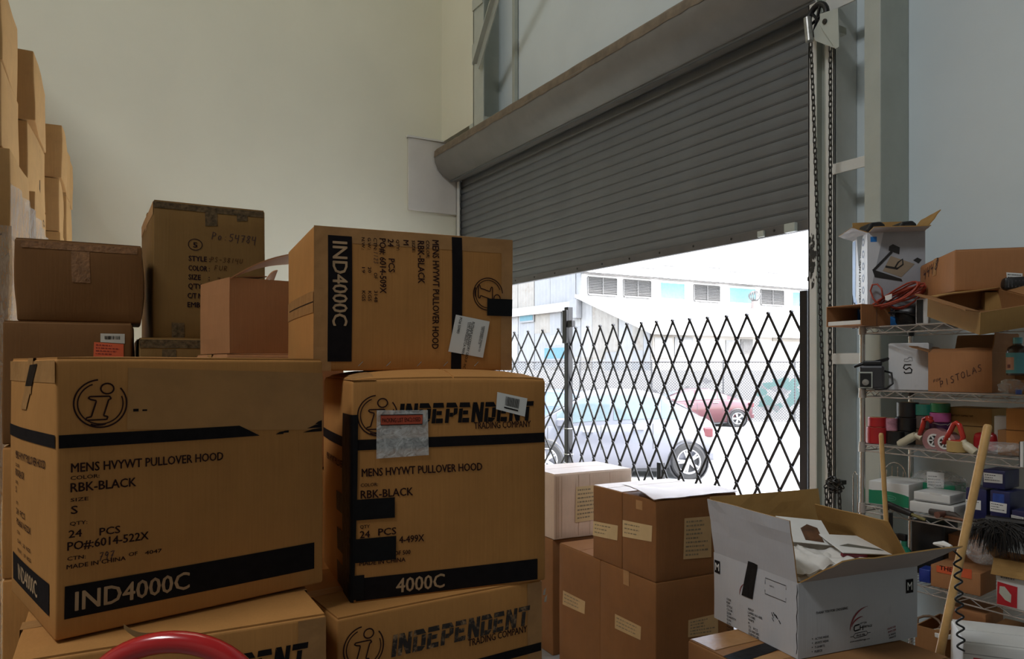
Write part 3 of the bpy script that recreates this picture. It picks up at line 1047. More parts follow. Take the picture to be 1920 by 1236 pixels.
# --- low painted wall behind the fence
FD = 30.5
GF = -.55
a_, b_ = RF(-3, FD + 1.2), RF(16, FD + 1.2)
t = thing('mural_wall', 'low white wall with turquoise painted shapes behind the wire fence', 'wall', (a_[0], a_[1], GF), math.atan2(b_[1] - a_[1], b_[0] - a_[0]))
MB().box(0, 19, 0, .2, 0, 2.1).build('wall_slab', mat('white_block', (.24, .24, .24), .8, var=.05), t)
m = MB()
rs = random.Random(3)
for k in range(15):
    cx, cz = 14.0 + rs.uniform(-.9, 1.3), rs.uniform(.55, 1.7)
    pts = [(cx + rs.uniform(.1, .4) * math.cos(q_ * .9), -.004 - k * .0006, cz + rs.uniform(.08, .34) * math.sin(q_ * .9)) for q_ in range(7)]
    m.add(pts, [tuple(range(7))])
m.build('painted_shapes', mat('turquoise_paint', (.03, .12, .11), .7, var=.15), t, normals=False)
m = MB()
for k in range(26):
    cx, cz = rs.uniform(3.5, 15), rs.uniform(.3, 1.7)
    pts = [(cx + rs.uniform(.05, .3) * math.cos(q_ * .9), -.003 - k * .0005, cz + rs.uniform(.05, .22) * math.sin(q_ * .9)) for q_ in range(7)]
    m.add(pts, [tuple(range(7))])
m.build('grey_scrawl', mat('grey_paint', (.12, .12, .125), .7, var=.15), t, normals=False)
# --- chain-link fence
a_, b_ = RF(-6, FD), RF(14.5, FD)
t = thing('wire_fence', 'silver chain-link fence along the far side of the yard', 'fence', (a_[0], a_[1], GF), math.atan2(b_[1] - a_[1], b_[0] - a_[0]))
WIRE = mat('fence_wire', (.06, .06, .062), .5, metal=.3, var=.1)
m = MB()
Hf, Lf, sp = 2.46, 20.5, .115
i = -int(Hf / sp)
def ribbon(p, q_, w=.015):
    m.add([(p[0] - w, 0, p[1]), (p[0] + w, 0, p[1]), (q_[0] + w, 0, q_[1]), (q_[0] - w, 0, q_[1]),
           (p[0], .012, p[1]), (q_[0], .012, q_[1])], [(0, 1, 2, 3), (1, 4, 5, 2), (4, 0, 3, 5)])
x = -Hf
while x < Lf + Hf:
    for s_ in (1, -1):
        x0, x1 = x, x + s_ * Hf
        lo, hi = 0.0, 1.0
        def cl_(v):
            return max(0, min(1, v))
        ts = sorted((cl_((0 - x0) / (x1 - x0)), cl_((Lf - x0) / (x1 - x0))))
        if ts[1] - ts[0] > .01 and (0 <= x0 + (x1 - x0) * (ts[0] + ts[1]) / 2 <= Lf):
            ribbon((x0 + (x1 - x0) * ts[0], Hf * ts[0]), (x0 + (x1 - x0) * ts[1], Hf * ts[1]))
    x += sp
o = m.build('wire_mesh', WIRE, t, normals=False)
o['kind'] = 'stuff'
m = MB()
m.tube([(0, 0, Hf), (Lf, 0, Hf)], .03, 8)
m.build('top_rail', WIRE, t, smooth=True)
for k in range(8):
    m = MB()
    m.tube([(k * Lf / 7, .03, 0), (k * Lf / 7, .03, Hf + .08)], .035, 8)
    m.build('fence_post', WIRE, t, smooth=True)

# ------------------------------------------------------------------ cars
TYRE = mat('tyre_rubber', (.02, .02, .021), .8, var=.2)
RIM = mat('alloy_rim', (.42, .42, .43), .35, metal=.3, var=.05)
CGLASS = mat('car_glass', (.10, .135, .145), .06, var=.1, coat=.8)
TRIMB = mat('car_black_trim', (.03, .03, .033), .5, var=.1)
LAMP = mat('red_tail_lamp', (.09, .01, .015), .2, coat=.6)
def car(label, loc, rotz, paint, sedan, wheelbase, length, width, height, woff=0.0):
    """nose towards +x; sits on z = 0"""
    t = thing('car', label, 'car', loc, rotz)
    hl, hw, H = length / 2, width / 2, height
    if sedan:
        st = [(-hl, .45, .80, .62), (-hl + .10, .25, .95, .84), (-hl + .55, .20, 1.02, .93), (-hl + .95, .18, 1.05, .97), (-hl + 1.25, .18, 1.06, .98),
              (-.55, .17, 1.03, 1.0), (.1, .17, .99, 1.0), (.75, .17, .95, .99), (1.15, .17, .92, .98), (hl - .95, .19, .88, .96), (hl - .4, .22, .80, .90), (hl - .1, .27, .70, .78), (hl, .40, .60, .60)]
        roof = [(-hl + .60, 1.02), (-hl + .95, 1.17), (-hl + 1.45, H - .05), (-.55, H), (.1, H - .005), (.5, H - .06), (.95, 1.18), (1.38, .91)]
    else:
        st = [(-hl, .50, .95, .70), (-hl + .08, .30, 1.02, .88), (-hl + .35, .24, 1.05, .95), (-hl + .8, .20, 1.05, .99), (-hl + 1.25, .19, 1.03, 1.0),
              (-.55, .18, 1.00, 1.0), (.1, .18, .97, 1.0), (.65, .18, .95, 1.0), (1.05, .18, .94, .98), (hl - .85, .20, .90, .96), (hl - .4, .22, .83, .90), (hl - .1, .27, .72, .78), (hl, .40, .62, .60)]
        roof = [(-hl + .06, 1.00), (-hl + .42, 1.20), (-hl + .95, H - .10), (-.70, H - .02), (-.2, H), (.25, H - .05), (.75, 1.22), (1.25, .93)]
    def bend(fr):                               # body side section: fraction of height -> fraction of half width
        return [(0.0, .90), (.12, .97), (.45, 1.0), (.72, .985), (1.0, .94)][fr]
    m = MB()
    rows = []
    for (x, zb, zs, wf) in st:
        half = []
        for fr, wm in ((0, .88), (.10, .96), (.40, 1.0), (.70, .99), (.93, .95), (1.0, .90)):
            half.append((hw * wf * wm, zb + (zs - zb) * fr))
        half += [(hw * wf * .6, zs + .015), (0, zs + .03)]
        ring = [(x, -y, z) for y, z in half] + [(x, y, z) for y, z in half[-2::-1]]
        rows.append(ring)
    n = len(rows[0])
    vs = [p for r in rows for p in r]
    fs = [(i * n + k, i * n + k + 1, (i + 1) * n + k + 1, (i + 1) * n + k) for i in range(len(rows) - 1) for k in range(n - 1)]
    fs += [tuple(range(n)), tuple((len(rows) - 1) * n + k for k in range(n))[::-1]]
    fs += [(i * n, (i + 1) * n, (i + 1) * n + n - 1, i * n + n - 1) for i in range(len(rows) - 1)]
    m.add(vs, fs)
    m.build('body_shell', paint, t, smooth=True)
    def belt(x):
        for (a, b) in zip(st[:-1], st[1:]):
            if a[0] <= x <= b[0]:
                s = (x - a[0]) / (b[0] - a[0])
                return a[2] + (b[2] - a[2]) * s, (a[3] + (b[3] - a[3]) * s)
        return st[-1][2], st[-1][3]
    m = MB()
    cab = []
    for (x, z) in roof:
        zb, wf = belt(x)
        zb -= .03
        h = max(0.005, z - zb)
        wb_ = hw * wf * .93
        wt = wb_ - .30 * min(h, .55) * .75
        half = [(wb_, zb), (wb_ - (wb_ - wt) * .35, zb + h * .35), (wb_ - (wb_ - wt) * .72, zb + h * .72), (wt, zb + h * .92), (wt * .82, z - .004), (0, z + .02)]
        cab.append([(x, -y, zz) for y, zz in half] + [(x, y, zz) for y, zz in half[-2::-1]])
    n = len(cab[0])
    m.add([p for r in cab for p in r], [(i * n + k, i * n + k + 1, (i + 1) * n + k + 1, (i + 1) * n + k) for i in range(len(cab) - 1) for k in range(n - 1)])
    m.build('cabin', paint, t, smooth=True)
    # side glass: patches of the same skin lifted a little
    def skin(xq, fr, side):
        for i in range(len(roof) - 1):
            if roof[i][0] <= xq <= roof[i + 1][0]:
                s = (xq - roof[i][0]) / (roof[i + 1][0] - roof[i][0])
                pts = [Vector(cab[i][k]).lerp(Vector(cab[i + 1][k]), s) for k in range(n)]
                col_ = pts[:4]
                f3 = fr * 3
                k = min(2, int(f3))
                p = col_[k].lerp(col_[k + 1], f3 - k)
                p = p + Vector((0, -.008, .003))
                return Vector((p.x, p.y * side, p.z)) if side > 0 else Vector((p.x, -p.y, p.z))
    xa, xb_ = roof[1][0] + (.10 if sedan else .22), roof[-2][0] + .08
    xm_ = (xa + xb_) / 2 - .05
    spans = [(xa, xa + .34), (xa + .38, xm_ + .12), (xm_ + .19, xb_ - .02)]
    for side in (1, -1):
        for (a, b) in spans:
            g_ = MB()
            def f(u, v, a=a, b=b, side=side):
                x = a + (b - a) * u
                top = .90
                for _ in range(1):
                    pass
                return skin(x, .12 + (top - .12) * v, side)
            g_.grid(f, 8, 4)
            g_.build('side_window', CGLASS, t, smooth='all', normals=False)
    for (i0, i1, nm) in ((len(roof) - 3, len(roof) - 1, 'windscreen'), (0 if not sedan else 0, 2, 'rear_window')):
        g_ = MB()
        def f(u, v, i0=i0, i1=i1):
            s = .12 + .76 * v
            x = roof[i0][0] + (roof[i1][0] - roof[i0][0]) * s
            for i in range(i0, i1):
                if roof[i][0] <= x <= roof[i + 1][0]:
                    q_ = (x - roof[i][0]) / (roof[i + 1][0] - roof[i][0])
                    l_ = Vector(cab[i][4]).lerp(Vector(cab[i + 1][4]), q_)
                    c_ = Vector(cab[i][5]).lerp(Vector(cab[i + 1][5]), q_)
                    w = abs(u - .5) * 2
                    p = c_.lerp(l_, w)
                    return Vector((p.x, p.y * (1 if u < .5 else -1), p.z + .010))
            return Vector((x, 0, 1))
        g_.grid(f, 6, 6)
        g_.build(nm, CGLASS, t, smooth='all', normals=False)
    # wheels
    R_ = .325
    for wx in (-wheelbase / 2 - .02 - woff, wheelbase / 2 - woff):
        for side in (-1, 1):
            yy = side * (hw - .09)
            aw = MB(frame((wx, side * (hw - .115), R_), (1, 0, 0), (0, 0, 1)))
            aw.lathe([(.0001, .0), (R_ + .055, .0), (R_ + .055, .10 if side < 0 else -.10), (R_ + .03, .118 if side < 0 else -.118)], 26)
            aw.build('wheel_arch', TRIMB, t)
            w = MB(frame((wx, yy, R_), (1, 0, 0), (0, 0, 1)))
            o_ = 1 if side < 0 else -1
            w.lathe([(.215, -.11), (R_ - .03, -.11), (R_, -.08), (R_, .08), (R_ - .03, .11), (.215, .112)], 28)
            tw = w.build('tyre', TYRE, t, smooth=True)
            rm = MB(frame((wx, yy, R_), (1, 0, 0), (0, 0, 1)))
            rm.lathe([(.218, o_ * .118), (.205, o_ * .122), (.195, o_ * .10), (.19, o_ * .02)], 28)
            for k in range(5):
                for dd in (-.13, .13):
                    a = k * 2 * math.pi / 5 + dd
                    c, s = math.cos(a), math.sin(a)
                    px_, py_ = -s, c
                    z_ = o_ * .115
                    r0, r1, w0, w1 = .035, .20, .018, .014
                    rm.add([(c * r0 + px_ * w0, s * r0 + py_ * w0, z_), (c * r0 - px_ * w0, s * r0 - py_ * w0, z_), (c * r1 - px_ * w1, s * r1 - py_ * w1, z_ * .98), (c * r1 + px_ * w1, s * r1 + py_ * w1, z_ * .98),
                            (c * r0, s * r0, z_ * .7), (c * r1, s * r1, z_ * .7)], [(0, 1, 2, 3), (1, 4, 5, 2), (4, 0, 3, 5)])
            rm.lathe([(.0001, o_ * .122), (.045, o_ * .12), (.05, o_ * .09)], 14)
            rm.build('wheel_rim', RIM, tw, smooth=True)
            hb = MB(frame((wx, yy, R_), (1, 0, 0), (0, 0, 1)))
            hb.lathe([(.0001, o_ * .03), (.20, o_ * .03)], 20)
            hb.build('wheel_shade_disc', TRIMB, tw)  # black disc stands in for the shade behind the spokes
    # handles, door seams, mirrors, lamps
    for side in (-1, 1):
        for hx in (-.72, .22):
            zz, wf = belt(hx)
            h = MB()
            h.tube([(hx - .10, side * (hw * wf * .985 + .006), zz - .13), (hx, side * (hw * wf * .985 + .03), zz - .125), (hx + .10, side * (hw * wf * .985 + .006), zz - .13)], .016, 6)
            h.build('door_handle', RIM, t, smooth=True)
        for sx in (-.98, -.02, .98):
            zz, wf = belt(sx)
            s = MB()
            zb = .24
            pts = [(zb + (zz - zb) * f_) for f_ in (0, .1, .4, .7, .93, 1)]
            wm = (.88, .96, 1.0, .99, .95, .90)
            vsx = []
            for z_, w_ in zip(pts, wm):
                vsx += [(sx - .006, side * (hw * wf * w_ + .003), z_), (sx + .006, side * (hw * wf * w_ + .003), z_)]
            s.add(vsx, [(2 * i, 2 * i + 1, 2 * i + 3, 2 * i + 2) for i in range(5)])
            s.build('door_seam', TRIMB, t, normals=False)
        s = MB()
        s.box(roof[-2][0] - .12, roof[-2][0] + .06, side * (hw * .93), side * (hw * 1.10), .93, 1.07)
        s.build('wing_mirror', paint, t, bevel=.03)
        l_ = MB()
        l_.box(-hl + .03, -hl + .22, side * hw * .62, side * hw * .90, .74, .92)
        l_.build('tail_lamp', LAMP, t, bevel=.03)
        l_ = MB()
        l_.box(hl - .30, hl - .06, side * hw * .55, side * hw * .86, .58, .70)
        l_.build('head_lamp', CGLASS, t, bevel=.03)
    b = MB()
    b.box(-hl - .02, -hl + .12, -hw * .74, hw * .74, .32, .48)
    b.build('rear_bumper', paint, t, bevel=.03)
    b = MB()
    b.box(-hl + .3, hl - .3, -hw * .84, hw * .84, .13, .24)
    b.build('underbody', TRIMB, t)
    return t
def place_car(label, paint, pxr, Fr, pxf, sedan, wb, ln, wd_, ht, woff=0.0, sc=1.0):
    """rear wheel (camera side) at pxr/Fr; front wheel along the heading towards pxf"""
    R0 = (pxr - CX) / FPX * Fr
    best = None
    for i in range(0, 900):
        th = math.radians(i / 10)
        R1, F1 = R0 - wb * math.cos(th), Fr + wb * math.sin(th)
        e = abs(CX + FPX * R1 / F1 - pxf)
        if best is None or e < best[0]:
            best = (e, th)
    th = best[1]
    d = Vector(RF(-math.cos(th), math.sin(th)))
    rotz = math.atan2(d.y, d.x)
    left = Vector((-d.y, d.x))
    rear = Vector(RF(R0, Fr))
    # camera side is the car's left when it faces left in the picture
    tocam = -rear.normalized()
    side = 1 if left.dot(tocam) > 0 else -1
    c = rear + d * (wb / 2 + .02 + woff) - left * side * (wd_ / 2 - .09)
    t = car(label, (c.x, c.y, gz(c.x, c.y) + .004), rotz, paint, sedan, wb, ln, wd_, ht, woff)
    t.scale = (1.0, 1.0, sc)
    return t
SILV = mat('silver_car_paint', (.135, .14, .165), .28, metal=.25, var=.02, coat=.7)
REDC = mat('maroon_car_paint', (.055, .006, .011), .3, metal=.2, var=.03, coat=.7)
BLUEC = mat('blue_car_paint', (.08, .12, .22), .3, metal=.2, var=.03, coat=.7)
WHITC = mat('white_car_paint', (.45, .45, .45), .3, var=.02, coat=.6)
place_car('silver hatchback parked closest behind the lattice gate', SILV, 1290, 13.9, 1026, False, 2.62, 4.25, 1.78, 1.56, .30, 1.06)
place_car('maroon sedan parked further back behind the silver hatchback', REDC, 1382, 28.0, 1251, True, 2.62, 4.4, 1.72, 1.42, .20)
place_car('blue car half hidden at the left of the yard', BLUEC, 1086, 21.5, 935, False, 2.6, 4.3, 1.75, 1.50)
place_car('white sedan parked behind the silver hatchback near the fence', WHITC, 1222, 24.0, 1070, True, 2.7, 4.6, 1.78, 1.46)

# ================================================================== CARTONS
class Box:
    """a carton standing with its near vertical edge at pixel column px, depth F; front face runs right, left face runs left"""
    def __init__(s, name, label, px, F, yaw, w, l, h, z0, m, bulge=(.006, .006, .006), wob=.003, seed=1, group=None, cat='carton',
                 tape=CTAPE, seam='x', n=7, loc=None, rnd=.006, lean=(0, 0), lid=True, inner=None, open_top=False, lidm=None):
        s.px, s.F, s.yaw, s.w, s.l, s.h, s.z0 = px, F, math.radians(yaw), w, l, h, z0
        s.R = (px - CX) / FPX * F
        x, y = RF(s.R, F) if loc is None else loc
        s.o = thing(name, label, cat, (x, y, z0), YAW + s.yaw, group)
        s.bulge, s.wob, s.seed, s.rnd, s.lean, s.m = bulge, wob, seed, rnd, lean, m
        s.th = .006
        if open_top:
            s.open_body(m, inner or m)
        else:
            s.body(m, n)
            if lid:
                s.lids(lidm or m, tape, seam)
    # deformation shared by the body and everything printed or stuck on it
    def D(s, p, off=None):
        a, b, c = p[0] / s.w, p[1] / s.l, p[2] / s.h
        S = lambda t: max(0, 4 * t * (1 - t))
        bx, by, bz = s.bulge
        q = Vector((p[0] + (2 * a - 1) * bx * S(b) * S(c), p[1] + (2 * b - 1) * by * S(a) * S(c), p[2] + max(-.2, (2 * c - 1)) * (bz if c > .5 else 0) * (S(a) * S(b)) ** .4))
        if s.wob:
            nv = noise.noise_vector(Vector((p[0] * 3.1 + s.seed * 7.3, p[1] * 3.1, p[2] * 3.1 + s.seed)))
            q += Vector((nv.x, nv.y, nv.z * .5 * min(1, c * 3))) * s.wob
        q.x += s.lean[0] * c
        q.y += s.lean[1] * c
        return q
    def body(s, m, n):
        r = s.rnd
        def ts(L):
            return [0, r * .35, r] + [r + (L - 2 * r) * i / n for i in range(1, n)] + [L - r, L - r * .35, L]
        X, Y, Z = ts(s.w), ts(s.l), ts(s.h)
        def rp(p):
            q = Vector((min(max(p[0], r), s.w - r), min(max(p[1], r), s.l - r), min(max(p[2], r), s.h - r)))
            d = Vector(p) - q
            if d.length > 1e-9:
                q = q + d.normalized() * r
            return s.D(q)
        mb = MB()
        def face(A, B, fn, flip):
            vs = [rp(fn(a, b)) for b in B for a in A]
            k = len(A)
            fs = [(j * k + i, j * k + i + 1, (j + 1) * k + i + 1, (j + 1) * k + i) for j in range(len(B) - 1) for i in range(k - 1)]
            mb.add(vs, [f[::-1] for f in fs] if flip else fs)
        face(X, Z, lambda a, b: (a, 0, b), False)
        face(X, Z, lambda a, b: (a, s.l, b), True)
        face(Y, Z, lambda a, b: (0, a, b), True)
        face(Y, Z, lambda a, b: (s.w, a, b), False)
        face(X, Y, lambda a, b: (a, b, 0), True)
        face(X, Y, lambda a, b: (a, b, s.h), False)
        mb.build('carton_body', m, s.o, smooth='all', weld=True, normals=False)
    def lids(s, m, tape, seam):
        """two closing flaps on top with a centre gap, tape over it"""
        g = .0025
        t = .0035
        e = .004
        def slab(x0, x1, y0, y1):
            mb = MB()
            nu, nv = 8, 6
            top = lambda u, v: s.D((x0 + (x1 - x0) * u, y0 + (y1 - y0) * v, s.h)) + Vector((0, 0, t))
            mb.grid(top, nu, nv)
            rim = []
            for i in range(nu):
                rim.append((i / nu, 0))
            for j in range(nv):
                rim.append((1, j / nv))
            for i in range(nu):
                rim.append((1 - i / nu, 1))
            for j in range(nv):
                rim.append((0, 1 - j / nv))
            k = len(rim)
            vs = [top(u, v) for u, v in rim] + [top(u, v) - Vector((0, 0, t + .001)) for u, v in rim]
            mb.add(vs, [(i, (i + 1) % k, k + (i + 1) % k, k + i) for i in range(k)])
            mb.build('top_flap', m, s.o, weld=True)
        if seam == 'x':
            slab(e, s.w - e, e, s.l / 2 - g)
            slab(e, s.w - e, s.l / 2 + g, s.l - e)
            if tape:
                s.strip('tape_strip', tape, [('top', (u, s.l / 2)) for u in [s.w * i / 8 for i in range(9)]], .05, wrap='x')
        else:
            slab(e, s.w / 2 - g, e, s.l - e)
            slab(s.w / 2 + g, s.w - e, e, s.l - e)
            if tape:
                s.strip('tape_strip', tape, None, .05, wrap='y')
    def strip(s, name, m, _, wd_, wrap):
        mb = MB()
        t = .0045
        if wrap == 'x':
            y0, y1 = s.l / 2 - wd_ / 2, s.l / 2 + wd_ / 2
            path = [((-.0012, None, s.h - .07)), ((-.0012, None, s.h))]
            pts = [(0, -1, s.h - .07), (0, -1, s.h)] + [(s.w * i / 8, 0, s.h) for i in range(9)] + [(s.w, 1, s.h), (s.w, 1, s.h - .07)]
            row = []
            for (x, f, z) in pts:
                for y in (y0, y1):
                    p = s.D((x, y, z))
                    row.append(p + Vector((f * .0018, 0, t if z == s.h else 0)))
            mb.add(row, [(2 * i, 2 * i + 1, 2 * i + 3, 2 * i + 2) for i in range(len(pts) - 1)])
        else:
            x0, x1 = s.w / 2 - wd_ / 2, s.w / 2 + wd_ / 2
            pts = [(0, -1, s.h - .07), (0, -1, s.h)] + [(s.l * i / 8, 0, s.h) for i in range(9)] + [(s.l, 1, s.h), (s.l, 1, s.h - .07)]
            row = []
            for (y, f, z) in pts:
                for x in (x0, x1):
                    p = s.D((x, y, z))
                    row.append(p + Vector((0, f * .0018, t if z == s.h else 0)))
            mb.add(row, [(2 * i, 2 * i + 1, 2 * i + 3, 2 * i + 2) for i in range(len(pts) - 1)])
        return mb.build(name, m, s.o, normals=True)
    # --- faces
    def P(s, face, u, v, off=.0012):
        if face == 'front':
            return s.D((u, 0, v)) + Vector((0, -off, 0))
        if face == 'left':
            return s.D((0, s.l - u, v)) + Vector((-off, 0, 0))
        if face == 'top':
            return s.D((u, v, s.h)) + Vector((0, 0, off + .004))
        if face == 'right':
            return s.D((s.w, u, v)) + Vector((off, 0, 0))
    def uv(s, face, px, py):
        k = (px - CX) / FPX
        c, sn = math.cos(s.yaw), math.sin(s.yaw)
        if face == 'front':
            u = (k * s.F - s.R) / (c - k * sn)
            F = s.F + u * sn
            return u, ZF(py, F) - s.z0, F
        d = (k * s.F - s.R) / (-sn - k * c)
        F = s.F + d * c
        return s.l - d, ZF(py, F) - s.z0, F
    def decal(s, name, face, items, m, off=.0012, label=None):
        v2, f2 = merge2d(items)
        mb = MB()
        mb.add([s.P(face, u, v, off) for u, v in v2], f2)
        o = mb.build(name, m, s.o, normals=False)
        if label:
            o['label'] = label
        return o
    def T(s, face, txt, x0, y0, x1, cap, bold=.014, shear=0):
        """a line of text from pixel x0 (baseline y0) to pixel x1, cap height in pixels"""
        u0, v0, F = s.uv(face, x0, y0)
        u1, _, _ = s.uv(face, x1, y0)
        it = text2d(txt, cap * F / FPX, u1 - u0, bold, shear)
        return xf2d(it, lambda a, b: (u0 + a, v0 + b))
    def TV(s, face, txt, xl, xr, y0, y1, bold=.014):
        """text turned a quarter clockwise: reads downwards from y0 to y1, letters between xl and xr"""
        u0, v0, F = s.uv(face, xl, y0)
        u1, _, _ = s.uv(face, xr, y0)
        _, v1, _ = s.uv(face, xl, y1)
        it = text2d(txt, u1 - u0, v0 - v1, bold)
        return xf2d(it, lambda a, b: (u0 + b, v0 - a))
    def Q(s, face, pts, nu=10, nv=3):
        q = [s.uv(face, *p)[:2] for p in pts]
        return quad2d(*q, nu, nv)
    def RB(s, face, x0, x1, yt, yb, nu=12, nv=2):
        """level bar: between pixel columns x0..x1; top/bottom heights read at x0"""
        u0, vt, _ = s.uv(face, x0, yt)
        _, vb, _ = s.uv(face, x0, yb)
        u1, _, _ = s.uv(face, x1, yt)
        return bar2d(u0, vb, u1, vt, nu, nv)
    # --- open carton
    def open_body(s, m, inner):
        th = s.th
        mb = MB()
        w, l, h = s.w, s.l, s.h
        def wall(f0, f1, nu=7, nv=5):
            mb.grid(f0, nu, nv)
            mb.grid(f1, nu, nv, mi=1)
        D = s.D
        wall(lambda u, v: D((w * u, 0, h * v)), lambda u, v: D((w * u, 0, h * v)) + Vector((0, th, 0)))
        wall(lambda u, v: D((w * u, l, h * v)), lambda u, v: D((w * u, l, h * v)) - Vector((0, th, 0)))
        wall(lambda u, v: D((0, l * u, h * v)), lambda u, v: D((0, l * u, h * v)) + Vector((th, 0, 0)))
        wall(lambda u, v: D((w, l * u, h * v)), lambda u, v: D((w, l * u, h * v)) - Vector((th, 0, 0)))
        mb.grid(lambda u, v: D((w * u, l * v, 0)), 4, 4)
        mb.grid(lambda u, v: D((w * u, l * v, 0)) + Vector((0, 0, th)), 4, 4, mi=1)
        # rims
        for a, b, n_ in (((0, 0), (w, 0), (0, th)), ((0, l), (w, l), (0, -th)), ((0, 0), (0, l), (th, 0)), ((w, 0), (w, l), (-th, 0))):
            mb.grid(lambda u, v: D((a[0] + (b[0] - a[0]) * u, a[1] + (b[1] - a[1]) * u, h)) + Vector((n_[0] * v, n_[1] * v, 0)), 7, 1, mi=1)
        mb.build('carton_body', [m, inner], s.o, normals=False)
    def flap(s, side, length, ang, inset0=.004, inset1=.004, taper=.0, m=None, inner=None, curl=0.0, th=.004):
        """ang: 0 straight up, 90 out flat, 180 hanging; negative folds in"""
        m = m or s.m
        inner = inner or m
        w, l, h = s.w, s.l, s.h
        E = {'front': ((0, 0), (w, 0), (0, -1)), 'back': ((0, l), (w, l), (0, 1)), 'left': ((0, 0), (0, l), (-1, 0)), 'right': ((w, 0), (w, l), (1, 0))}[side]
        a, b, nrm = Vector(E[0]), Vector(E[1]), Vector(E[2])
        d = (b - a).normalized()
        mb = MB()
        t = math.radians(ang)
        def f(u, v, o=0.0):
            L = (b - a).length
            tt = t + math.radians(curl) * v
            i0, i1 = inset0 + taper * v, inset1 + taper * v
            p = a + d * (i0 + (L - i0 - i1) * u)
            base = s.D((p.x, p.y, h))
            up = Vector((nrm.x * math.sin(tt), nrm.y * math.sin(tt), math.cos(tt)))
            nn = Vector((-nrm.x * math.cos(tt), -nrm.y * math.cos(tt), math.sin(tt)))
            wv = noise.noise(Vector((p.x * 9, p.y * 9, v * 3 + s.seed))) * .006 * v
            return base + up * (length * v) + nn * (o + wv)
        mb.grid(lambda u, v: f(u, v), 8, 5)
        mb.grid(lambda u, v: f(u, v, th), 8, 5, mi=1)
        rim = [(i / 8, 0) for i in range(8)] + [(1, j / 5) for j in range(5)] + [(1 - i / 8, 1) for i in range(8)] + [(0, 1 - j / 5) for j in range(5)]
        k = len(rim)
        mb.add([f(u, v) for u, v in rim] + [f(u, v, th) for u, v in rim], [(i, (i + 1) % k, k + (i + 1) % k, k + i) for i in range(k)], mi=1)
        o = mb.build('flap', [m, inner], s.o, normals=False, smooth=False)
        return o
    def sticker(s, name, face, corners, m, items=None, ink=INK, label=None, off=.0018):
        """a stuck-on label: paper quad, with print as its sub-part"""
        o = s.decal(name, face, [s.Q(face, corners, 6, 4)], m, off, label)
        if items:
            v2, f2 = merge2d(items)
            mb = MB()
            mb.add([s.P(face, u, v, off + .0008) for u, v in v2], f2)
            mb.build('label_print', ink, o, normals=False)
        return o
def lines_in(b, face, corners, rows, seed=1, frac=.09):
    """small rows of illegible print inside a label quad given by pixel corners (tl, tr, br, bl)"""
    r = random.Random(seed)
    q = [b.uv(face, *p)[:2] for p in corners]
    its = []
    def at(a, t):
        return tuple((q[0][k] * (1 - a) + q[1][k] * a) * (1 - t) + (q[3][k] * (1 - a) + q[2][k] * a) * t for k in (0, 1))
    for i in range(rows):
        t0 = (i + .7) / (rows + .9)
        a = .07
        end = r.uniform(.5, .92)
        while a < end:
            wv = r.uniform(.03, .12)
            its.append(quad2d(at(a, t0), at(min(end, a + wv), t0), at(min(end, a + wv), t0 + frac * .8), at(a, t0 + frac * .8), 1, 1))
            a += wv + .03
    return its
def ang_place(u0, v0, dx, dy):
    return lambda a, b: (u0 + a * dx - b * dy, v0 + a * dy + b * dx)

# ------------------------------------------------------------------ front pile, left: two printed cartons
b = Box('hoodie_carton', 'large printed carton reading size S and 6014-522X at front left', 105, 1.40, 43.4, .557, .424, .53, 1.232, KRAFT, bulge=(.008, .008, .004), seed=2, seam='x', n=9)
A = b
it = [b.T('front', 'MENS HVYWT PULLOVER HOOD', 132, 886, 416, 17), b.T('front', 'COLOR:', 131, 900, 184, 7), b.T('front', 'RBK-BLACK', 131, 923, 252, 17),
      b.T('front', 'SIZE', 131, 941, 164, 6.5), b.T('front', 'S', 132, 964, 144, 15), b.T('front', 'QTY:', 130, 986, 162, 7), b.T('front', '24', 128, 1009, 152, 14),
      b.T('front', 'PCS', 185, 1004, 223, 14), b.T('front', 'PO#:6014-522X', 126, 1033, 276, 16), b.T('front', 'CTN:', 126, 1052, 160, 7),
      b.T('front', 'OF', 240, 1043, 256, 7), b.T('front', '4047', 270, 1040, 301, 7), b.T('front', 'MADE IN CHINA', 125, 1068, 234, 8)]
b.decal('printed_text', 'front', it, INKB)
u, v, F = b.uv('front', 183, 1053)
b.decal('handwriting', 'front', [xf2d(hand2d('797', .017, .0095, .0016), lambda a_, b_: (u + a_, v + b_))], PEN)
u, v, F = b.uv('front', 188, 757)
b.decal('logo_emblem', 'front', emblem(u, v, .046, .0030), INKB)
# stripe with a torn end
pts = []
u0, vt, _ = b.uv('front', 103, 817)
_, vb, _ = b.uv('front', 103, 842)
st = [bar2d(.004, vb, b.uv('front', 440, 800)[0], vt, 14, 2)]
ue = b.uv('front', 440, 800)[0]
st.append(([(ue, vb), (ue + .055, vb), (ue + .03, vb + (vt - vb) * .55), (ue + .008, vt), (ue, vt)], [(0, 1, 2, 3, 4)]))
rs = random.Random(5)
for (x0, x1, a, c) in ((515, 530, .0, .25), (524, 540, .1, .3), (567, 606, .0, .35), (575, 607, .35, .75), (590, 607, .7, 1.05)):
    ua, ub = b.uv('front', x0, 820)[0], min(b.w - .004, b.uv('front', x1, 820)[0])
    st.append(([(ua, vb + (vt - vb) * a), (ub, vb + (vt - vb) * a), (ub, vb + (vt - vb) * c), ((ua + ub) / 2, vb + (vt - vb) * (a + c) / 2 + .002)], [(0, 1, 2, 3)]))
b.decal('black_band', 'front', st, INK)
b.decal('black_band', 'left', [bar2d(.004, vb, b.l - .004, vt, 10, 2)], INK)
u0, v0, F = b.uv('front', 122, 1162)
u1, v1, _ = b.uv('front', 589, 1091)
bl_ = b.decal('black_panel', 'front', [bar2d(u0, v0, u1, v0 + .062, 16, 3)], INK)
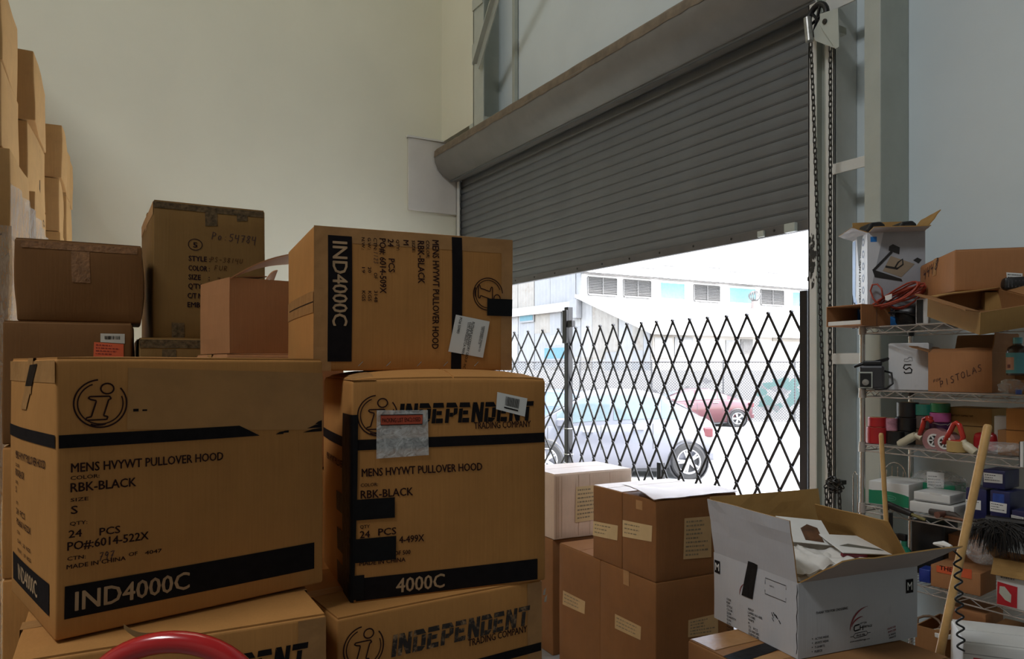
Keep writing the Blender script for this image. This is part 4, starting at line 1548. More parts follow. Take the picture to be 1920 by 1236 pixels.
o = b.decal('reversed_lettering', 'front', [xf2d(text2d('IND4000C', .036, b.uv('front', 353, 1130)[0] - b.uv('front', 142, 1130)[0], .012), lambda a_, b_: (b.uv('front', 142, 1130)[0] + a_, v0 + .013 + b_))], PALE, .002)
b.decal('logo_residue', 'front', [b.RB('front', 248, 258, 767, 772, 2, 1), b.RB('front', 265, 274, 768, 771, 2, 1)], INK)
b.decal('tape_patch', 'front', [b.Q('front', [(240, 690), (606, 700), (606, 806), (236, 805)], 12, 4)], mat('faded_tape', (.41, .205, .066), .45, var=.12, scale=9, bump=.1, bscale=18, spec=.3), .0007, 'dull clear tape hiding the logo')
b.decal('black_panel', 'left', [bar2d(.03, v0 + .0, b.l - .04, v0 + .062, 10, 3)], INK)
b.decal('reversed_lettering', 'left', [xf2d(text2d('IND4000C', .034, .19, .012), lambda a_, b_: (.10 + a_, v0 + .014 + b_))], PALE, .002)
it = []
for i, (tx, wd_, cp, dy) in enumerate((('MENS HVYWT PULLOVER HOOD', .26, .016, 0), ('COLOR:', .05, .007, .018), ('RBK-BLACK', .10, .015, .038), ('SIZE', .03, .006, .055), ('S', .012, .013, .075), ('QTY:', .03, .006, .10), ('24  PCS', .10, .013, .122), ('PO#:6014-522X', .15, .014, .145), ('CTN:', .035, .007, .165), ('G.W.:  20  KGS', .14, .008, .185), ('N.W.:  19  KGS', .14, .008, .205))):
    it.append(xf2d(text2d(tx, cp, wd_, .014), lambda a_, b_, d=dy: (.10 + a_, .318 - d + b_)))
b.decal('printed_text', 'left', it, INKB)
b.decal('black_tape_tab', 'left', [b.Q('left', [(58, 684), (72, 682), (64, 724), (52, 724)], 3, 5)], BTAPE, .0022, 'black tape tab')
b.decal('tape_tail', 'left', [b.Q('left', [(52, 724), (64, 724), (56, 768), (46, 766)], 3, 5)], CTAPE, .002)
b.decal('edge_tape', 'left', [bar2d(.0, .485, b.l, .528, 8, 2)], CTAPE, .001)

lw = Box('hoodie_carton', 'printed carton under the size S carton with a torn tape strip', 612 - 0, 1.58, 28, .56, .424, .615, .606, KRAFT, bulge=(.006, .006, .003), seed=5,
         loc=None, seam='x')
# its right front edge is at column 612: move the near corner back along the front
lw.R -= .56 * math.cos(lw.yaw)
lw.F -= .56 * math.sin(lw.yaw)
lw.o.location = (*RF(lw.R, lw.F), .606)
b = lw
u1, v1, F = b.uv('front', 583, 1203)
it = [xf2d(stencil_word('INDEPENDENT', .36, .052), lambda a_, b_: (u1 - .37 + a_, v1 - .052 + b_))]
b.decal('printed_logo', 'front', it, INK)
b.decal('corner_tape', 'front', [bar2d(.50, .30, .558, .612, 4, 8)], CTAPE, .0008)
# torn strip of card standing up at its front edge
m = MB()
ub = b.uv('front', 318, 1190)[0]
def tf(s_, t_):
    x = ub + .02 - .098 * t_ + .006 * math.sin(t_ * 6)
    return b.D((x, 0, b.h)) + Vector((0, -.006 - .025 * t_ - .012 * s_, -.004 + .052 * t_ + (s_ - .5) * .026 * (1 - .55 * t_) + .005 * math.sin(t_ * 7)))
m.grid(tf, 3, 10)
m.grid(lambda s_, t_: tf(s_, t_) + Vector((0, -.003, .001)), 3, 10)
m.build('torn_strip', KRAFT_L, b.o, smooth='all', normals=False)['label'] = 'torn curling strip of cardboard'
x_, y_ = RF(lw.R, lw.F)
lb = Box('plain_carton', 'bottom carton of the front left pile on the floor', 0, 1, 30, .56, .43, .60, 0, KRAFT, seed=6, loc=(x_, y_))

# ------------------------------------------------------------------ front pile, right: three cartons
b = Box('hoodie_carton', 'printed carton reading 6014-499X with packing pouch and black tape', 660, 1.83, 23.2, .526, .424, .545, 1.165, KRAFT, bulge=(.006, .006, .030), seed=9, n=9, seam='y', tape=None)
Bx = b
it = [b.T('front', 'MENS HVYWT PULLOVER HOOD', 677, 894, 901, 15), b.T('front', 'COLOR:', 675, 913, 707, 6), b.T('front', 'RBK-BLACK', 675, 935, 772, 15),
      b.T('front', 'QTY', 674, 991, 692, 6), b.T('front', '24', 674, 1009, 692, 13), b.T('front', 'PCS', 708, 1004, 741, 13), b.T('front', '4-499X', 747, 1018, 793, 13),
      b.T('front', 'OF 500', 738, 1041, 768, 8), b.T('front', 'MADE IN CHINA', 674, 1061, 759, 8), b.T('front', 'TRADING COMPANY', 888, 804, 994, 12.5, .01)]
b.decal('printed_text', 'front', it, INKB)
ua, va, F = b.uv('front', 747, 796)
ub = b.uv('front', 998, 790)[0]
b.decal('printed_logo', 'front', [xf2d(stencil_word('INDEPENDENT', ub - ua, .052), lambda a_, b_: (ua + a_, va + b_))], INK)
u, v, F = b.uv('front', 708, 779)
b.decal('logo_emblem', 'front', emblem(u, v, .050, .0032), INKB)
_, vt, _ = b.uv('front', 1020, 811)
_, vb, _ = b.uv('front', 1020, 829)
b.decal('black_band', 'front', [bar2d(.004, vb, b.w - .004, vt, 14, 2)], INK)
b.decal('black_band', 'left', [bar2d(.004, vb, b.l - .004, vt, 10, 2)], INK)
u0, v0, F = b.uv('front', 668, 1128)
u1 = b.uv('front', 1007, 1060)[0]
b.decal('black_panel', 'front', [bar2d(u0, v0, u1, v0 + .056, 16, 3)], INK)
ua, va, F = b.uv('front', 743, 1107)
b.decal('reversed_lettering', 'front', [xf2d(text2d('4000C', .036, b.uv('front', 833, 1095)[0] - ua, .012), lambda a_, b_: (ua + a_, v0 + .010 + b_))], PALE, .002)
b.decal('printed_text', 'left', [xf2d(text2d('MENS HVYWT PULLOVER HOOD', .018, .30), lambda a_, b_: (.09 + a_, .322 + b_))], INKB)
# black tape: one strip up the corner, three across it
def corner_tape(b, name, v0, v1, uf, ul, slant=0.0):
    """wraps the near edge: uf metres onto the front, ul metres onto the left face"""
    m = MB()
    cols = [('left', b.l - ul + ul * i / 4) for i in range(4)] + [('left', b.l - .006), ('front', .006)] + [('front', .006 + (uf - .006) * i / 5) for i in range(1, 6)]
    vs = []
    n = 10
    for j in range(n + 1):
        v = v0 + (v1 - v0) * j / n
        for f_, u_ in cols:
            if f_ == 'front' and slant:
                u_ = .003 + (uf + slant * v - .003) * (u_ - .006) / max(.001, uf - .006)
            vs.append(b.P(f_, u_, v, .0028))
    k = len(cols)
    m.add(vs, [(j * k + i, j * k + i + 1, (j + 1) * k + i + 1, (j + 1) * k + i) for j in range(n) for i in range(k - 1)])
    m.build(name, BTAPE, b.o, smooth='all', normals=False)['label'] = 'shiny black tape'
corner_tape(b, 'black_tape_strip', .004, .465, .0065, .10, .042)
for (x1, yt, yb) in ((738, 932, 970), (741, 1004, 1048)):
    uu, vt_, _ = b.uv('front', x1, yt)
    _, vb_, _ = b.uv('front', x1, yb)
    corner_tape(b, 'black_tape_strip', vb_, vt_, uu, .17)
corner_tape(b, 'black_tape_strip', .01, .07, .03, .18)
pc = [(706, 769), (802, 769), (802, 853), (704, 860)]
o = b.sticker('packing_pouch', 'front', pc, film('pouch_film', (.72, .74, .74), .62, .15, 45), None, label='clear plastic packing list pouch', off=.004)
hd = b.decal('pouch_header', 'front', [b.Q('front', [(713, 778), (792, 777), (791, 795), (713, 797)], 5, 2)], mat('orange_red_print', (.45, .07, .03), .4), .0052)
hd.parent = o
hd2 = b.decal('header_text', 'front', [b.T('front', 'PACKING LIST ENCLOSED', 716, 792, 788, 8, .004)] + [stroke2d([b.uv('front', *p)[:2] for p in ((713, 778), (792, 777), (791, 795), (713, 797))], .002, True)], INK, .006)
hd2.parent = o
sc_ = [(932, 735), (988, 747), (983, 781), (929, 767)]
bc = []
q = [b.uv('front', *p)[:2] for p in sc_]
def inq(a, t):
    return tuple((q[0][k] * (1 - a) + q[1][k] * a) * (1 - t) + (q[3][k] * (1 - a) + q[2][k] * a) * t for k in (0, 1))
rs = random.Random(2)
a = .28
while a < .74:
    wv = rs.choice((.006, .01, .016))
    bc.append(quad2d(inq(a, .14), inq(a + wv, .14), inq(a + wv, .66), inq(a, .66), 1, 1))
    a += wv + .009
bc += [quad2d(inq(.26, .74), inq(.74, .74), inq(.74, .82), inq(.26, .82), 1, 1)]
b.sticker('barcode_sticker', 'front', sc_, PAPER, bc, INK, 'white barcode sticker')
b.decal('corner_tape', 'top', [bar2d(.0, .0, .06, b.l, 4, 8)], CTAPE, .001)

b = Box('hoodie_carton', 'partly visible carton with scuffed black logo below the packing pouch carton', 632, 1.725, 33.5, .585, .424, .578, .584, KRAFT, bulge=(.006, .006, .003), seed=12, seam='x')
u, v, F = b.uv('front', 682, 1214)
b.decal('logo_emblem', 'front', emblem(u, v, .050, .0032), INKB)
ua, va, F = b.uv('front', 733, 1232)
ub = b.uv('front', 992, 1180)[0]
wv_, wf_ = stencil_word('INDEPENDENT', ub - ua, .052)
b.decal('printed_logo', 'front', [xf2d((wv_, wf_), lambda a_, b_: (ua + a_, va + b_))], mat('scuffed_ink', (.02, .014, .012), .75, var=.25, scale=40, dirt=(.40, .25, .13), dirt_scale=34, dirt_at=.52), label='scuffed black block logo')
u0, v0, _ = b.uv('front', 877, 1212)
u1 = b.uv('front', 988, 1190)[0]
b.decal('printed_text', 'front', [xf2d(text2d('TRADING COMPANY', .018, u1 - u0, .01), lambda a_, b_: (u0 + a_, v0 + b_))], INKB)
b.decal('black_band', 'front', [bar2d(.004, .385, b.w - .004, .408, 12, 2)], INK)
b.decal('edge_tape', 'front', [bar2d(.535, .30, .583, .575, 4, 6)], CTAPE, .0008)
m = MB()
for (vv, dx) in ((.55, .0), (.53, .004)):
    m.grid(lambda s_, t_: b.D((b.w, 0, vv)) + Vector((.002 + .008 * t_ + dx, -.004 + .004 * s_, -.014 * s_ * (1 + .5 * t_) + .006 * t_)), 4, 3)
m.build('torn_corner', MATS['dingy_label'] if 'dingy_label' in MATS else mat('torn_paper', (.50, .45, .38), .8), b.o, normals=False)['label'] = 'torn white paper corner'
x_, y_ = RF(b.R, b.F)
Box('plain_carton', 'bottom carton of the front right pile on the floor', 0, 1, 33, .58, .43, .58, 0, KRAFT, seed=13, loc=(x_, y_))

# carton lying on its side on top
b = Box('hoodie_carton', 'printed carton lying on its side with sideways text on top of pile', 588, 1.91, 24.0, .556, .485, .372, 1.737, KRAFT, bulge=(.006, .006, .006), seed=15, n=9, lid=False)
X3 = lambda z: 530 + z / 3.84
Y3 = lambda z: 400 + z / 3.84
rows = [('N.W.:', 568, 590, 175, 265), ('19', 568, 590, 390, 430), ('KGS', 568, 592, 558, 632), ('G.W.:', 612, 634, 178, 265), ('20', 612, 634, 388, 430), ('KGS', 612, 636, 560, 632),
        ('CTN:', 654, 678, 180, 270), ('OF', 654, 678, 430, 472), ('3148', 656, 680, 558, 640), ('PO#: 6014-509X', 697, 742, 182, 575), ('24', 757, 798, 187, 242), ('PCS', 760, 803, 328, 425),
        ('QTY:', 818, 838, 192, 270), ('M', 868, 906, 195, 230), ('SIZE:', 930, 950, 197, 285), ('RBK-BLACK', 970, 1016, 200, 505), ('COLOR:', 1030, 1052, 198, 325), ('MENS HVYWT PULLOVER HOOD', 1075, 1121, 195, 975)]
b.decal('printed_text', 'front', [b.TV('front', tx, X3(a), X3(c), Y3(d), Y3(e)) for tx, a, c, d, e in rows], INKB)
u0 = b.uv('front', 614.5, 440)[0]; u1 = b.uv('front', 659.5, 440)[0]
vt = b.uv('front', 614, 441)[1]; vb = b.uv('front', 616, 678)[1]
b.decal('black_panel', 'front', [bar2d(u0, vb, u1, vt, 3, 14)], INK)
ua = b.uv('front', 623.5, 453)[0]; uc = b.uv('front', 651, 453)[0]
v0 = b.uv('front', 624, 453)[1]; v1 = b.uv('front', 624, 610)[1]
b.decal('reversed_lettering', 'front', [xf2d(text2d('IND4000C', uc - ua, v0 - v1, .012), lambda a_, b_: (ua + b_, v0 - a_))], PALE, .002)
ua = b.uv('front', X3(655), Y3(275))
b.decal('handwriting', 'front', [xf2d(hand2d('1123', .011, .0085, .0014), lambda a_, b_: (ua[0] + b_, ua[1] - a_))], PEN)
u0 = b.uv('front', 846, 500)[0]; u1 = b.uv('front', 865, 500)[0]
b.decal('black_band', 'front', [bar2d(u0, .004, u1, b.h - .004, 2, 14)], INK)
uc, vc, _ = b.uv('front', 914, 552)
b.decal('logo_emblem', 'front', [xf2d(e, lambda a_, b_: (uc + b_, vc - a_)) for e in emblem(0, 0, .045, .0028)], INKB)
ub_, vt_, _ = b.uv('front', 912, 560)
_, vb_, _ = b.uv('front', 912, 592)
b.decal('black_tape_patch', 'front', [bar2d(ub_, vb_, b.w, vt_, 5, 3)], BTAPE, .0024, 'black tape patch')
lc = [(853, 590), (917, 603), (905, 671), (840, 659)]
q = [b.uv('front', *p)[:2] for p in lc]
lt = []
for tx, a0, a1, t0, cap in (('PUTNAM ACCESSORY GROUP, INC', .50, .56, .10, .0075), ('2125 E 38TH ST', .44, .5, .12, .0070), ('LOS ANGELES CA 90058', .38, .44, .14, .0070), ('PO# 50983', .12, .18, .05, .0075), ('INDEPENDENT TRADING CO', .84, .9, .16, .005), ('SAN CLEMENTE CA', .79, .84, .18, .005)):
    e = text2d(tx, cap, cap * len(tx) * .66, .006)
    o0 = Vector(q[0]).lerp(Vector(q[1]), a0)
    dn = (Vector(q[3]) - Vector(q[0])).normalized()
    up = (Vector(q[1]) - Vector(q[0])).normalized()
    st0 = o0 + dn * (t0 * (Vector(q[3]) - Vector(q[0])).length)
    lt.append(xf2d(e, lambda a_, b_, st0=st0: (st0.x + dn.x * a_ + up.x * b_, st0.y + dn.y * a_ + up.y * b_)))
b.sticker('address_label', 'front', lc, PAPER, lt, INK, 'white address label stuck askew', off=.0026)
b.decal('corner_tape', 'front', [bar2d(.0, .0, .045, b.h, 4, 8)], CTAPE, .0008)
b.decal('corner_tape', 'front', [bar2d(b.w - .035, .0, b.w, b.h, 4, 8)], CTAPE, .0008)
b.decal('edge_tape', 'front', [bar2d(.045, b.h - .04, b.w - .035, b.h, 10, 2)], CTAPE, .0006)
b.decal('centre_tape', 'left', [bar2d(.0, .15, b.l, .205, 8, 3)], CTAPE, .0012)
b.decal('split_seam', 'left', [bar2d(.06, .176, b.l, .1785, 8, 1)], INK, .0018, 'dark split seam')
b.decal('staples', 'front', [stroke2d([(u_, .012), (u_ + .012, .024)], .0016) for u_ in (.115, .19, .275, .35, .44)], CHROME, .0016)

# ------------------------------------------------------------------ dim boxes behind
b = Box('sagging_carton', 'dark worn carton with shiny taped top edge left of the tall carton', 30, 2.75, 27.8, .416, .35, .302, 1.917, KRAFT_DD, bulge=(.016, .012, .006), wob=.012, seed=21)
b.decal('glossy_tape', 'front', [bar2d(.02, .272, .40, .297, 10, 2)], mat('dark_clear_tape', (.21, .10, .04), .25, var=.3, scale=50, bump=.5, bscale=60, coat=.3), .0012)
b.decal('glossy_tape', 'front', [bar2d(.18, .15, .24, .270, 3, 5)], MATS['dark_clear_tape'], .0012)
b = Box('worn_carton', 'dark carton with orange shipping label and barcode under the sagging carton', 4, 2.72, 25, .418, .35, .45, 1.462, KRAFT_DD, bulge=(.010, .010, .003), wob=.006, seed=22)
lc = [(188, 625), (233, 626), (233, 644), (188, 641)]
bc_ = [barcode2d(*b.uv('front', 196, 636)[:2], *b.uv('front', 224, 630)[:2], 5, 20)]
b.sticker('barcode_sticker', 'front', lc, mat('dingy_label', (.50, .47, .40), .7), bc_, INK, 'small white barcode label')
lc = [(176, 641), (231, 645), (231, 670), (175, 668)]
b.sticker('orange_label', 'front', lc, mat('orange_label', (.62, .10, .03), .6, var=.08), lines_in(b, 'front', lc, 4, 3), mat('dark_red_ink', (.2, .02, .01), .7), 'orange shipping label')
b.decal('printed_text', 'front', [b.T('front', 'P.O.', 43, 684, 72, 10)], INK)
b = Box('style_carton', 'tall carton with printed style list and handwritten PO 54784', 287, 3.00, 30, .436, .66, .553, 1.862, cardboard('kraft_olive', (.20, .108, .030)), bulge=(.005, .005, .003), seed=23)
it = [b.T('front', tx, x0, y0, x1, 9.5) for tx, x0, y0, x1 in (('STYLE :', 353, 489, 393), ('COLOR :', 353, 507, 392), ('SIZE    :', 353, 524, 392), ("Q'TY    :", 353, 541, 392), ('C/T NO.:', 352, 559, 392), ('EMB    :', 352, 576, 392), ('5', 361, 464, 369))]
u, v, F = b.uv('front', 365, 459)
it.append(stroke2d(arc(u, v, .0265, .023, 0, 360, 24)[:-1], .0028, True))
b.decal('printed_text', 'front', it, mat('purple_ink', (.010, .004, .012), .8, spec=.1))
u, v, F = b.uv('front', 395, 446)
hw_ = [xf2d(hand2d('Po:54784', .031, .0232, .0030), lambda a_, b_: (u + a_, v - .006 + b_ - a_ * .03))]
b.decal('handwriting', 'front', hw_, PEN)
for tx, x0, y0, cap, adv in (('PS-3814U', 393, 491, .020, .0165), ('FUR', 400, 507, .020, .019), ('71', 405, 530, .020, .018)):
    u, v, F = b.uv('front', x0, y0)
    b.decal('handwriting', 'front', [xf2d(hand2d(tx, cap, adv, .0022), lambda a_, b_: (u + a_, v + b_))], mat('faded_pen', (.055, .02, .008), .8, spec=.1))
def tape_patch(x0, y0, x1, y1):
    return b.Q('front', [(x0, y0), (x1, y0 + 1), (x1, y1), (x0, y1)], 3, 3)
mat('dirty_tape', (.10, .065, .03), .4, var=.6, scale=60, bump=.4, bscale=40, spec=.3)
for tp in (tape_patch(384, 398, 407, 424), tape_patch(444, 394, 464, 415), tape_patch(322, 605, 346, 636), bar2d(.0, .525, .43, .551, 8, 2)):
    b.decal('crinkled_tape', 'front', [tp], MATS['dirty_tape'], .0012, 'crinkled dirty tape')
b.decal('tape_edge', 'left', [bar2d(.0, .50, b.l, .551, 8, 2)], CTAPE, .001)
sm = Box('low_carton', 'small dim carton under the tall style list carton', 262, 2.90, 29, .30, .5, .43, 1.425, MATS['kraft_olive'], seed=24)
for tp in (bar2d(.08, .30, .13, .39, 3, 4), bar2d(.24, .28, .295, .39, 3, 4), bar2d(.0, .395, .3, .428, 6, 2)):
    sm.decal('crinkled_tape', 'front', [tp], MATS['dirty_tape'], .0012)
b = Box('open_carton', 'open reddish carton with raised flaps beside the sideways carton', 431, 2.50, 40, .34, .30, .255, 1.792, KRAFT_R, bulge=(.006, .004, 0), wob=.006, seed=25, open_top=True, inner=KRAFT_D)
b.flap('left', .13, -84, m=KRAFT_R, inner=KRAFT_D)
def loose_flap(P, n=8):
    """thin stiff flap through three points, given thickness"""
    inv = Matrix.Translation(b.o.location) @ Matrix.Rotation(b.o.rotation_euler[2], 4, 'Z')
    inv = inv.inverted()
    P = [inv @ p for p in P]
    nn = (P[1] - P[0]).cross(P[2] - P[0]).normalized() * .004
    m = MB()
    def f(u, v, o):
        q = P[0].lerp(P[1], u).lerp(P[0].lerp(P[2], u), v)
        return q + nn * o + Vector((0, 0, .012 * math.sin(u * math.pi)))
    for o_ in (0, 1):
        m.grid(lambda u, v: f(u, v, o_), n, 2)
    for v_ in (0, 1):
        m.grid(lambda u, v: f(u, v_, v), n, 1)
    m.grid(lambda u, v: f(1, u, v), 2, 1)
    m.build('flap', KRAFT_R, b.o, normals=False)
loose_flap([AT(432, 523, 2.5), AT(543, 478, 2.62), AT(541, 496, 2.95)])
loose_flap([AT(497, 530, 2.80), AT(521, 507, 2.86), AT(512, 530, 2.88)])
ll = Box('open_top_support_carton', 'flat topped carton directly under the open reddish carton', 425, 2.47, 38, .42, .36, .40, 1.385, KRAFT_R, seed=26)
# plain cartons carrying them
for i, (px, F_, yw, w_, l_, top_, nm) in enumerate(((4, 2.72, 25, .42, .36, 1.455, 'under the orange label carton'), (262, 2.90, 29, .40, .5, 1.42, 'under the small dim carton'), (425, 2.47, 38, .38, .32, 1.38, 'under the open reddish carton'))):
    hh = top_ / 3
    for k in range(3):
        Box('plain_carton', ('floor level', 'second', 'third')[k] + ' plain carton in the hidden pile ' + nm, px, F_, yw, w_, l_, hh - .006, k * hh, KRAFT, seed=30 + i * 3 + k, n=3)

# ------------------------------------------------------------------ tall row of stacks along the left
dv, nvn = (-.4514, .8923), (.8923, .4514)
stacks = [('first', -.524, 4.03, .62), ('second', -.49, 4.95, .74), ('third', -.485, 6.38, .52), ('fourth', -.485, 7.00, .30), ('fifth', -.49, 7.36, .30)]
ordn = ['top', 'second', 'third', 'fourth', 'fifth', 'sixth', 'seventh', 'eighth', 'bottom']
rs = random.Random(8)
for si, (nm, s0, t0, dep) in enumerate(stacks):
    for lv in range(9):
        hh = 3.52 / 9
        ds = rs.uniform(-.012, .012)
        yy = 116.83 + rs.uniform(-1.5, 1.5)
        if si == 0 and lv == 2:
            ds = .02
        if si == 1 and lv == 0:
            ds = -.01
        if si == 1 and lv == 1:
            ds = -.045
        R_ = (s0 + ds) * nvn[0] + t0 * dv[0]
        F_ = (s0 + ds) * nvn[1] + t0 * dv[1]
        bb_ = Box('stacked_carton', '%s carton of the %s tall stack from the left' % (ordn[lv], nm), 0, 1, yy, dep, .45, hh - .008, 3.52 - (lv + 1) * hh, KRAFT_S, bulge=(.004, .012, .002), wob=.010, seed=50 + si * 9 + lv, n=4,
              loc=RF(R_, F_), group='cartons stacked along the left', tape=CTAPE if lv == 0 else None, lid=(lv == 0))
        if si == 1 and lv == 2:
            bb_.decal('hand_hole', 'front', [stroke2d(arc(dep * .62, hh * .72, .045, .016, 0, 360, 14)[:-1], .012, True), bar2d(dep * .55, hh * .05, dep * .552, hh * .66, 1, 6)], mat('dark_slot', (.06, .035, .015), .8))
        if si == 1 and lv == 1:
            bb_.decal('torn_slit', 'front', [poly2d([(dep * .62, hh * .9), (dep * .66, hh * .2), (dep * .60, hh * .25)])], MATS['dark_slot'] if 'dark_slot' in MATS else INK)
# unseen taller row of big cartons, added at the left to shade the stacks
for i in range(5):
    for k in range(4):
        Box('shade_carton', '%s unseen big carton of the %s stack added to shade the left row' % (('bottom', 'second', 'third', 'top')[k], ('first', 'second', 'third', 'fourth', 'fifth')[i]), 0, 1, -59.83, .82, .70, 1.25, k * 1.26, KRAFT_S,
            seed=300 + i * 4 + k, n=2, loc=(-4.05 - .92 * i , -1.76), lid=False, group='unseen cartons added for shade')
# stretch film round the lower part of the first stacks
m = MB()
def ST(s_, t_, z):
    x, y = RF(s_ * nvn[0] + t_ * dv[0], s_ * nvn[1] + t_ * dv[1])
    return Vector((x, y, z))
t = thing('stretch_film', 'wrinkled translucent stretch film wrapped around the lower stacks at left', 'plastic film', ST(-.43, 4.3, 0))
o0 = ST(-.43, 4.3, 0)
def filmf(u, v):
    tt = 3.99 + 1.75 * u
    top = 2.57 - .10 * u * u
    z = .2 + (top - .2) * v
    wv = .020 * math.sin((u * 3 + v) * 16 + 3 * noise.noise(Vector((u * 4, v * 4, 2)))) * v + .02 * noise.noise(Vector((u * 9, v * 5, 0)))
    return ST(-.490 + .022 * min(1, u * 4) + wv * .5, tt, z) - o0
m.grid(filmf, 46, 40)
m.build('film_side', WRAP, t, smooth='all', normals=False)
m = MB()
def filmn(u, v):
    z = .2 + 2.17 * v
    wv = .015 * math.sin(v * 30 + u * 8) + .03 * noise.noise(Vector((u * 6, v * 9, 5)))
    return ST(-.485 - .60 * u, 3.99 - .02 + wv - .03 * u, z) - o0
m.grid(filmn, 16, 40)
m.build('film_end', WRAP, t, smooth='all', normals=False)

# ------------------------------------------------------------------ cartons by the door
b = Box('label_carton', 'pinkish carton with long paper label on top nearest the lattice gate', 1039, 4.48, 27, .568, .40, .392, .703, KRAFT_P, bulge=(.008, .004, .003), seed=101, tape=None)
lc = [(1079, 912), (1110, 910), (1110, 978), (1078, 980)]
b.sticker('packing_sheet', 'front', [(1079, 913), (1125, 909), (1125, 972), (1078, 980)], YLABEL, lines_in(b, 'front', [(1079, 913), (1125, 909), (1125, 972), (1078, 980)], 8, 4, .05), mat('faint_ink', (.22, .17, .10), .7), 'yellowed packing sheet')
b.decal('rib_shade_lines', 'front', [bar2d(u_, .01, u_ + .0022, .38, 1, 6) for u_ in (.012, .02, .03, .05, .17, .25, .40)], mat('crease_shade', (.30, .18, .10), .8), .0008)  # thin darker lines paint the shade of creases in the card
q2 = Box('plain_carton', 'brown carton under the pinkish label carton near the gate', 1036, 4.50, 27, .56, .40, .695, 0, KRAFT_RR, seed=102)
b = Box('label_carton', 'brown carton with torn top left of the tall brown carton', 1125, 4.03, 27, .45, .43, .70, 0, KRAFT_RR, bulge=(.002, .002, .004), seed=103, tape=None)
YL2 = mat('yellowed_label_dim', (.50, .33, .15), .65, var=.08)
lc = [(1057, 1107), (1098, 1128), (1097, 1152), (1056, 1133)]
b.sticker('yellow_label', 'left', lc, YL2, lines_in(b, 'left', lc, 3, 5), MATS['faint_ink'], 'small yellowed label')
b = Box('label_carton', 'brown carton on the floor under the pair of flat label cartons', 1229, 3.60, 27, .50, .475, .70, 0, KRAFT_RR, bulge=(.002, .002, .003), seed=104)
lc = [(1154, 1151), (1202, 1175), (1201, 1200), (1154, 1178)]
b.sticker('yellow_label', 'left', lc, YL2, lines_in(b, 'left', lc, 3, 6), MATS['faint_ink'], 'small yellowed label')
lc = [(1290, 1163), (1345, 1150), (1345, 1188), (1289, 1195)]
b.sticker('packing_sheet', 'front', lc, YL2, lines_in(b, 'front', lc, 5, 7), MATS['faint_ink'], 'yellowed packing sheet')
d_ = .277
R1, F1 = .692 - .454 * d_, 3.60 + .891 * d_
b = Box('label_carton', 'brown carton with lifted white lit flap on the corner pile by the gate', 1229, 3.60, 27, .52, .272, .395, .703, KRAFT_RR, bulge=(.002, .002, 0), seed=105, lid=False)
# long top leaf lifted towards the left
m = MB()
def lf(u, v, o=0):
    x = -.012 + .03 * v * 0 + .54 * u
    y = -.004 + .275 * v
    z = .399 + .040 * v * max(0, 1 - u * 2.2) + .010 * math.sin(v * 3.1) * (1 - .6 * u) + .004 * noise.noise(Vector((u * 5, v * 5, 0)))
    return Vector((x, y, z + o))
m.grid(lf, 12, 8)
m.grid(lambda u, v: lf(u, v, .004), 12, 8)
m.build('lifted_flap', KRAFT_P, b.o, smooth='all', normals=False)  # paler than the body: outdoor light is put into the flap colour
lc = [(1168, 975), (1223, 986), (1222, 1016), (1168, 1006)]
b.sticker('yellow_label', 'left', lc, YLABEL, lines_in(b, 'left', lc, 3, 8), MATS['faint_ink'], 'yellow paper label')
b.decal('staple_tape', 'left', [b.Q('left', [(1193, 937), (1205, 940), (1205, 957), (1193, 954)], 2, 2)], CTAPE)
lc = [(1282, 972), (1333, 968), (1333, 1045), (1280, 1049)]
b.sticker('packing_sheet', 'front', lc, YL2, lines_in(b, 'front', lc, 9, 9, .05), MATS['faint_ink'], 'yellowed packing sheet')
b = Box('label_carton', 'flat brown label carton squeezed left of the lifted flap carton', CX + FPX * R1 / F1, F1, 27, .52, .27, .392, .703, KRAFT_RR, bulge=(.002, .002, .003), seed=106, tape=None, lidm=KRAFT_P)  # lid paler than the body, with the door light put into its colour
lc = [(1113, 977), (1159, 986), (1158, 1014), (1112, 1004)]
b.sticker('yellow_label', 'left', lc, YLABEL, lines_in(b, 'left', lc, 3, 10), MATS['faint_ink'], 'yellow paper label')

# ------------------------------------------------------------------ white open carton and the taped carton under it
vb2 = Box('taped_carton', 'brown carton with glossy tape under the white open carton', 1512, 2.085, 27, .64, .50, .42, .398, KRAFT_D, bulge=(.006, .006, .002), seed=110, lid=True)
vb2.decal('glossy_tape', 'top', [bar2d(.01, .38, .3, .495, 6, 4)], CTAPE, .001)
vb2.decal('black_tape_strip', 'top', [quad2d((.0, .26), (.30, .30), (.30, .36), (.0, .33), 6, 2)], BTAPE, .0015)
Box('plain_carton', 'floor carton carrying the taped carton and white open carton', 1512, 2.085, 27, .64, .50, .392, 0, KRAFT_D, seed=111)
b = Box('white_open_carton', 'open white carton of white garments with M squares and red arc logo', 1495, 2.35, 21.8, .52, .42, .24, .826, WHITECARD, bulge=(.004, .004, 0), wob=.004, seed=112, open_top=True, inner=KRAFT_Y)
V = b
WGREY = cardboard('white_carton_outer', (.45, .465, .50), var=.04, worn=.1)
b.flap('left', .20, 9, m=WGREY, inner=KRAFT_Y)
b.flap('back', .20, 8, m=WGREY, inner=KRAFT_Y)
b.flap('right', .17, -27, m=WGREY, inner=KRAFT_Y, inset0=.02, taper=.03)
b.flap('front', .20, 58, m=cardboard('shaded_flap_outer', (.38, .35, .335), var=.04), inner=KRAFT_Y, inset0=.01)  # front flap darker than the carton: underside shade put into its colour
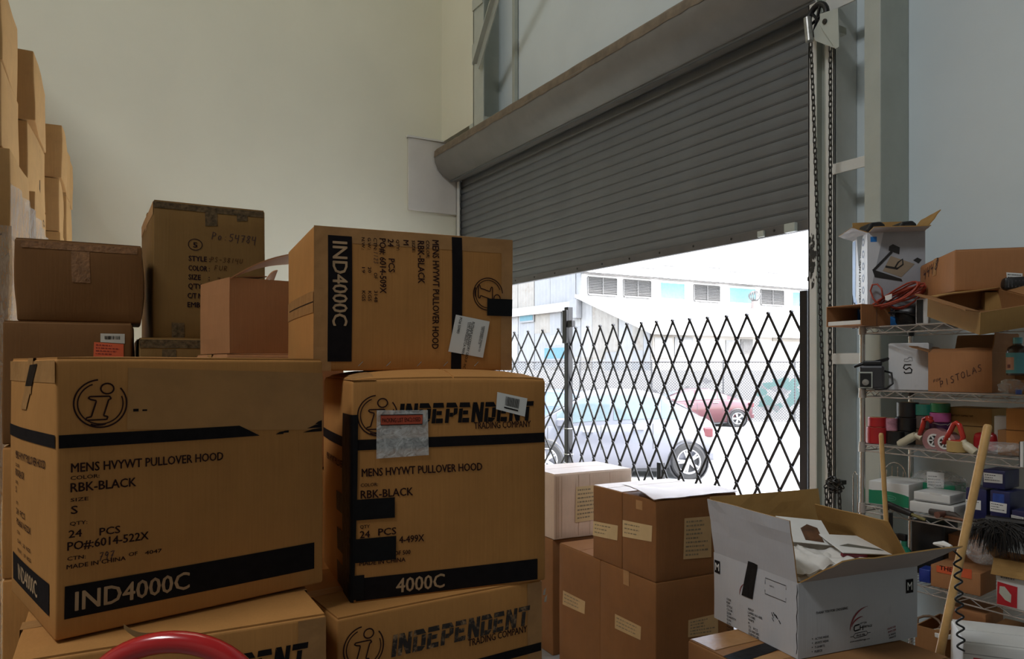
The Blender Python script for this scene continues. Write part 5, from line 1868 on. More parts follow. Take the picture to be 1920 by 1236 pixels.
def msq(face, x0, y0, x1, y1, wd_=.032):
    u0, v0, F = b.uv(face, x0, y1)
    u0 = max(.006, min(u0, (b.w if face == 'front' else b.l) - wd_ - .003))
    o = b.decal('black_square', face, [bar2d(u0, v0, u0 + wd_, v0 + .046, 3, 3)], INK, .0014)
    q_ = b.decal('letter_m', face, [xf2d(text2d('M', .027, .022, .006), lambda a_, b_: (u0 + .0055 + a_, v0 + .010 + b_))], PAPER, .0022)
msq('left', 1339, 1042, 1357, 1072)
msq('front', 1698, 1086, 1720, 1113, .034)
u0, v0, F = b.uv('left', 1404, 1052)
m_ = b.decal('black_tape_strip', 'left', [b.Q('left', [(1404, 1050), (1421, 1060), (1413, 1124), (1393, 1116)], 3, 6)], BTAPE, .0022, 'black tape strip')
rowsL = [('CODE', '40937'), ('REF', 'LA001161-005'), ('STYLE', 'MC1082'), ('COLOR', 'WHITE'), ('SIZE', 'M'), ('QUANTITY', '72   PCS'), ('N.W.', '22.00/LBS'), ('G.W.', '0.870/LBS'), ('MEASUREMENT', '19 X 15 X 10 INCH'), ('CARTON NO', '05')]
it = []
u0, v0, F = b.uv('left', 1364, 1126)
u1 = b.uv('left', 1400, 1126)[0]
for i, (a, c) in enumerate(rowsL):
    it.append(xf2d(text2d(a, .0078, .0078 * len(a) * .80, .008), lambda a_, b_, i=i: (u0 + a_, v0 + .002 - i * .0122 + b_)))
    it.append(xf2d(text2d(c, .0078, .0078 * len(c) * .74, .008), lambda a_, b_, i=i: (u1 + .012 + a_, v0 + .002 - i * .0122 + b_)))
ua, va, F = b.uv('left', 1435, 1106)
ub = b.uv('left', 1473, 1106)[0]
for pl in ([(0, .6), (0, 1), (1, 1), (1, .75)], [(0, .25), (0, 0), (1, 0), (1, .25)]):
    it.append(stroke2d([(ua + (ub - ua) * x, va - .012 + .052 * y) for x, y in pl], .0018))
it.append(xf2d(text2d('SHIP TO:', .0045, .022, .006), lambda a_, b_: (ua + .02 + a_, va + .018 + b_)))
us, vs_, _ = b.uv('left', 1446, 1150)
rs = random.Random(12)
for k in range(7):
    x, y = us + rs.uniform(0, .04), vs_ + rs.uniform(-.012, .012)
    it.append(stroke2d([(x, y), (x + .008, y - .010)], rs.uniform(.002, .004)))
b.decal('printed_text', 'left', it, INK)
uc, vc, F = b.uv('left', 1390, 1113)
b.decal('logo_corner', 'left', [stroke2d(arc(uc + .03, vc - .01, .034, .05, 110, 175, 8), [.001, .002, .003, .004, .004, .004, .003, .002, .001])], mat('dark_red_print', (.16, .015, .02), .6))
it = [b.T('front', 'THANK YOU FOR CHOOSING', 1527, 1151, 1587, 4.6, .012, .15)]
for i, tx in enumerate(('ACTIVE WEAR', 'SPORTS WEAR', 'T-SHIRTS', 'FLEECE')):
    e = b.T('front', tx, 1526, 1199 + i * 8.2, 1526 + 2.35 * len(tx), 4.2, .012)
    it.append(e)
    u_, v_, _ = b.uv('front', 1520.5, 1198 + i * 8.2)
    it.append(bar2d(u_, v_, u_ + .003, v_ + .003, 1, 1))
u_, v_, F = b.uv('front', 1600, 1183)
S_ = F / FPX
def cpt(x, y):
    return (u_ + x * S_, v_ + y * S_)
it.append(stroke2d([cpt(13, 11), cpt(2, 10), cpt(0, 8), cpt(0, 2), cpt(2, 0), cpt(13, 1)], .0042))
it.append(stroke2d([cpt(15, 9), cpt(15, 0)], .0030))
it.append(stroke2d([cpt(15, 4.5), cpt(22, 5)], .0026))
it.append(stroke2d([cpt(22, 8), cpt(22, -1)], .0030))
it.append(xf2d(text2d('ERITAGE', 4.2 * S_, 21 * S_, .012, .1), lambda a_, b_: (cpt(24, 3)[0] + a_, cpt(24, 3)[1] + b_)))
it.append(xf2d(text2d('OTTON', 3.2 * S_, 16 * S_, .01, .1), lambda a_, b_: (cpt(15, 11)[0] + a_, cpt(15, 11)[1] + b_)))
it.append(stroke2d([cpt(-9, -10), cpt(-2, -10), cpt(3, -5), cpt(31, -4), cpt(35, -8), cpt(42, -8)], .0018))
it.append(stroke2d([cpt(-2, -10), cpt(3, -14), cpt(31, -12), cpt(35, -8)], .0018))
it.append(xf2d(text2d('SINCE 1996', 3.8 * S_, 22 * S_, .01), lambda a_, b_: (cpt(6, -11.5)[0] + a_, cpt(6, -11.5)[1] + b_)))
it.append(xf2d(text2d('www.cottonheritage.com', 3.6 * S_, 50 * S_, .006), lambda a_, b_: (cpt(-9, -21)[0] + a_, cpt(-9, -21)[1] + b_)))
b.decal('printed_text', 'front', it, INK)
red = [stroke2d([cpt(-10 + 46 * (1 - math.cos(q_)) , 2 + 41 * math.sin(q_)) for q_ in [i * 1.5 / 12 for i in range(13)]], [.001 + .0055 * math.sin(math.pi * min(1, i / 11)) for i in range(13)]),
       stroke2d([cpt(-6 + 32 * (1 - math.cos(q_)), 8 + 18 * math.sin(q_)) for q_ in [i * 1.4 / 9 for i in range(10)]], [.001 + .004 * math.sin(math.pi * min(1, i / 9)) for i in range(10)])]
b.decal('red_arc_logo', 'front', red, mat('crimson_print', (.22, .02, .03), .6))
sm_ = []
ur, vr, F = b.uv('front', 1664, 1181)
for i, tx in enumerate(('MADE FOR', 'SPORTS TEAM')):
    sm_.append(xf2d(text2d(tx, .0065, .036, .012), lambda a_, b_, i=i: (ur + a_ + .002 * i, vr - i * .011 + b_ + a_ * .12)))
b.decal('red_stamp', 'front', sm_, MATS['crimson_print'])
b.decal('black_stamp', 'front', [xf2d(text2d(tx, .006, .03, .012), lambda a_, b_, i=i: (ur + .007 + a_ + .002 * i, vr - .022 - i * .010 + b_ + a_ * .12)) for i, tx in enumerate(('A MADE', 'WHITE'))], INK)
b.decal('edge_crack', 'left', [stroke2d([(b.l - .004 + .002 * math.sin(i * 2.1), .235 - i * .02) for i in range(12)], [.0012 + .002 * abs(math.sin(i * .9)) for i in range(12)])], INK)

# garments inside: each a rumpled folded cloth
CLOTH = mat('white_cotton', (.66, .64, .61), .9, var=.05, scale=20, bump=.1, bscale=120)
CLOTH2 = mat('cool_white_cotton', (.62, .61, .66), .9, var=.05, scale=20, bump=.1, bscale=120)
def garment(label, lx, ly, lz, sx, sy, th, rz, tilt, layers, m, seed, sub=None):
    """folded shirt: several soft layers; local to the white carton, then put at its own place"""
    p = V.o.matrix_basis @ Vector((lx, ly, lz)) if False else None
    c, s_ = math.cos(YAW + V.yaw), math.sin(YAW + V.yaw)
    ox, oy = V.o.location.x + lx * c - ly * s_, V.o.location.y + lx * s_ + ly * c
    t = thing('folded_shirt', label, 'shirt', (ox, oy, V.z0 + lz), 0, 'white garments in the open carton', rot=(tilt[0], tilt[1], YAW + V.yaw + rz))
    for k in range(layers):
        mb = MB()
        z0 = th * k / layers
        hh = th / layers
        kx, ky = 22, 16
        def f(u, v, up):
            x = (u - .5) * sx * (1 - .04 * k)
            y = (v - .5) * sy * (1 - .05 * k)
            e = min(u, 1 - u, v, 1 - v)
            rd = min(1, e * 9) ** .5
            wv = noise.noise(Vector((x * 14 + seed, y * 14, k * 3.1))) * .016 + noise.noise(Vector((x * 40 + seed, y * 30, k))) * .007 + .006 * math.sin(x * 75 + y * 38 + 5 * noise.noise(Vector((x * 10, y * 10, seed + k))))
            z = z0 + wv * (1 if up else .6) + (hh * rd if up else hh * .15 * (1 - rd))
            x += noise.noise(Vector((y * 12, seed, k + .5))) * .014
            y += noise.noise(Vector((x * 12, seed + 4, k + .5))) * .014
            return Vector((x, y, z))
        mb.grid(lambda u, v: f(u, v, True), kx, ky)
        mb.grid(lambda u, v: f(u, v, False), kx, ky)
        mb.build('cloth_fold', m, t, smooth='all', weld=True)
    return t
garment('rumpled white shirt pressed against the left wall of the white carton', .13, .14, .165, .22, .24, .12, .1, (.05, -.06), 5, CLOTH, 1)
garment('folded white shirt lying over the front wall of the white carton', .30, .15, .19, .26, .22, .075, -.15, (.12, .08), 4, CLOTH, 7)
garment('flat white shirt lying across the back of the carton heap', .25, .30, .215, .36, .18, .065, .12, (.35, .02), 2, CLOTH, 12)
garment('bluish white shirt standing against the far right wall', .36, .37, .21, .24, .12, .03, -.25, (1.0, .22), 2, CLOTH2, 17)
# filler cloth lower in the carton
garment('crumpled white shirt deep at the bottom of the carton', .26, .21, .012, .48, .38, .14, 0, (0, 0), 2, CLOTH, 23)
c_, s_ = math.cos(YAW + V.yaw), math.sin(YAW + V.yaw)
def vloc(lx, ly, lz):
    return (V.o.location.x + lx * c_ - ly * s_, V.o.location.y + lx * s_ + ly * c_, V.z0 + lz)
t = thing('photo_card', 'white card with a brown photo corner on the shirts', 'card', vloc(.285, .27, .325), 0, None, rot=(.55, .12, YAW + V.yaw - .25))
MB().box(-.09, .09, -.065, .065, 0, .002).build('card_sheet', PAPER, t)
m = MB()
m.add([(-.02, -.05, .0028), (.05, -.055, .0028), (.055, .02, .0028), (.02, .035, .0028), (-.015, .01, .0028)], [(0, 1, 2, 3, 4)])
m.build('printed_photo', mat('brown_photo', (.10, .045, .02), .3, var=.6, scale=18), t, normals=False)
t = thing('document_folder', 'white folder with dark slit lying at the right of the carton', 'folder', vloc(.415, .17, .285), 0, None, rot=(.25, .10, YAW + V.yaw - .12))
MB().box(-.10, .11, -.07, .07, 0, .004).build('folder_cover', PAPER, t, bevel=.001)
m = MB()
m.add([(-.08, -.02, .0048), (.09, -.045, .0048), (.08, -.032, .0048), (-.03, -.002, .0048)], [(0, 1, 2, 3)])
m.build('folder_slit', mat('folder_slit', (.12, .12, .10), .7), t, normals=False)
MB().box(-.10, .0, -.072, -.060, -.012, -.002).build('red_spine', mat('dark_red_spine', (.16, .01, .02), .5), t)

# ------------------------------------------------------------------ red hand truck at the bottom edge
hF = 1.06
hx, hy = RF((322 - CX) / FPX * hF, hF)
zt = ZF(1204, hF)
t = thing('hand_truck', 'glossy red tubular hand truck handle in front of the size S carton', 'hand truck', (hx, hy, 0), YAW + math.radians(3))
m = MB()
pts = []
rw, rh = .122, .10
for i in range(25):
    a = math.pi * i / 24
    pts.append((math.cos(a) * rw, 0, zt - rh + math.sin(a) * rh))
pts = [(rw + .03, .0, .25), (rw + .03, 0, .9), (rw + .02, 0, zt - rh - .12)] + pts + [(-rw - .02, 0, zt - rh - .12), (-rw - .03, 0, .9), (-rw - .03, 0, .25)]
m.tube(pts, .0155, 14)
m.build('handle_loop', REDP, t, smooth='all')
for zz in (.42, .75, zt - .25):
    m = MB()
    m.tube([(-rw - .025, 0, zz), (rw + .025, 0, zz)], .011, 10)
    m.build('cross_bar', REDP, t, smooth=True)
MB().box(-.2, .2, .0, .20, .0, .012).build('toe_plate', REDP, t, bevel=.003)
m = MB().box(-rw - .045, -rw - .015, -.02, .02, .0, .3).box(rw + .015, rw + .045, -.02, .02, .0, .3)
m.build('side_rails', REDP, t)
for s_ in (-1, 1):
    m = MB(frame((s_ * .2, -.09, .12), (0, 1, 0), (0, 0, 1)))
    m.lathe([(.05, -.03), (.11, -.03), (.12, -.02), (.12, .02), (.11, .03), (.05, .03)], 24)
    m.build('wheel', TYRE, t, smooth=True)
m = MB()
m.tube([(-.2, -.09, .12), (.2, -.09, .12)], .01, 8)
m.tube([(-.1, -.09, .12), (-.1, 0, .2)], .01, 8)
m.tube([(.1, -.09, .12), (.1, 0, .2)], .01, 8)
m.build('axle', BLACKM, t, smooth=True)

# ================================================================== WIRE SHELF AND ITS GOODS
SY0, SY1 = 3.25, 3.64
SX0 = XY(1617, SY0)
SX1 = SX0 + 1.22
LEV = [1.934, 1.632, 1.374, 1.083, .770, .44, .12]
t = thing('wire_shelf', 'chrome wire shelving unit against the wall right of the door', 'shelf', (SX0, SY0, 0))
for (x, y) in ((0, 0), (1.22, 0), (0, .39), (1.22, .39)):
    m = MB()
    m.tube([(x, y, 0.02), (x, y, 1.955)], .0125, 12)
    p = m.build('post', CHROME, t, smooth=True)
    m = MB()
    for z in LEV:
        m.lathe([(.0127, z - .035), (.018, z - .035), (.0165, z + .012), (.0127, z + .012)], 12, 0, Matrix.Translation((x, y, 0)))
    m.lathe([(.0001, .0), (.016, .0), (.016, .022), (.0127, .022)], 12, 0, Matrix.Translation((x, y, 0)))
    m.build('collars', BLACKP if y > .1 else CHROMED, p, smooth=True)
for z in LEV:
    m = MB()
    for y in (0, .39):
        m.tube([(0, y, z), (1.22, y, z)], .0032, 6)
        m.tube([(0, y, z - .03), (1.22, y, z - .03)], .0032, 6)
        n = 22
        m.tube([(1.22 * i / n, y, z if i % 2 else z - .03) for i in range(n + 1)], .0024, 5)
    for x in (0, 1.22):
        m.tube([(x, 0, z), (x, .39, z)], .0032, 6)
        m.tube([(x, 0, z - .03), (x, .39, z - .03)], .0032, 6)
        m.tube([(x, .39 * i / 8, z if i % 2 else z - .03) for i in range(9)], .0024, 5)
    for i in range(1, 48):
        m.tube([(1.22 * i / 48, 0, z + .001), (1.22 * i / 48, .39, z + .001)], .0016, 4, caps=False)
    for x in (.3, .61, .92):
        m.tube([(x, 0, z - .004), (x, .39, z - .004)], .003, 5)
    m.build('wire_deck', CHROMED, t, smooth=True)
YS = -math.degrees(YAW)
def DF(px, c):
    return DEP(XY(px, c), c)
def wbox(name, label, px0, px1, ptop, z0, c, yaw, l, m, cat='box', w=None, **kw):
    """box whose front runs from column px0 (on the plane y=c) to px1; top at ptop"""
    F0 = DF(px0, c)
    R0 = (px0 - CX) / FPX * F0
    k = (px1 - CX) / FPX
    ya = math.radians(yaw)
    if w is None:
        w = (k * F0 - R0) / (math.cos(ya) - k * math.sin(ya))
    h = ZF(ptop, F0) - z0
    kw.setdefault('n', 3)
    kw.setdefault('bulge', (.002, .002, 0))
    kw.setdefault('wob', .0015)
    kw.setdefault('rnd', .003)
    kw.setdefault('lid', False)
    return Box(name, label, px0, F0, yaw, w, l, h, z0, m, cat=cat, **kw)
def flat(mb, pts, c, th, mi=0):
    mb.prism(pts, lambda a, b: ONY(a, b, c), lambda a, b: ONY(a, b, c) + Vector((0, th, 0)), mi)
    return mb
def at_org(mb, org):
    mb.v = [p - Vector(org) for p in mb.v]
    return mb
def tape_roll(label, px, c, z0, r, h, m, core=.032, lying=True, coremat=None, rot=None):
    x = XY(px, c)
    t = thing('tape_roll', label, 'tape roll', (x, c, z0), 0, None, rot=rot)
    mb = MB()
    mb.lathe([(core + .004, 0), (r - .002, 0), (r, .002), (r, h - .002), (r - .002, h), (core + .004, h)], 28)
    mb.build('tape_band', m, t, smooth=True)
    mb = MB()
    mb.lathe([(core, 0), (core + .004, 0), (core + .004, h), (core, h), (core, 0)], 24)
    mb.build('cardboard_core', coremat or KRAFT_L, t, smooth=True)
    return t

# ---- top shelf
Z1 = LEV[0] + .004
b = Box('trimmer_box', 'tall blue and grey paper trimmer box with open flaps on top shelf', 1627, 3.55, -10, .253, .26, .445, Z1, mat('trimmer_grey', (.34, .36, .40), .35, var=.12, scale=4, coat=.2), cat='box', bulge=(0, 0, 0), wob=0, seed=201, open_top=True, inner=KRAFT_Y)
b.flap('front', .085, 84, m=mat('flap_white_grey', (.50, .51, .52), .5), inner=KRAFT_Y)
b.flap('left', .075, 70, m=MATS['flap_white_grey'], inner=KRAFT_Y)
b.flap('back', .10, 14, m=MATS['flap_white_grey'], inner=KRAFT_Y)
b.flap('right', .12, 36, m=MATS['flap_white_grey'], inner=KRAFT_Y)
WP = mat('print_white', (.58, .60, .64), .4, var=.04)
BP = mat('print_blue', (.015, .17, .52), .35, var=.25, scale=9)
b.decal('white_panel', 'left', [poly2d([(.085, .02), (.258, .02), (.258, .44), (.06, .44), (.06, .16)])], WP, .0008)
b.decal('blue_panel', 'left', [poly2d([(.0, .004), (.19, .004), (.055, .16), (.055, .44), (.0, .44)])], BP, .001)
b.decal('side_title', 'left', [xf2d(text2d('12" HEAVY DUTY PAPER TRIMMER', .030, .34, .012), lambda a_, b_: (.12 - b_ + .03, .09 + a_))], INK, .0016)
b.decal('side_icons', 'left', [stroke2d(arc(.19, .12 + i * .058, .016, .015, 0, 360, 12)[:-1], .009, True) for i in range(6)], mat('print_navy', (.03, .06, .16), .4), .0016)
b.decal('brand_block', 'left', [poly2d([(.0, .004), (.075, .004), (.0, .18)]), bar2d(0, .0, .05, .13, 2, 3)], INK, .0018)
b.decal('brand_name', 'left', [xf2d(text2d('X-ACTO', .030, .115, .02), lambda a_, b_: (.045 - b_, .012 + a_))], WP, .0026)
q = lambda px, py: b.uv('front', px, py)[:2]
b.decal('white_corner', 'front', [poly2d([(.0, .03), (.0, .445), (.07, .445), (.02, .2)])], WP, .0006)
b.decal('blue_band', 'front', [bar2d(.0, .004, .25, .045, 6, 1)], BP, .001)
b.decal('blue_square', 'front', [bar2d(.012, .40, .04, .425, 2, 1)], BP, .001)
# picture of the trimmer
b.decal('trimmer_board', 'front', [poly2d([q(1655, 508), q(1670, 480), q(1715, 495), q(1690, 520)])], mat('print_tan_board', (.30, .24, .17), .5), .0010)
for pc_ in [poly2d([q(1635, 505), q(1690, 523), q(1692, 528), q(1640, 520)]), stroke2d([q(1638, 507), q(1672, 472)], .012), stroke2d([q(1660, 500), q(1683, 504)], .010),
                                   stroke2d([q(1682, 504), q(1693, 496), q(1692, 486), q(1684, 492), q(1678, 502)], .007), poly2d([q(1667, 462), q(1674, 458), q(1687, 464), q(1686, 477), q(1666, 470)]), poly2d([q(1712, 488), q(1720, 483), q(1728, 487), q(1722, 494)])]:
    b.decal('trimmer_picture', 'front', [pc_], mat('print_charcoal', (.018, .018, .02), .4), .0016)
b.decal('front_icons', 'front', [stroke2d(arc(.05 + i * .055, .085, .011, .012, 0, 360, 10)[:-1], .006, True) for i in range(3)], MATS['print_navy'], .0014)
b.decal('front_title', 'front', [xf2d(text2d('PAPER TRIMMER', .018, .10, .016), lambda a_, b_: (.02 + a_, .05 + b_))], INK, .0014)
# black foam end pieces sticking out of the box
c0, s0 = math.cos(YAW + b.yaw), math.sin(YAW + b.yaw)
for k, (lx, nm) in enumerate(((.045, 'left'), (.185, 'right'))):
    t = thing('foam_end_piece', 'black moulded end piece sticking out of the trimmer box at the ' + nm, 'packing foam', (b.o.location.x + lx * c0 - .1 * s0, b.o.location.y + lx * s0 + .1 * c0, Z1 + .30), YAW + b.yaw + .15)
    MB().prism([(-.04, 0), (.04, 0), (.04, .19), (.02, .205), (-.03, .20), (-.05, .165)], lambda u, v: (u, -.06, v), lambda u, v: (u, .06, v)).build('foam_block', BLACKP, t, bevel=.008)
    MB().box(-.018, .012, -.062, -.058, .15, .185).build('recess', mat('foam_recess', (.03, .03, .033), .6), t)
tx, ty = RF((1615 - CX) / FPX * 3.45, 3.45)
t = thing('paper_tray_box', 'small brown box open at one end with white paper on shelf corner', 'box', (tx, ty, Z1), YAW + math.radians(25))
bw, bl2, bh, bt = .215, .20, .098, .004
m = MB()
m.box(0, bw, 0, bl2, 0, bt)
m.box(0, bw, 0, bl2, bh - bt, bh)
m.box(0, bw, 0, bt, bt, bh - bt)
m.box(0, bw, bl2 - bt, bl2, bt, bh - bt)
m.box(bw - bt, bw, bt, bl2 - bt, bt, bh - bt)
m.build('box_shell', KRAFT_R, t)
m = MB()
m.box(.002, bw - .012, bt + .003, bl2 - bt - .003, bt, .024)
m.build('paper_stack', PAPER, t, bevel=.002)
MB().box(.10, .103, -.0006, .0005, 0, bh).build('centre_seam', mat('inside_dark_card', (.075, .05, .045), .8), t)
# orange cord
CORD = mat('red_orange_cord', (.34, .045, .022), .45, var=.15)
cc = ONY(1690, 556, 3.30)
t = thing('extension_cord', 'coiled red extension cord with white tag on the top shelf', 'cord', (cc.x, cc.y, Z1))
m = MB()
rs = random.Random(6)
cz = cc.z - Z1
for k in range(9):
    a0 = rs.uniform(-.1, .1)
    L_, hgt = rs.uniform(.085, .115), rs.uniform(.022, .05)
    pts = []
    for i in range(22):
        a = 2 * math.pi * i / 22
        x = math.cos(a) * L_
        z = math.sin(a) * hgt + x * .32 + rs.gauss(0, .001)
        pts.append((x + .01, -.01 + .014 * k - .06 + .03 * math.sin(a), cz + z + .008 * math.sin(a * 2 + k)))
    m.tube(pts, .0042, 7, closed=True)
m.tube([ONY(*p, 3.24) - Vector((cc.x, cc.y, Z1)) for p in ((1648, 572), (1637, 560), (1632, 545), (1636, 534), (1645, 533), (1653, 542), (1656, 560))], .0042, 7)
m.build('cord_loops', CORD, t, smooth='all')
m = MB()
flat(m, [(1659, 555), (1672, 551), (1672, 560), (1665, 564), (1660, 563)], 3.215, .003)
at_org(m, (cc.x, cc.y, Z1)).build('paper_tag', PAPER, t)
b = wbox('cable_pouch', 'black cable pouch under the coiled red cord', 1674, 1717, 574, Z1, 3.33, -45, .12, BLACKP, cat='pouch', bulge=(.012, .012, .006), wob=.015, rnd=.02, n=5, seed=205)
m = MB()
m.tube([b.D((.02 + .09 * math.cos(a), -.02, .03 + .035 * math.sin(a))) for a in [i * .5 for i in range(9)]], .004, 6)
m.build('cable_loop', BLACKP, b.o, smooth='all')
b = wbox('power_adapter', 'slim black and white device standing beside the black pouch', 1717, 1741, 560, Z1, 3.30, -40, .045, WHITEP, cat='device', rnd=.006, seed=206)
b.decal('black_face', 'front', [bar2d(.004, .006, b.w * .6, b.h - .006, 2, 3)], BLACKP, .001)
b.lean = (0, 0)
# cartons at the right of the top shelf
b = Box('open_small_carton', 'open tan carton lying under the 4448 carton on top shelf', 1846, 2.98, -15, .22, .48, .105, Z1, KRAFT_Y, cat='carton', bulge=(.003, .003, 0), wob=.004, seed=208, open_top=True, inner=KRAFT_D)
b.flap('right', .12, 96, m=KRAFT_Y, inner=KRAFT_D)
b.flap('back', .05, -80, m=KRAFT_Y, inner=KRAFT_D)
Z4 = Z1 + .112
b = Box('numbered_carton', 'tan carton handwritten 4448 on the top shelf', 1790, 3.0, -15, .34, .52, .163, Z4, KRAFT_R, cat='carton', bulge=(.004, .004, .002), seed=207)
u, v, F = b.uv('left', 1733, 524)
b.decal('handwriting', 'left', [xf2d(hand2d('4448', .040, .060, .0065, .3), lambda a_, b_: (u + a_, v + b_ + a_ * .1))], PEN, .002)
b.sticker('shipping_label', 'front', [(1886, 511), (1917, 513), (1917, 530), (1888, 530)], PAPER, lines_in(b, 'front', [(1886, 511), (1917, 513), (1917, 530), (1888, 530)], 3, 2), INK, 'white shipping label')
b = Box('drooping_carton', 'tan open carton drooping over the front edge of top shelf', 1836, 2.74, 4, .26, .30, .085, Z1 - .075, KRAFT_Y, cat='carton', bulge=(.003, .003, 0), wob=.005, seed=209, open_top=True, inner=KRAFT_D)
b.o.rotation_euler = (math.radians(17), math.radians(-9), b.o.rotation_euler[2])
b.flap('left', .06, 75, m=KRAFT_Y, inner=KRAFT_D)
b.flap('back', .06, -80, m=KRAFT_Y, inner=KRAFT_D)
b.flap('right', .09, 70, m=KRAFT_Y, inner=KRAFT_D)
b = Box('black_charger', 'black plastic adapter resting beside the 4448 carton', 1884, 2.92, -20, .12, .06, .045, Z1 + .110, BLACKP, cat='adapter', rnd=.006, n=3, lid=False, seed=210, wob=0)
b.decal('ribbed_face', 'front', [bar2d(.01 + i * .012, .008, .014 + i * .012, .036, 1, 1) for i in range(8)], mat('dark_grey_rib', (.05, .05, .055), .4), .0008)

# ---- second shelf
Z2 = LEV[1] + .004
F0 = DF(1617, 3.24)
t = thing('dial_device', 'black bench device with a dial and lever at the end of second shelf', 'device', (XY(1632, 3.27), 3.27, Z2), YAW + math.radians(-28))
DV = mat('device_grey', (.055, .055, .06), .35, metal=.3, var=.2)
MB().box(-.045, .06, -.05, .10, .004, .115).build('housing', DV, t, bevel=.01)
MB().box(-.048, .012, -.058, -.05, .008, .085).build('control_panel', STEELP, t, bevel=.002)
MB().box(-.042, .006, -.060, -.058, .014, .079).build('panel_face', BLACKP, t, bevel=.001)
m = MB(frame((-.018, -.060, .036), (1, 0, 0), (0, 0, 1)))
m.lathe([(.015, 0), (.015, .003), (.013, .003), (.013, .012), (.0001, .013)], 18)
m.build('dial_knob', CHROME, t, smooth=True)
m = MB()
m.tube([(-.07, -.02, .108), (-.03, -.01, .125), (.02, 0, .128), (.085, .02, .15)], [.006, .009, .011, .007], 8)
m.build('lever', BLACKP, t, smooth='all')
m = MB()
m.box(-.03, .05, -.02, .06, .115, .138)
m.build('top_clamp', BLACKP, t, bevel=.006)
m = MB()
m.tube([(.06, .0, .09), (.09, -.03, .08), (.095, -.04, .03), (.07, -.05, .008), (.02, -.065, .005)], .005, 7)
m.build('power_cable', BLACKP, t, smooth='all')
b = wbox('white_hook_box', 'scuffed white box printed with two hook shapes on second shelf', 1666, 1742, 645, Z2, 3.32, -36, .15, cardboard('scuffed_white', (.62, .63, .64), var=.05, worn=.25), seed=212, lid=True, tape=None)
u, v, F = b.uv('front', 1703, 692)
k_ = F / FPX
b.decal('hook_print', 'front', [stroke2d([(u + x * k_, v + y * k_) for x, y in ((5, 8), (-6, 8), (-8, 2), (-4, -1), (2, 3), (6, -1), (5, -7), (-5, -8), (-7, -5))], .0055)], INK)
b.decal('hook_print', 'front', [stroke2d([(u + x * k_, v + 17 * k_ + y * k_) for x, y in ((6, 5), (1, 5), (-1, 2), (-6, 2), (-7, -2), (-1, -3), (3, -1), (7, -2), (6, 5))], .0025)], mat('grey_print', (.20, .20, .21), .6))
b = wbox('pistolas_carton', 'open tan carton handwritten PISTOLAS on second shelf', 1740, 1860, 661, Z2, 3.29, -52, .27, KRAFT_R, cat='carton', seed=213, open_top=True, inner=KRAFT_D)
b.flap('left', .09, 72, m=KRAFT_R, inner=KRAFT_D)
b.flap('front', .05, -70, m=KRAFT_R, inner=KRAFT_D)
b.flap('back', .09, 25, m=KRAFT_R, inner=KRAFT_D)
b.flap('right', .08, 10, m=KRAFT_R, inner=KRAFT_D)
u, v, F = b.uv('front', 1763, 727)
b.decal('handwriting', 'front', [xf2d(hand2d('PISTOLAS', .026, .0235, .0024), lambda a_, b_: (u + a_ * .92 - b_ * .3, v + b_ + a_ * .42)), xf2d(hand2d('FOR', .011, .0115, .0016), lambda a_, b_: (u - .03 + a_, v + .022 + b_ + a_ * .35))], PEN, .002)
# bottle with turquoise label
bx = XY(1908, 3.34)
t = thing('sauce_bottle', 'dark bottle with turquoise label at the right end of second shelf', 'bottle', (bx, 3.34, Z2 + .075))
m = MB()
m.lathe([(.0001, 0), (.038, 0), (.04, .004), (.04, .10), (.034, .115), (.016, .125), (.015, .145)], 22)
m.build('bottle_body', mat('dark_bottle', (.05, .035, .03), .2, coat=.5), t, smooth=True)
m = MB()
m.lathe([(.0407, .008), (.0407, .092)], 22)
m.build('turquoise_label', mat('turquoise_label', (.10, .36, .42), .5), t, smooth=True)
m = MB()
for (h0, h1, w_, mm) in ((.022, .074, .52, 0),):
    m.lathe([(.0412, h0), (.0412, h1)], 10, 0, None, -1.95 - w_, -1.95 + w_)
m.build('peach_oval', mat('peach_print', (.55, .30, .20), .5), t)
m = MB()
m.lathe([(.0416, .030), (.0416, .044)], 6, 0, None, -2.1, -1.75)
m.build('dark_red_print', mat('maroon_print', (.12, .01, .01), .5), t)
m = MB()
m.lathe([(.017, .13), (.017, .155), (.0001, .156)], 16)
m.build('cap', mat('teal_cap', (.12, .40, .45), .4), t, smooth=True)
b = wbox('brown_rear_carton', 'reddish carton behind the PISTOLAS carton at right end', 1840, 1930, 650, Z2, 3.58, -59.8, .055, KRAFT_D, cat='carton', seed=214)
b = wbox('bottle_riser_box', 'low brown box the turquoise label bottle stands on', 1890, 1935, 712, Z2, 3.29, -56, .10, KRAFT_D, cat='box', seed=215)
def bag(name, label, px0, px1, ptop, z0, c, dpt, seed, inner=None, hgt=None):
    x0, x1 = XY(px0, c), XY(px1, c)
    F0 = DEP(x0, c)
    h = hgt or (ZF(ptop, F0) - z0)
    t = thing(name, label, 'plastic bag', ((x0 + x1) / 2, c + dpt / 2, z0))
    m = MB()
    sx, sy = (x1 - x0) / 2, dpt / 2
    def f(u, v):
        a = 2 * math.pi * u
        ph = math.pi * v
        r = math.sin(ph) ** .7
        n = noise.noise(Vector((math.cos(a) * 2.2 + seed, math.sin(a) * 2.2, v * 5))) * .35 + noise.noise(Vector((math.cos(a) * 6 + seed, math.sin(a) * 6, v * 12))) * .16
        return Vector((sx * r * math.cos(a) * (1 + n), sy * r * math.sin(a) * (1 + n * .5), max(.0, h * (.5 - .5 * math.cos(ph)) * (1 + n * .3))))
    m.grid(f, 36, 20)
    m.build('crumpled_film', POLY, t, smooth='all', normals=False)
    return t
bag('clear_bag', 'crumpled clear plastic bag beside the PISTOLAS carton', 1866, 1916, 712, Z2, 3.26, .05, 3)
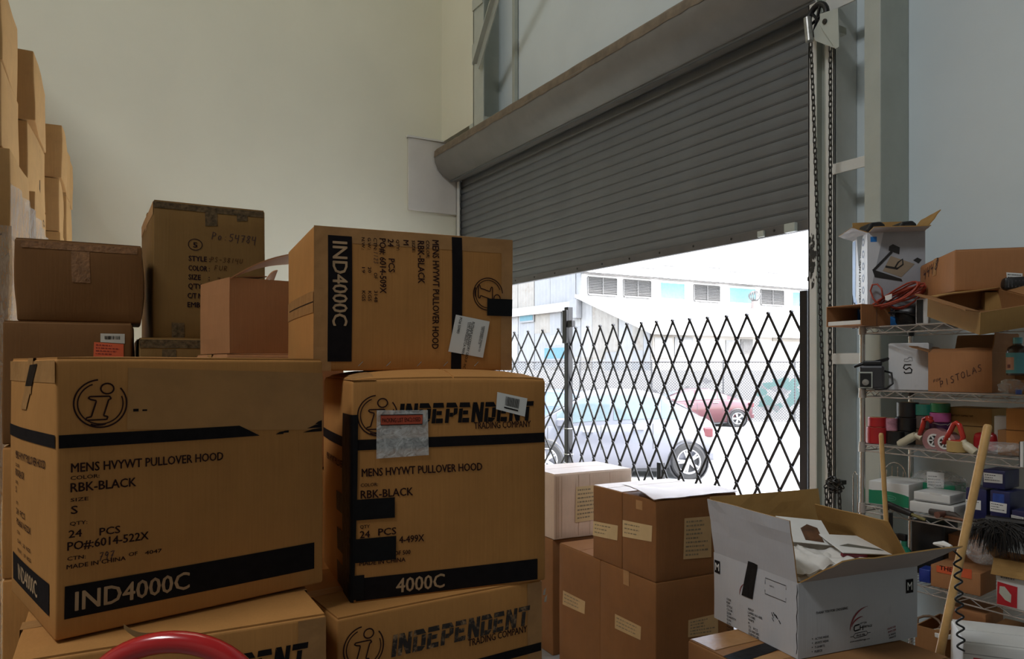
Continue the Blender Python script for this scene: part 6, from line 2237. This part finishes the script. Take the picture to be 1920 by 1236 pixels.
t = thing('blue_bottle_cap', 'small blue cap lying in front of the clear bag', 'cap', (XY(1911, 3.262), 3.258, Z2))
m = MB()
m.lathe([(.0001, 0), (.011, 0), (.011, .014), (.010, .018), (.0001, .018)], 16)
m.build('cap_shell', mat('blue_cap', (.03, .07, .30), .35), t, smooth=True)

# ---- third shelf: tape rolls and tape guns
Z3 = LEV[2] + .004
REDT = mat('red_tape', (.42, .015, .02), .3, var=.1, coat=.3)
BLKT = mat('black_tape_roll', (.008, .008, .009), .35, coat=.2)
tape_roll('red tape roll at the bottom of the red stack', 1644, 3.32, Z3, .047, .078, REDT)
tape_roll('red tape roll on top of the red stack', 1645, 3.32, Z3 + .080, .042, .045, REDT, core=.030)
tape_roll('black tape roll at the bottom behind the striped roll', 1677, 3.37, Z3, .050, .060, BLKT)
tape_roll('pink and white striped roll standing on a black roll', 1668, 3.36, Z3 + .062, .036, .060, mat('pink_striped_film', (.46, .22, .28), .3, var=.45, scale=40, coat=.3), core=.02)
tape_roll('black tape roll at the bottom of tall black stack', 1700, 3.42, Z3, .052, .062, BLKT)
tape_roll('black tape roll in the middle of tall black stack', 1701, 3.42, Z3 + .064, .052, .062, BLKT)
tape_roll('black tape roll on top of the tall black stack', 1702, 3.42, Z3 + .128, .048, .070, BLKT)
tape_roll('brown tape roll under the teal green roll', 1733, 3.46, Z3, .052, .075, mat('brown_tape_roll', (.13, .08, .05), .35))
tape_roll('clear tape roll directly below the teal green roll', 1733, 3.46, Z3 + .077, .051, .060, mat('grey_brown_roll', (.11, .085, .075), .3))
tape_roll('teal green tape roll on the middle stack', 1732, 3.46, Z3 + .139, .053, .052, mat('teal_tape', (.02, .17, .12), .25, coat=.4))
tape_roll('purple tape roll under the pink roll', 1763, 3.43, Z3 + .052, .045, .060, mat('purple_tape', (.06, .015, .07), .35))
tape_roll('dark tape roll at the bottom under the purple roll', 1763, 3.43, Z3, .044, .050, BLKT)
tape_roll('pink tape roll between green and purple rolls', 1763, 3.43, Z3 + .114, .0435, .042, mat('pink_tape', (.46, .10, .28), .35))
tape_roll('green tape roll on top of the pink roll', 1763, 3.43, Z3 + .158, .041, .042, mat('green_tape', (.01, .15, .05), .3, coat=.3))
CREAM = mat('cream_plastic', (.60, .55, .40), .4, var=.06)
TRED = mat('gun_red', (.46, .025, .015), .25, var=.1, coat=.5)
CLR = mat('pinkish_clear_tape', (.34, .17, .18), .2, var=.2, coat=.5)
def gun(label, c, handle, framep, frame2, roll, rr, blade, seed):
    o0 = ONY(*roll, c)
    org = Vector((o0.x, c, Z3))
    t = thing('tape_gun', label, 'tape dispenser', org)
    m = MB()
    pts = [ONY(*p, c) - org for p in handle]
    m.tube([pts[0] + (pts[1] - pts[0]) * f_ for f_ in (0, .04, .2, .45, .7, 1)], [.011, .0165, .019, .018, .020, .016], 12)
    if len(pts) > 2:
        m.tube(pts[1:], [.014, .012, .009][:len(pts) - 1], 10)
    m.build('handle', CREAM, t, smooth=True)
    m = MB()
    m.tube([ONY(*p, c) - org for p in framep], .011, 10)
    m.build('frame_arm', TRED, t, smooth='all')
    if frame2:
        m = MB()
        m.tube([ONY(*p, c) - org for p in frame2], .011, 10)
        m.build('guard_loop', TRED, t, smooth='all')
    m = MB(frame(o0 - org + Vector((0, .022, 0)), (1, 0, 0), (0, 0, 1)))
    m.lathe([(.030, -.024), (rr, -.024), (rr, .024), (.030, .024)], 28)
    m.build('tape_roll', CLR, t, smooth=True)
    m = MB(frame(o0 - org + Vector((0, .022, 0)), (1, 0, 0), (0, 0, 1)))
    m.lathe([(.022, .027), (.030, .027), (.030, -.027), (.022, -.027)], 24)
    for k in range(3):
        a = k * 1.05
        m.box(-.029, .029, -.003, .003, .02, .026, 0, frame(o0 - org + Vector((0, .022, 0)), (math.cos(a), 0, math.sin(a)), (-math.sin(a), 0, math.cos(a))))
    m.build('hub_wheel', WHITEP, t, smooth=True)
    m = MB()
    m.tube([ONY(*p, c) - org for p in blade], .002, 5)
    m.build('cutter_blade', CHROME, t)
    return t
gun('red tape dispenser with cream handle pointing left on third shelf', 3.34, [(1685, 834), (1717, 816), (1728, 822)], [(1724, 816), (1730, 800), (1733, 786), (1742, 786), (1748, 792)], [(1733, 788), (1740, 783), (1747, 786)], (1752, 826), .055, [(1749, 793), (1763, 797), (1776, 796)], 1)
gun('red tape dispenser with triangular guard loop right of the other dispenser', 3.27, [(1830, 850), (1810, 834), (1806, 826)], [(1770, 832), (1780, 812), (1788, 796), (1793, 793), (1799, 797), (1806, 820), (1802, 829), (1782, 829)], None, (1772, 830), .048, [(1776, 798), (1784, 793)], 2)
tape_roll('tan masking tape roll lying at the front edge of third shelf', 1796, 3.285, Z3, .043, .048, mat('masking_tape', (.42, .28, .10), .6))
b = wbox('tape_carton', 'tan carton with printed line behind the tape dispensers', 1776, 1860, 763, Z3, 3.46, -57, .15, KRAFT_Y, cat='carton', seed=220)
u, v, F = b.uv('front', 1782, 780)
b.decal('printed_line', 'front', [xf2d(text2d('HEAVY DUTY SHIPPING TAPE', .008, .10, .01), lambda a_, b_: (u + a_, v + b_))], INK)
b.decal('lid_line', 'front', [bar2d(.0, b.h * .55, b.w, b.h * .55 + .002, 4, 1)], INKB)
bag('clear_bag', 'clear plastic bag lying at the right front of third shelf', 1826, 1914, 828, Z3, 3.27, .12, 9)
b = wbox('orange_carton', 'orange brown carton wrapped in film at right end of third shelf', 1886, 1935, 766, Z3 + .05, 3.33, -54, .14, cardboard('orange_kraft', (.40, .17, .045)), cat='carton', seed=221)
b.decal('fold_line', 'front', [bar2d(.0, b.h * .38, b.w, b.h * .38 + .002, 3, 1)], INKB)
wbox('grey_base_carton', 'grey brown carton under the orange brown carton', 1870, 1935, 806, Z3, 3.33, -54, .14, KRAFT_D, cat='carton', seed=222)
b = wbox('white_card_box', 'small white box left of the orange brown carton', 1864, 1888, 780, Z3, 3.42, -50, .05, WHITEP, cat='box', seed=223)
wbox('red_pouch', 'red pouch lying behind the broom handle on third shelf', 1826, 1868, 812, Z3, 3.40, -52, .07, REDT, cat='pouch', bulge=(.008, .008, .006), wob=.008, rnd=.012, seed=224, n=5)
t = thing('white_corner_strip', 'white plastic strip standing at the right end of third shelf', 'strip', (XY(1915, 3.24), 3.24, Z3 - .03))
MB().box(-.006, .008, -.004, .004, 0, .10).box(-.006, -.003, -.004, .03, 0, .10).build('angle_strip', WHITEP, t)

# ---- fourth shelf
Z4s = LEV[3] + .004
GRN = mat('green_carton_print', (.015, .22, .11), .4, var=.08)
b = wbox('green_white_box', 'white box with big green rounded print on fourth shelf', 1629, 1704, 901, Z4s, 3.29, -50, .24, WHITEP, seed=230, bulge=(0, 0, 0), wob=0)
pts = [(.0, .004), (b.w, .004), (b.w, b.h * .50)] + [(b.w * (1 - i / 10), b.h * (.50 + .14 * math.sin(math.pi * (i / 10) * .75 + .15))) for i in range(1, 10)] + [(0, b.h * .62)]
b.decal('green_print', 'front', [poly2d(pts)], GRN, .0008)
b.decal('brand_oval', 'front', [stroke2d(arc(b.w * .55, b.h * .36, .026, .011, 0, 360, 18)[:-1], .0015, True), xf2d(text2d('clean', .010, .03, .01), lambda a_, b_: (b.w * .55 - .015 + a_, b.h * .36 - .004 + b_))], mat('pale_green_print', (.2, .5, .38), .5), .0014)
b = wbox('flat_white_box', 'lower flat white box of the pair on fourth shelf', 1706, 1789, 939, Z4s, 3.285, -53, .20, WHITEP, seed=231)
b2 = wbox('flat_white_box', 'upper flat white box of the pair on fourth shelf', 1713, 1781, 921, Z4s + b.h + .003, 3.30, -53, .17, WHITEP, seed=232)
b2.decal('shadow_gap', 'front', [bar2d(.0, .001, b2.w, .007, 4, 1)], mat('grey_edge', (.3, .3, .3), .7), .0008)  # grey line paints the shadow between the two flat boxes
b2.decal('lid_tab', 'front', [bar2d(.07, b2.h - .003, .12, b2.h + .004, 2, 1)], WHITEP)
b = wbox('green_file_box', 'green open box with paper label behind flat white boxes', 1690, 1790, 900, Z4s, 3.46, -50, .14, GRN, seed=233, open_top=True)
b.sticker('paper_label', 'front', [(1738, 884), (1771, 887), (1770, 916), (1739, 914)], PAPER, lines_in(b, 'front', [(1738, 888), (1771, 890), (1770, 916), (1739, 914)], 4, 4), mat('grey_ink', (.25, .25, .25), .7), 'white paper label')
bag('grey_bag', 'dark grey plastic bag heaped inside the green box', 1700, 1795, 880, Z4s + .06, 3.48, .12, 21)
NAVY = mat('navy_carton', (.015, .018, .085), .4, var=.3, scale=6, coat=.15)
def navy(label, px0, px1, ptop, z0, c, lab, seed):
    b = wbox('navy_box', label, px0, px1, ptop, z0, c, -55, .14, NAVY, seed=seed)
    b.sticker('product_label', 'front', lab, PAPER, lines_in(b, 'front', lab, 3, seed) + [], INK, 'white product label')
    return b
n1 = navy('navy blue box left of its twin behind the broom handle', 1811, 1850, 914, Z4s, 3.34, [(1811, 936), (1840, 939), (1840, 957), (1811, 953)], 240)
n2 = navy('navy blue box with bright blue patch at right of the pair', 1857, 1894, 919, Z4s, 3.31, [(1857, 940), (1889, 945), (1888, 963), (1857, 958)], 241)
n2.decal('blue_patch', 'front', [bar2d(.01, n2.h * .62, n2.w - .02, n2.h * .92, 3, 2)], mat('bright_blue_patch', (.02, .06, .28), .4, var=.4, scale=30), .0008)
zt_ = max(n1.z0 + n1.h, n2.z0 + n2.h) + .004
navy('navy blue box on top of the two navy boxes', 1842, 1884, 880, zt_, 3.33, [(1844, 886), (1880, 890), (1880, 907), (1845, 904)], 242)
navy('navy blue box at the right edge of fourth shelf', 1897, 1935, 956, Z4s, 3.29, [(1896, 965), (1920, 970), (1920, 982), (1897, 976)], 243)
# hammer and hatchet lying on the front
def long_tool(name, label, cat, pts, rad, m, head, headm, c, z):
    p = [ONY(px, 0, c) for px in pts]
    t = thing(name, label, cat, (p[0].x, c, z))
    mb = MB()
    mb.tube([(q_.x - p[0].x, 0.0, rad[i] + .001) for i, q_ in enumerate(p)], rad, 10)
    mb.build('handle', m, t, smooth='all')
    mb = MB()
    x = head - p[0].x
    mb.tube([(x, -.045, .018), (x, -.01, .018), (x, .05, .018)], [.014, .012, .009], 10)
    mb.build('head', headm, t, smooth=True)
    return t
long_tool('hammer', 'hammer with dark rubber grip lying on fourth shelf front', 'hammer', (1744, 1790, 1800, 1850), [.014, .015, .008, .008], mat('brown_grip', (.055, .04, .032), .6), XY(1850, 3.275), GREASE, 3.275, Z4s)
long_tool('wooden_stick', 'thin reddish wooden stick in front of the hammer', 'stick', (1768, 1800, 1812), [.006, .006, .005], mat('reddish_wood', (.20, .09, .05), .6), XY(1768, 3.256), mat('stick_end', (.15, .06, .04), .6), 3.256, Z4s)
# squeegee / mallet hanging on the shelf edge
p = ONY(1671, 945, 3.22)
t = thing('rubber_mallet', 'black headed mallet with red banded handle hooked on fourth shelf edge', 'mallet', (p.x, 3.215, Z4s - .10))
m = MB()
m.tube([(0, 0, -.04), (0, 0, .09)], .010, 10)
m.build('shaft', BLACKP, t, smooth=True)
m = MB()
m.tube([(0, 0, -.085), (0, 0, -.04)], .0115, 10)
m.build('red_grip', REDT, t, smooth=True)
m = MB()
m.tube([(-.018, 0, .105), (-.012, 0, .125), (.10, .0, .10)], [.012, .017, .013], 12)
m.build('rubber_head', BLACKP, t, smooth=True)
m = MB()
m.tube([(.10, 0, .10), (.16, .005, .085)], .007, 8)
m.build('yellow_tip', mat('olive_tip', (.20, .17, .05), .5), t, smooth=True)
# black fibre brush drooping over the edge
p = ONY(1868, 985, 3.20)
t = thing('black_brush', 'bushy black bristle brush drooping over the fourth shelf edge', 'brush', (p.x, 3.205, Z4s - .08))
m = MB()
rs = random.Random(31)
for k in range(420):
    a = rs.uniform(-1.2, 1.2)
    x0 = rs.uniform(-.05, .06)
    L_ = rs.uniform(.06, .13)
    p0 = Vector((x0, rs.uniform(-.02, .03), .10 + rs.uniform(-.01, .02)))
    p1 = p0 + Vector((math.sin(a) * L_ * .6, rs.uniform(-.02, .01), -math.cos(a) * L_ * .45))
    p2 = p1 + Vector((math.sin(a) * L_ * .2, rs.uniform(-.01, .01), -L_ * .6))
    m.tube([p0, p1, p2], [.0022, .002, .0006], 3, caps=False)
o = m.build('bristles', mat('black_bristle', (.010, .008, .007), .7, var=.3), t, normals=False)
o['kind'] = 'stuff'
m = MB()
m.tube([(-.05, .02, .115), (.10, .04, .118)], .016, 8)
m.build('brush_back', BLACKP, t, smooth=True)

# ---- fifth shelf
Z5 = LEV[4] + .004
GB = mat('green_bottle', (.015, .20, .12), .25, coat=.5)
x = XY(1695, 3.31)
t = thing('green_spray_bottle', 'translucent green bottle at the left of fifth shelf', 'bottle', (x, 3.31, Z5))
m = MB()
m.lathe([(.0001, 0), (.034, 0), (.036, .01), (.036, .10), (.028, .125), (.014, .14), (.014, .165)], 20)
m.build('bottle_body', GB, t, smooth=True)
MB().box(-.03, .012, -.012, .012, .165, .195).box(-.045, -.03, -.008, .008, .176, .192).build('trigger_head', BLACKP, t, bevel=.004)
wbox('black_case', 'black case behind the green bottle on fifth shelf', 1706, 1770, 975, Z5, 3.40, -52, .16, BLACKP, cat='case', bulge=(.005, .005, .004), rnd=.012, n=4, seed=250)
b = wbox('tall_tan_carton', 'upright tan carton behind the orange label carton', 1770, 1840, 1000, Z5, 3.46, -54, .12, KRAFT_R, cat='carton', seed=251)
b = wbox('orange_label_carton', 'tan carton with torn orange label on fifth shelf', 1745, 1838, 1058, Z5, 3.27, -52, .17, KRAFT_R, cat='carton', seed=252)
OR = MATS['orange_label']
b.sticker('orange_label', 'front', [(1756, 1056 + 4), (1822, 1068), (1822, 1086), (1756, 1072)], OR, [b.T('front', 'THE', 1762, 1068, 1786, 8)], INK, 'bright orange label')
wbox('blue_packet', 'bright blue packet beside the orange label carton', 1723, 1744, 1066, Z5, 3.29, -48, .08, mat('blue_packet', (.015, .04, .26), .35, var=.25, coat=.3), cat='packet', seed=253)
bag('grey_bag', 'grey plastic bag on top of the orange label carton', 1800, 1862, 1010, Z5 + .125, 3.30, .12, 33)
b = wbox('white_red_box', 'white box with red picture label and barcode under brown flap', 1868, 1930, 1066, Z5 - .0, 3.24, -52, .16, WHITEP, seed=254)
b.decal('red_picture', 'front', [b.Q('front', [(1870, 1090), (1908, 1101), (1907, 1141), (1869, 1132)], 4, 4)], mat('red_print', (.50, .02, .03), .4), .001)
u, v, F = b.uv('front', 1886, 1116)
b.decal('cup_picture', 'front', [poly2d([(u - .022, v + .032), (u - .004, v + .034), (u + .020, v + .006), (u + .018, v - .026), (u - .002, v - .02), (u - .024, v + .004)])], mat('pale_print', (.52, .53, .45), .5), .0018)
b.decal('barcode', 'front', [barcode2d(*b.uv('front', 1875, 1083)[:2], *b.uv('front', 1902, 1077)[:2], 3, 18)], INK, .001)
b = wbox('flap_carton', 'tan carton with a raised flap on the white and red box', 1862, 1930, 1046, Z5 + b.h + .006, 3.25, -52, .16, KRAFT_Y, cat='carton', seed=255, open_top=True, inner=KRAFT_D)
b.flap('front', .07, 150, m=KRAFT_Y, inner=KRAFT_Y)
b.flap('left', .05, 40, m=KRAFT_Y, inner=KRAFT_D)
# ---- lower shelves
Z6 = LEV[5] + .004
b = wbox('brown_bin_carton', 'open brown carton with cable at left of sixth shelf', 1716, 1772, 1172, Z6, 3.25, -52, .25, KRAFT_D, cat='carton', seed=260, open_top=True)
tape_roll('white paper roll lying in the brown carton on sixth shelf', 1768, 3.30, Z6 + .112, .042, .02, WHITEP)
m = MB()
pp = ONY(1740, 1150, 3.33)
t = thing('brown_cable', 'loose brown cable looped above the carton on sixth shelf', 'cable', (pp.x, 3.33, Z6 + .10))
m.tube([(.05 * math.cos(a) * (1 + .2 * math.sin(3 * a)), .03 * math.sin(a), .03 + .035 * math.sin(a * 1.0)) for a in [i * .45 for i in range(15)]], .006, 7)
m.build('cable_loop', mat('brown_cable', (.16, .10, .06), .6), t, smooth='all')
wbox('tall_brown_carton', 'plain brown carton in the middle of sixth shelf', 1770, 1848, 1135, Z6, 3.34, -52, .2, KRAFT_R, cat='carton', seed=261)
b = wbox('long_brown_carton', 'dark brown carton at the right of sixth shelf', 1850, 1935, 1178, Z6, 3.27, -52, .2, KRAFT_D, cat='carton', seed=262)
# white and red box standing in front on the floor stack
b = Box('white_lidded_box', 'white box with red panel at the bottom right corner', 1806, 2.60, -22, .30, .25, .15, .636, WHITEP, cat='box', seed=263, bulge=(.003, .003, .004), wob=.004, lid=True, tape=None)
b.decal('red_panel', 'front', [bar2d(.03, .0, .29, .102, 6, 3)], MATS['red_print'], .001)
b.decal('lid_line', 'front', [bar2d(.0, .112, b.w, .115, 5, 1)], MATS['grey_edge'], .001)
for k, (z0_, z1_) in enumerate(((0, .312), (.316, .630))):
    Box('plain_carton', ('floor carton carrying the white lidded box', 'middle carton under the white lidded box')[k], 1800, 2.58, -22, .34, .30, z1_ - z0_, z0_, KRAFT_D, seed=264 + k, n=3)

# ---- wire racks / rods leaning between jamb and shelf
x = XY(1603, 3.50)
t = thing('wire_rack', 'bent wire display frame leaning between the column and the shelf', 'wire frame', (x, 3.5, 0))
m = MB()
for dx, h in ((-.01, 1.20), (.03, 1.22)):
    m.tube([(dx, .0, 0), (dx, 0, h - .02), (dx + .012, 0, h), (dx + .026, 0, h - .02), (dx + .026, 0, 0)], .0035, 6)
m.build('wire_loops', CHROME, t, smooth='all')
m = MB()
m.tube([(.018, .02, 0), (.018, .02, 1.02)], .008, 8)
m.build('maroon_rod', mat('maroon_rod', (.12, .01, .03), .5), t, smooth=True)
x = XY(1680, 3.60)
t = thing('wire_basket_frame', 'chrome wire rods standing at the back of fourth shelf', 'wire frame', (x, 3.60, Z4s))
m = MB()
for i in range(4):
    m.tube([(-.05 + i * .03, 0, 0), (-.05 + i * .03, 0, .16 - .02 * abs(i - 1.5))], .003, 6)
m.tube([(.06 * math.cos(a) - .005, 0, .10 + .07 * math.sin(a)) for a in [i * math.pi / 10 for i in range(11)]], .003, 6)
m.build('rods', CHROME, t, smooth=True)

# ---- broom handles
def stick(name, label, p0, F0, p1, F1, r, z_floor=True):
    a, b_ = AT(*p0, F0), AT(*p1, F1)
    d = (b_ - a).normalized()
    if z_floor and d.z < 0:
        b_ = a + d * (a.z / -d.z)
    t = thing(name, label, 'broom', (b_.x, b_.y, b_.z))
    m = MB()
    L_ = (b_ - a).length
    pts = [a + d * s for s in (0, .004, .012, L_ * .5, L_ - .12)]
    m.tube([p - b_ for p in pts], [r * .55, r * .85, r, r, r], 12)
    m.build('wooden_handle', WOOD, t, smooth=True)
    m = MB()
    side = Vector((CR, SR, 0))
    q0 = b_ + Vector((0, 0, .13))
    m.add([q0 - b_ + side * (s1 * .05) + Vector((0, 0, .04)) + Vector((-SR, CR, 0)) * (s2 * .02) for s1 in (-1, 1) for s2 in (-1, 1)] + [side * (s1 * .06) + Vector((-SR, CR, 0)) * (s2 * .03) + Vector((0, 0, .002)) for s1 in (-1, 1) for s2 in (-1, 1)],
          [(0, 1, 3, 2), (4, 6, 7, 5), (0, 4, 5, 1), (2, 3, 7, 6), (0, 2, 6, 4), (1, 5, 7, 3)])
    m.build('broom_bristles', mat('straw_bristle', (.35, .24, .09), .8, var=.2, scale=30), t)
    return t
stick('broom', 'thick wooden broom handle leaning across the shelf at right', (1853, 796), 2.86, (1776, 1160), 2.86, .0155)
stick('broom', 'thin wooden broom handle leaning near the left shelf post', (1652, 812), 3.42, (1662, 985), 3.40, .0105)

# ---- coiled black cable hanging from the carton flap, with a white tie
tip = AT(1798, 1038, 2.42)
t = thing('coiled_cable', 'black spiral cable hanging from the tip of the white carton flap', 'cable', tip)
m = MB()
pts = [Vector((-.065, .02, .012)), Vector((-.045, .0, .004)), Vector((-.015, -.008, .010)), Vector((.004, -.01, -.004))]
n = 120
for i in range(n):
    s = i / n
    a = s * 2 * math.pi * 8.0
    r = .012
    pts.append(Vector((.002 + .012 * s + r * math.cos(a) * CR, r * math.cos(a) * SR - .012 + r * .6 * math.sin(a) * .5, -.012 - .30 * s)))
m.tube(pts, .0034, 6)
m.build('spiral_cord', BLACKP, t, smooth='all')
m = MB()
m.tube([(-.10, .03, .008), (-.06, .02, .014), (-.03, .01, .014)], [.004, .012, .006], 8)
m.build('white_tie', PAPER, t, smooth=True)
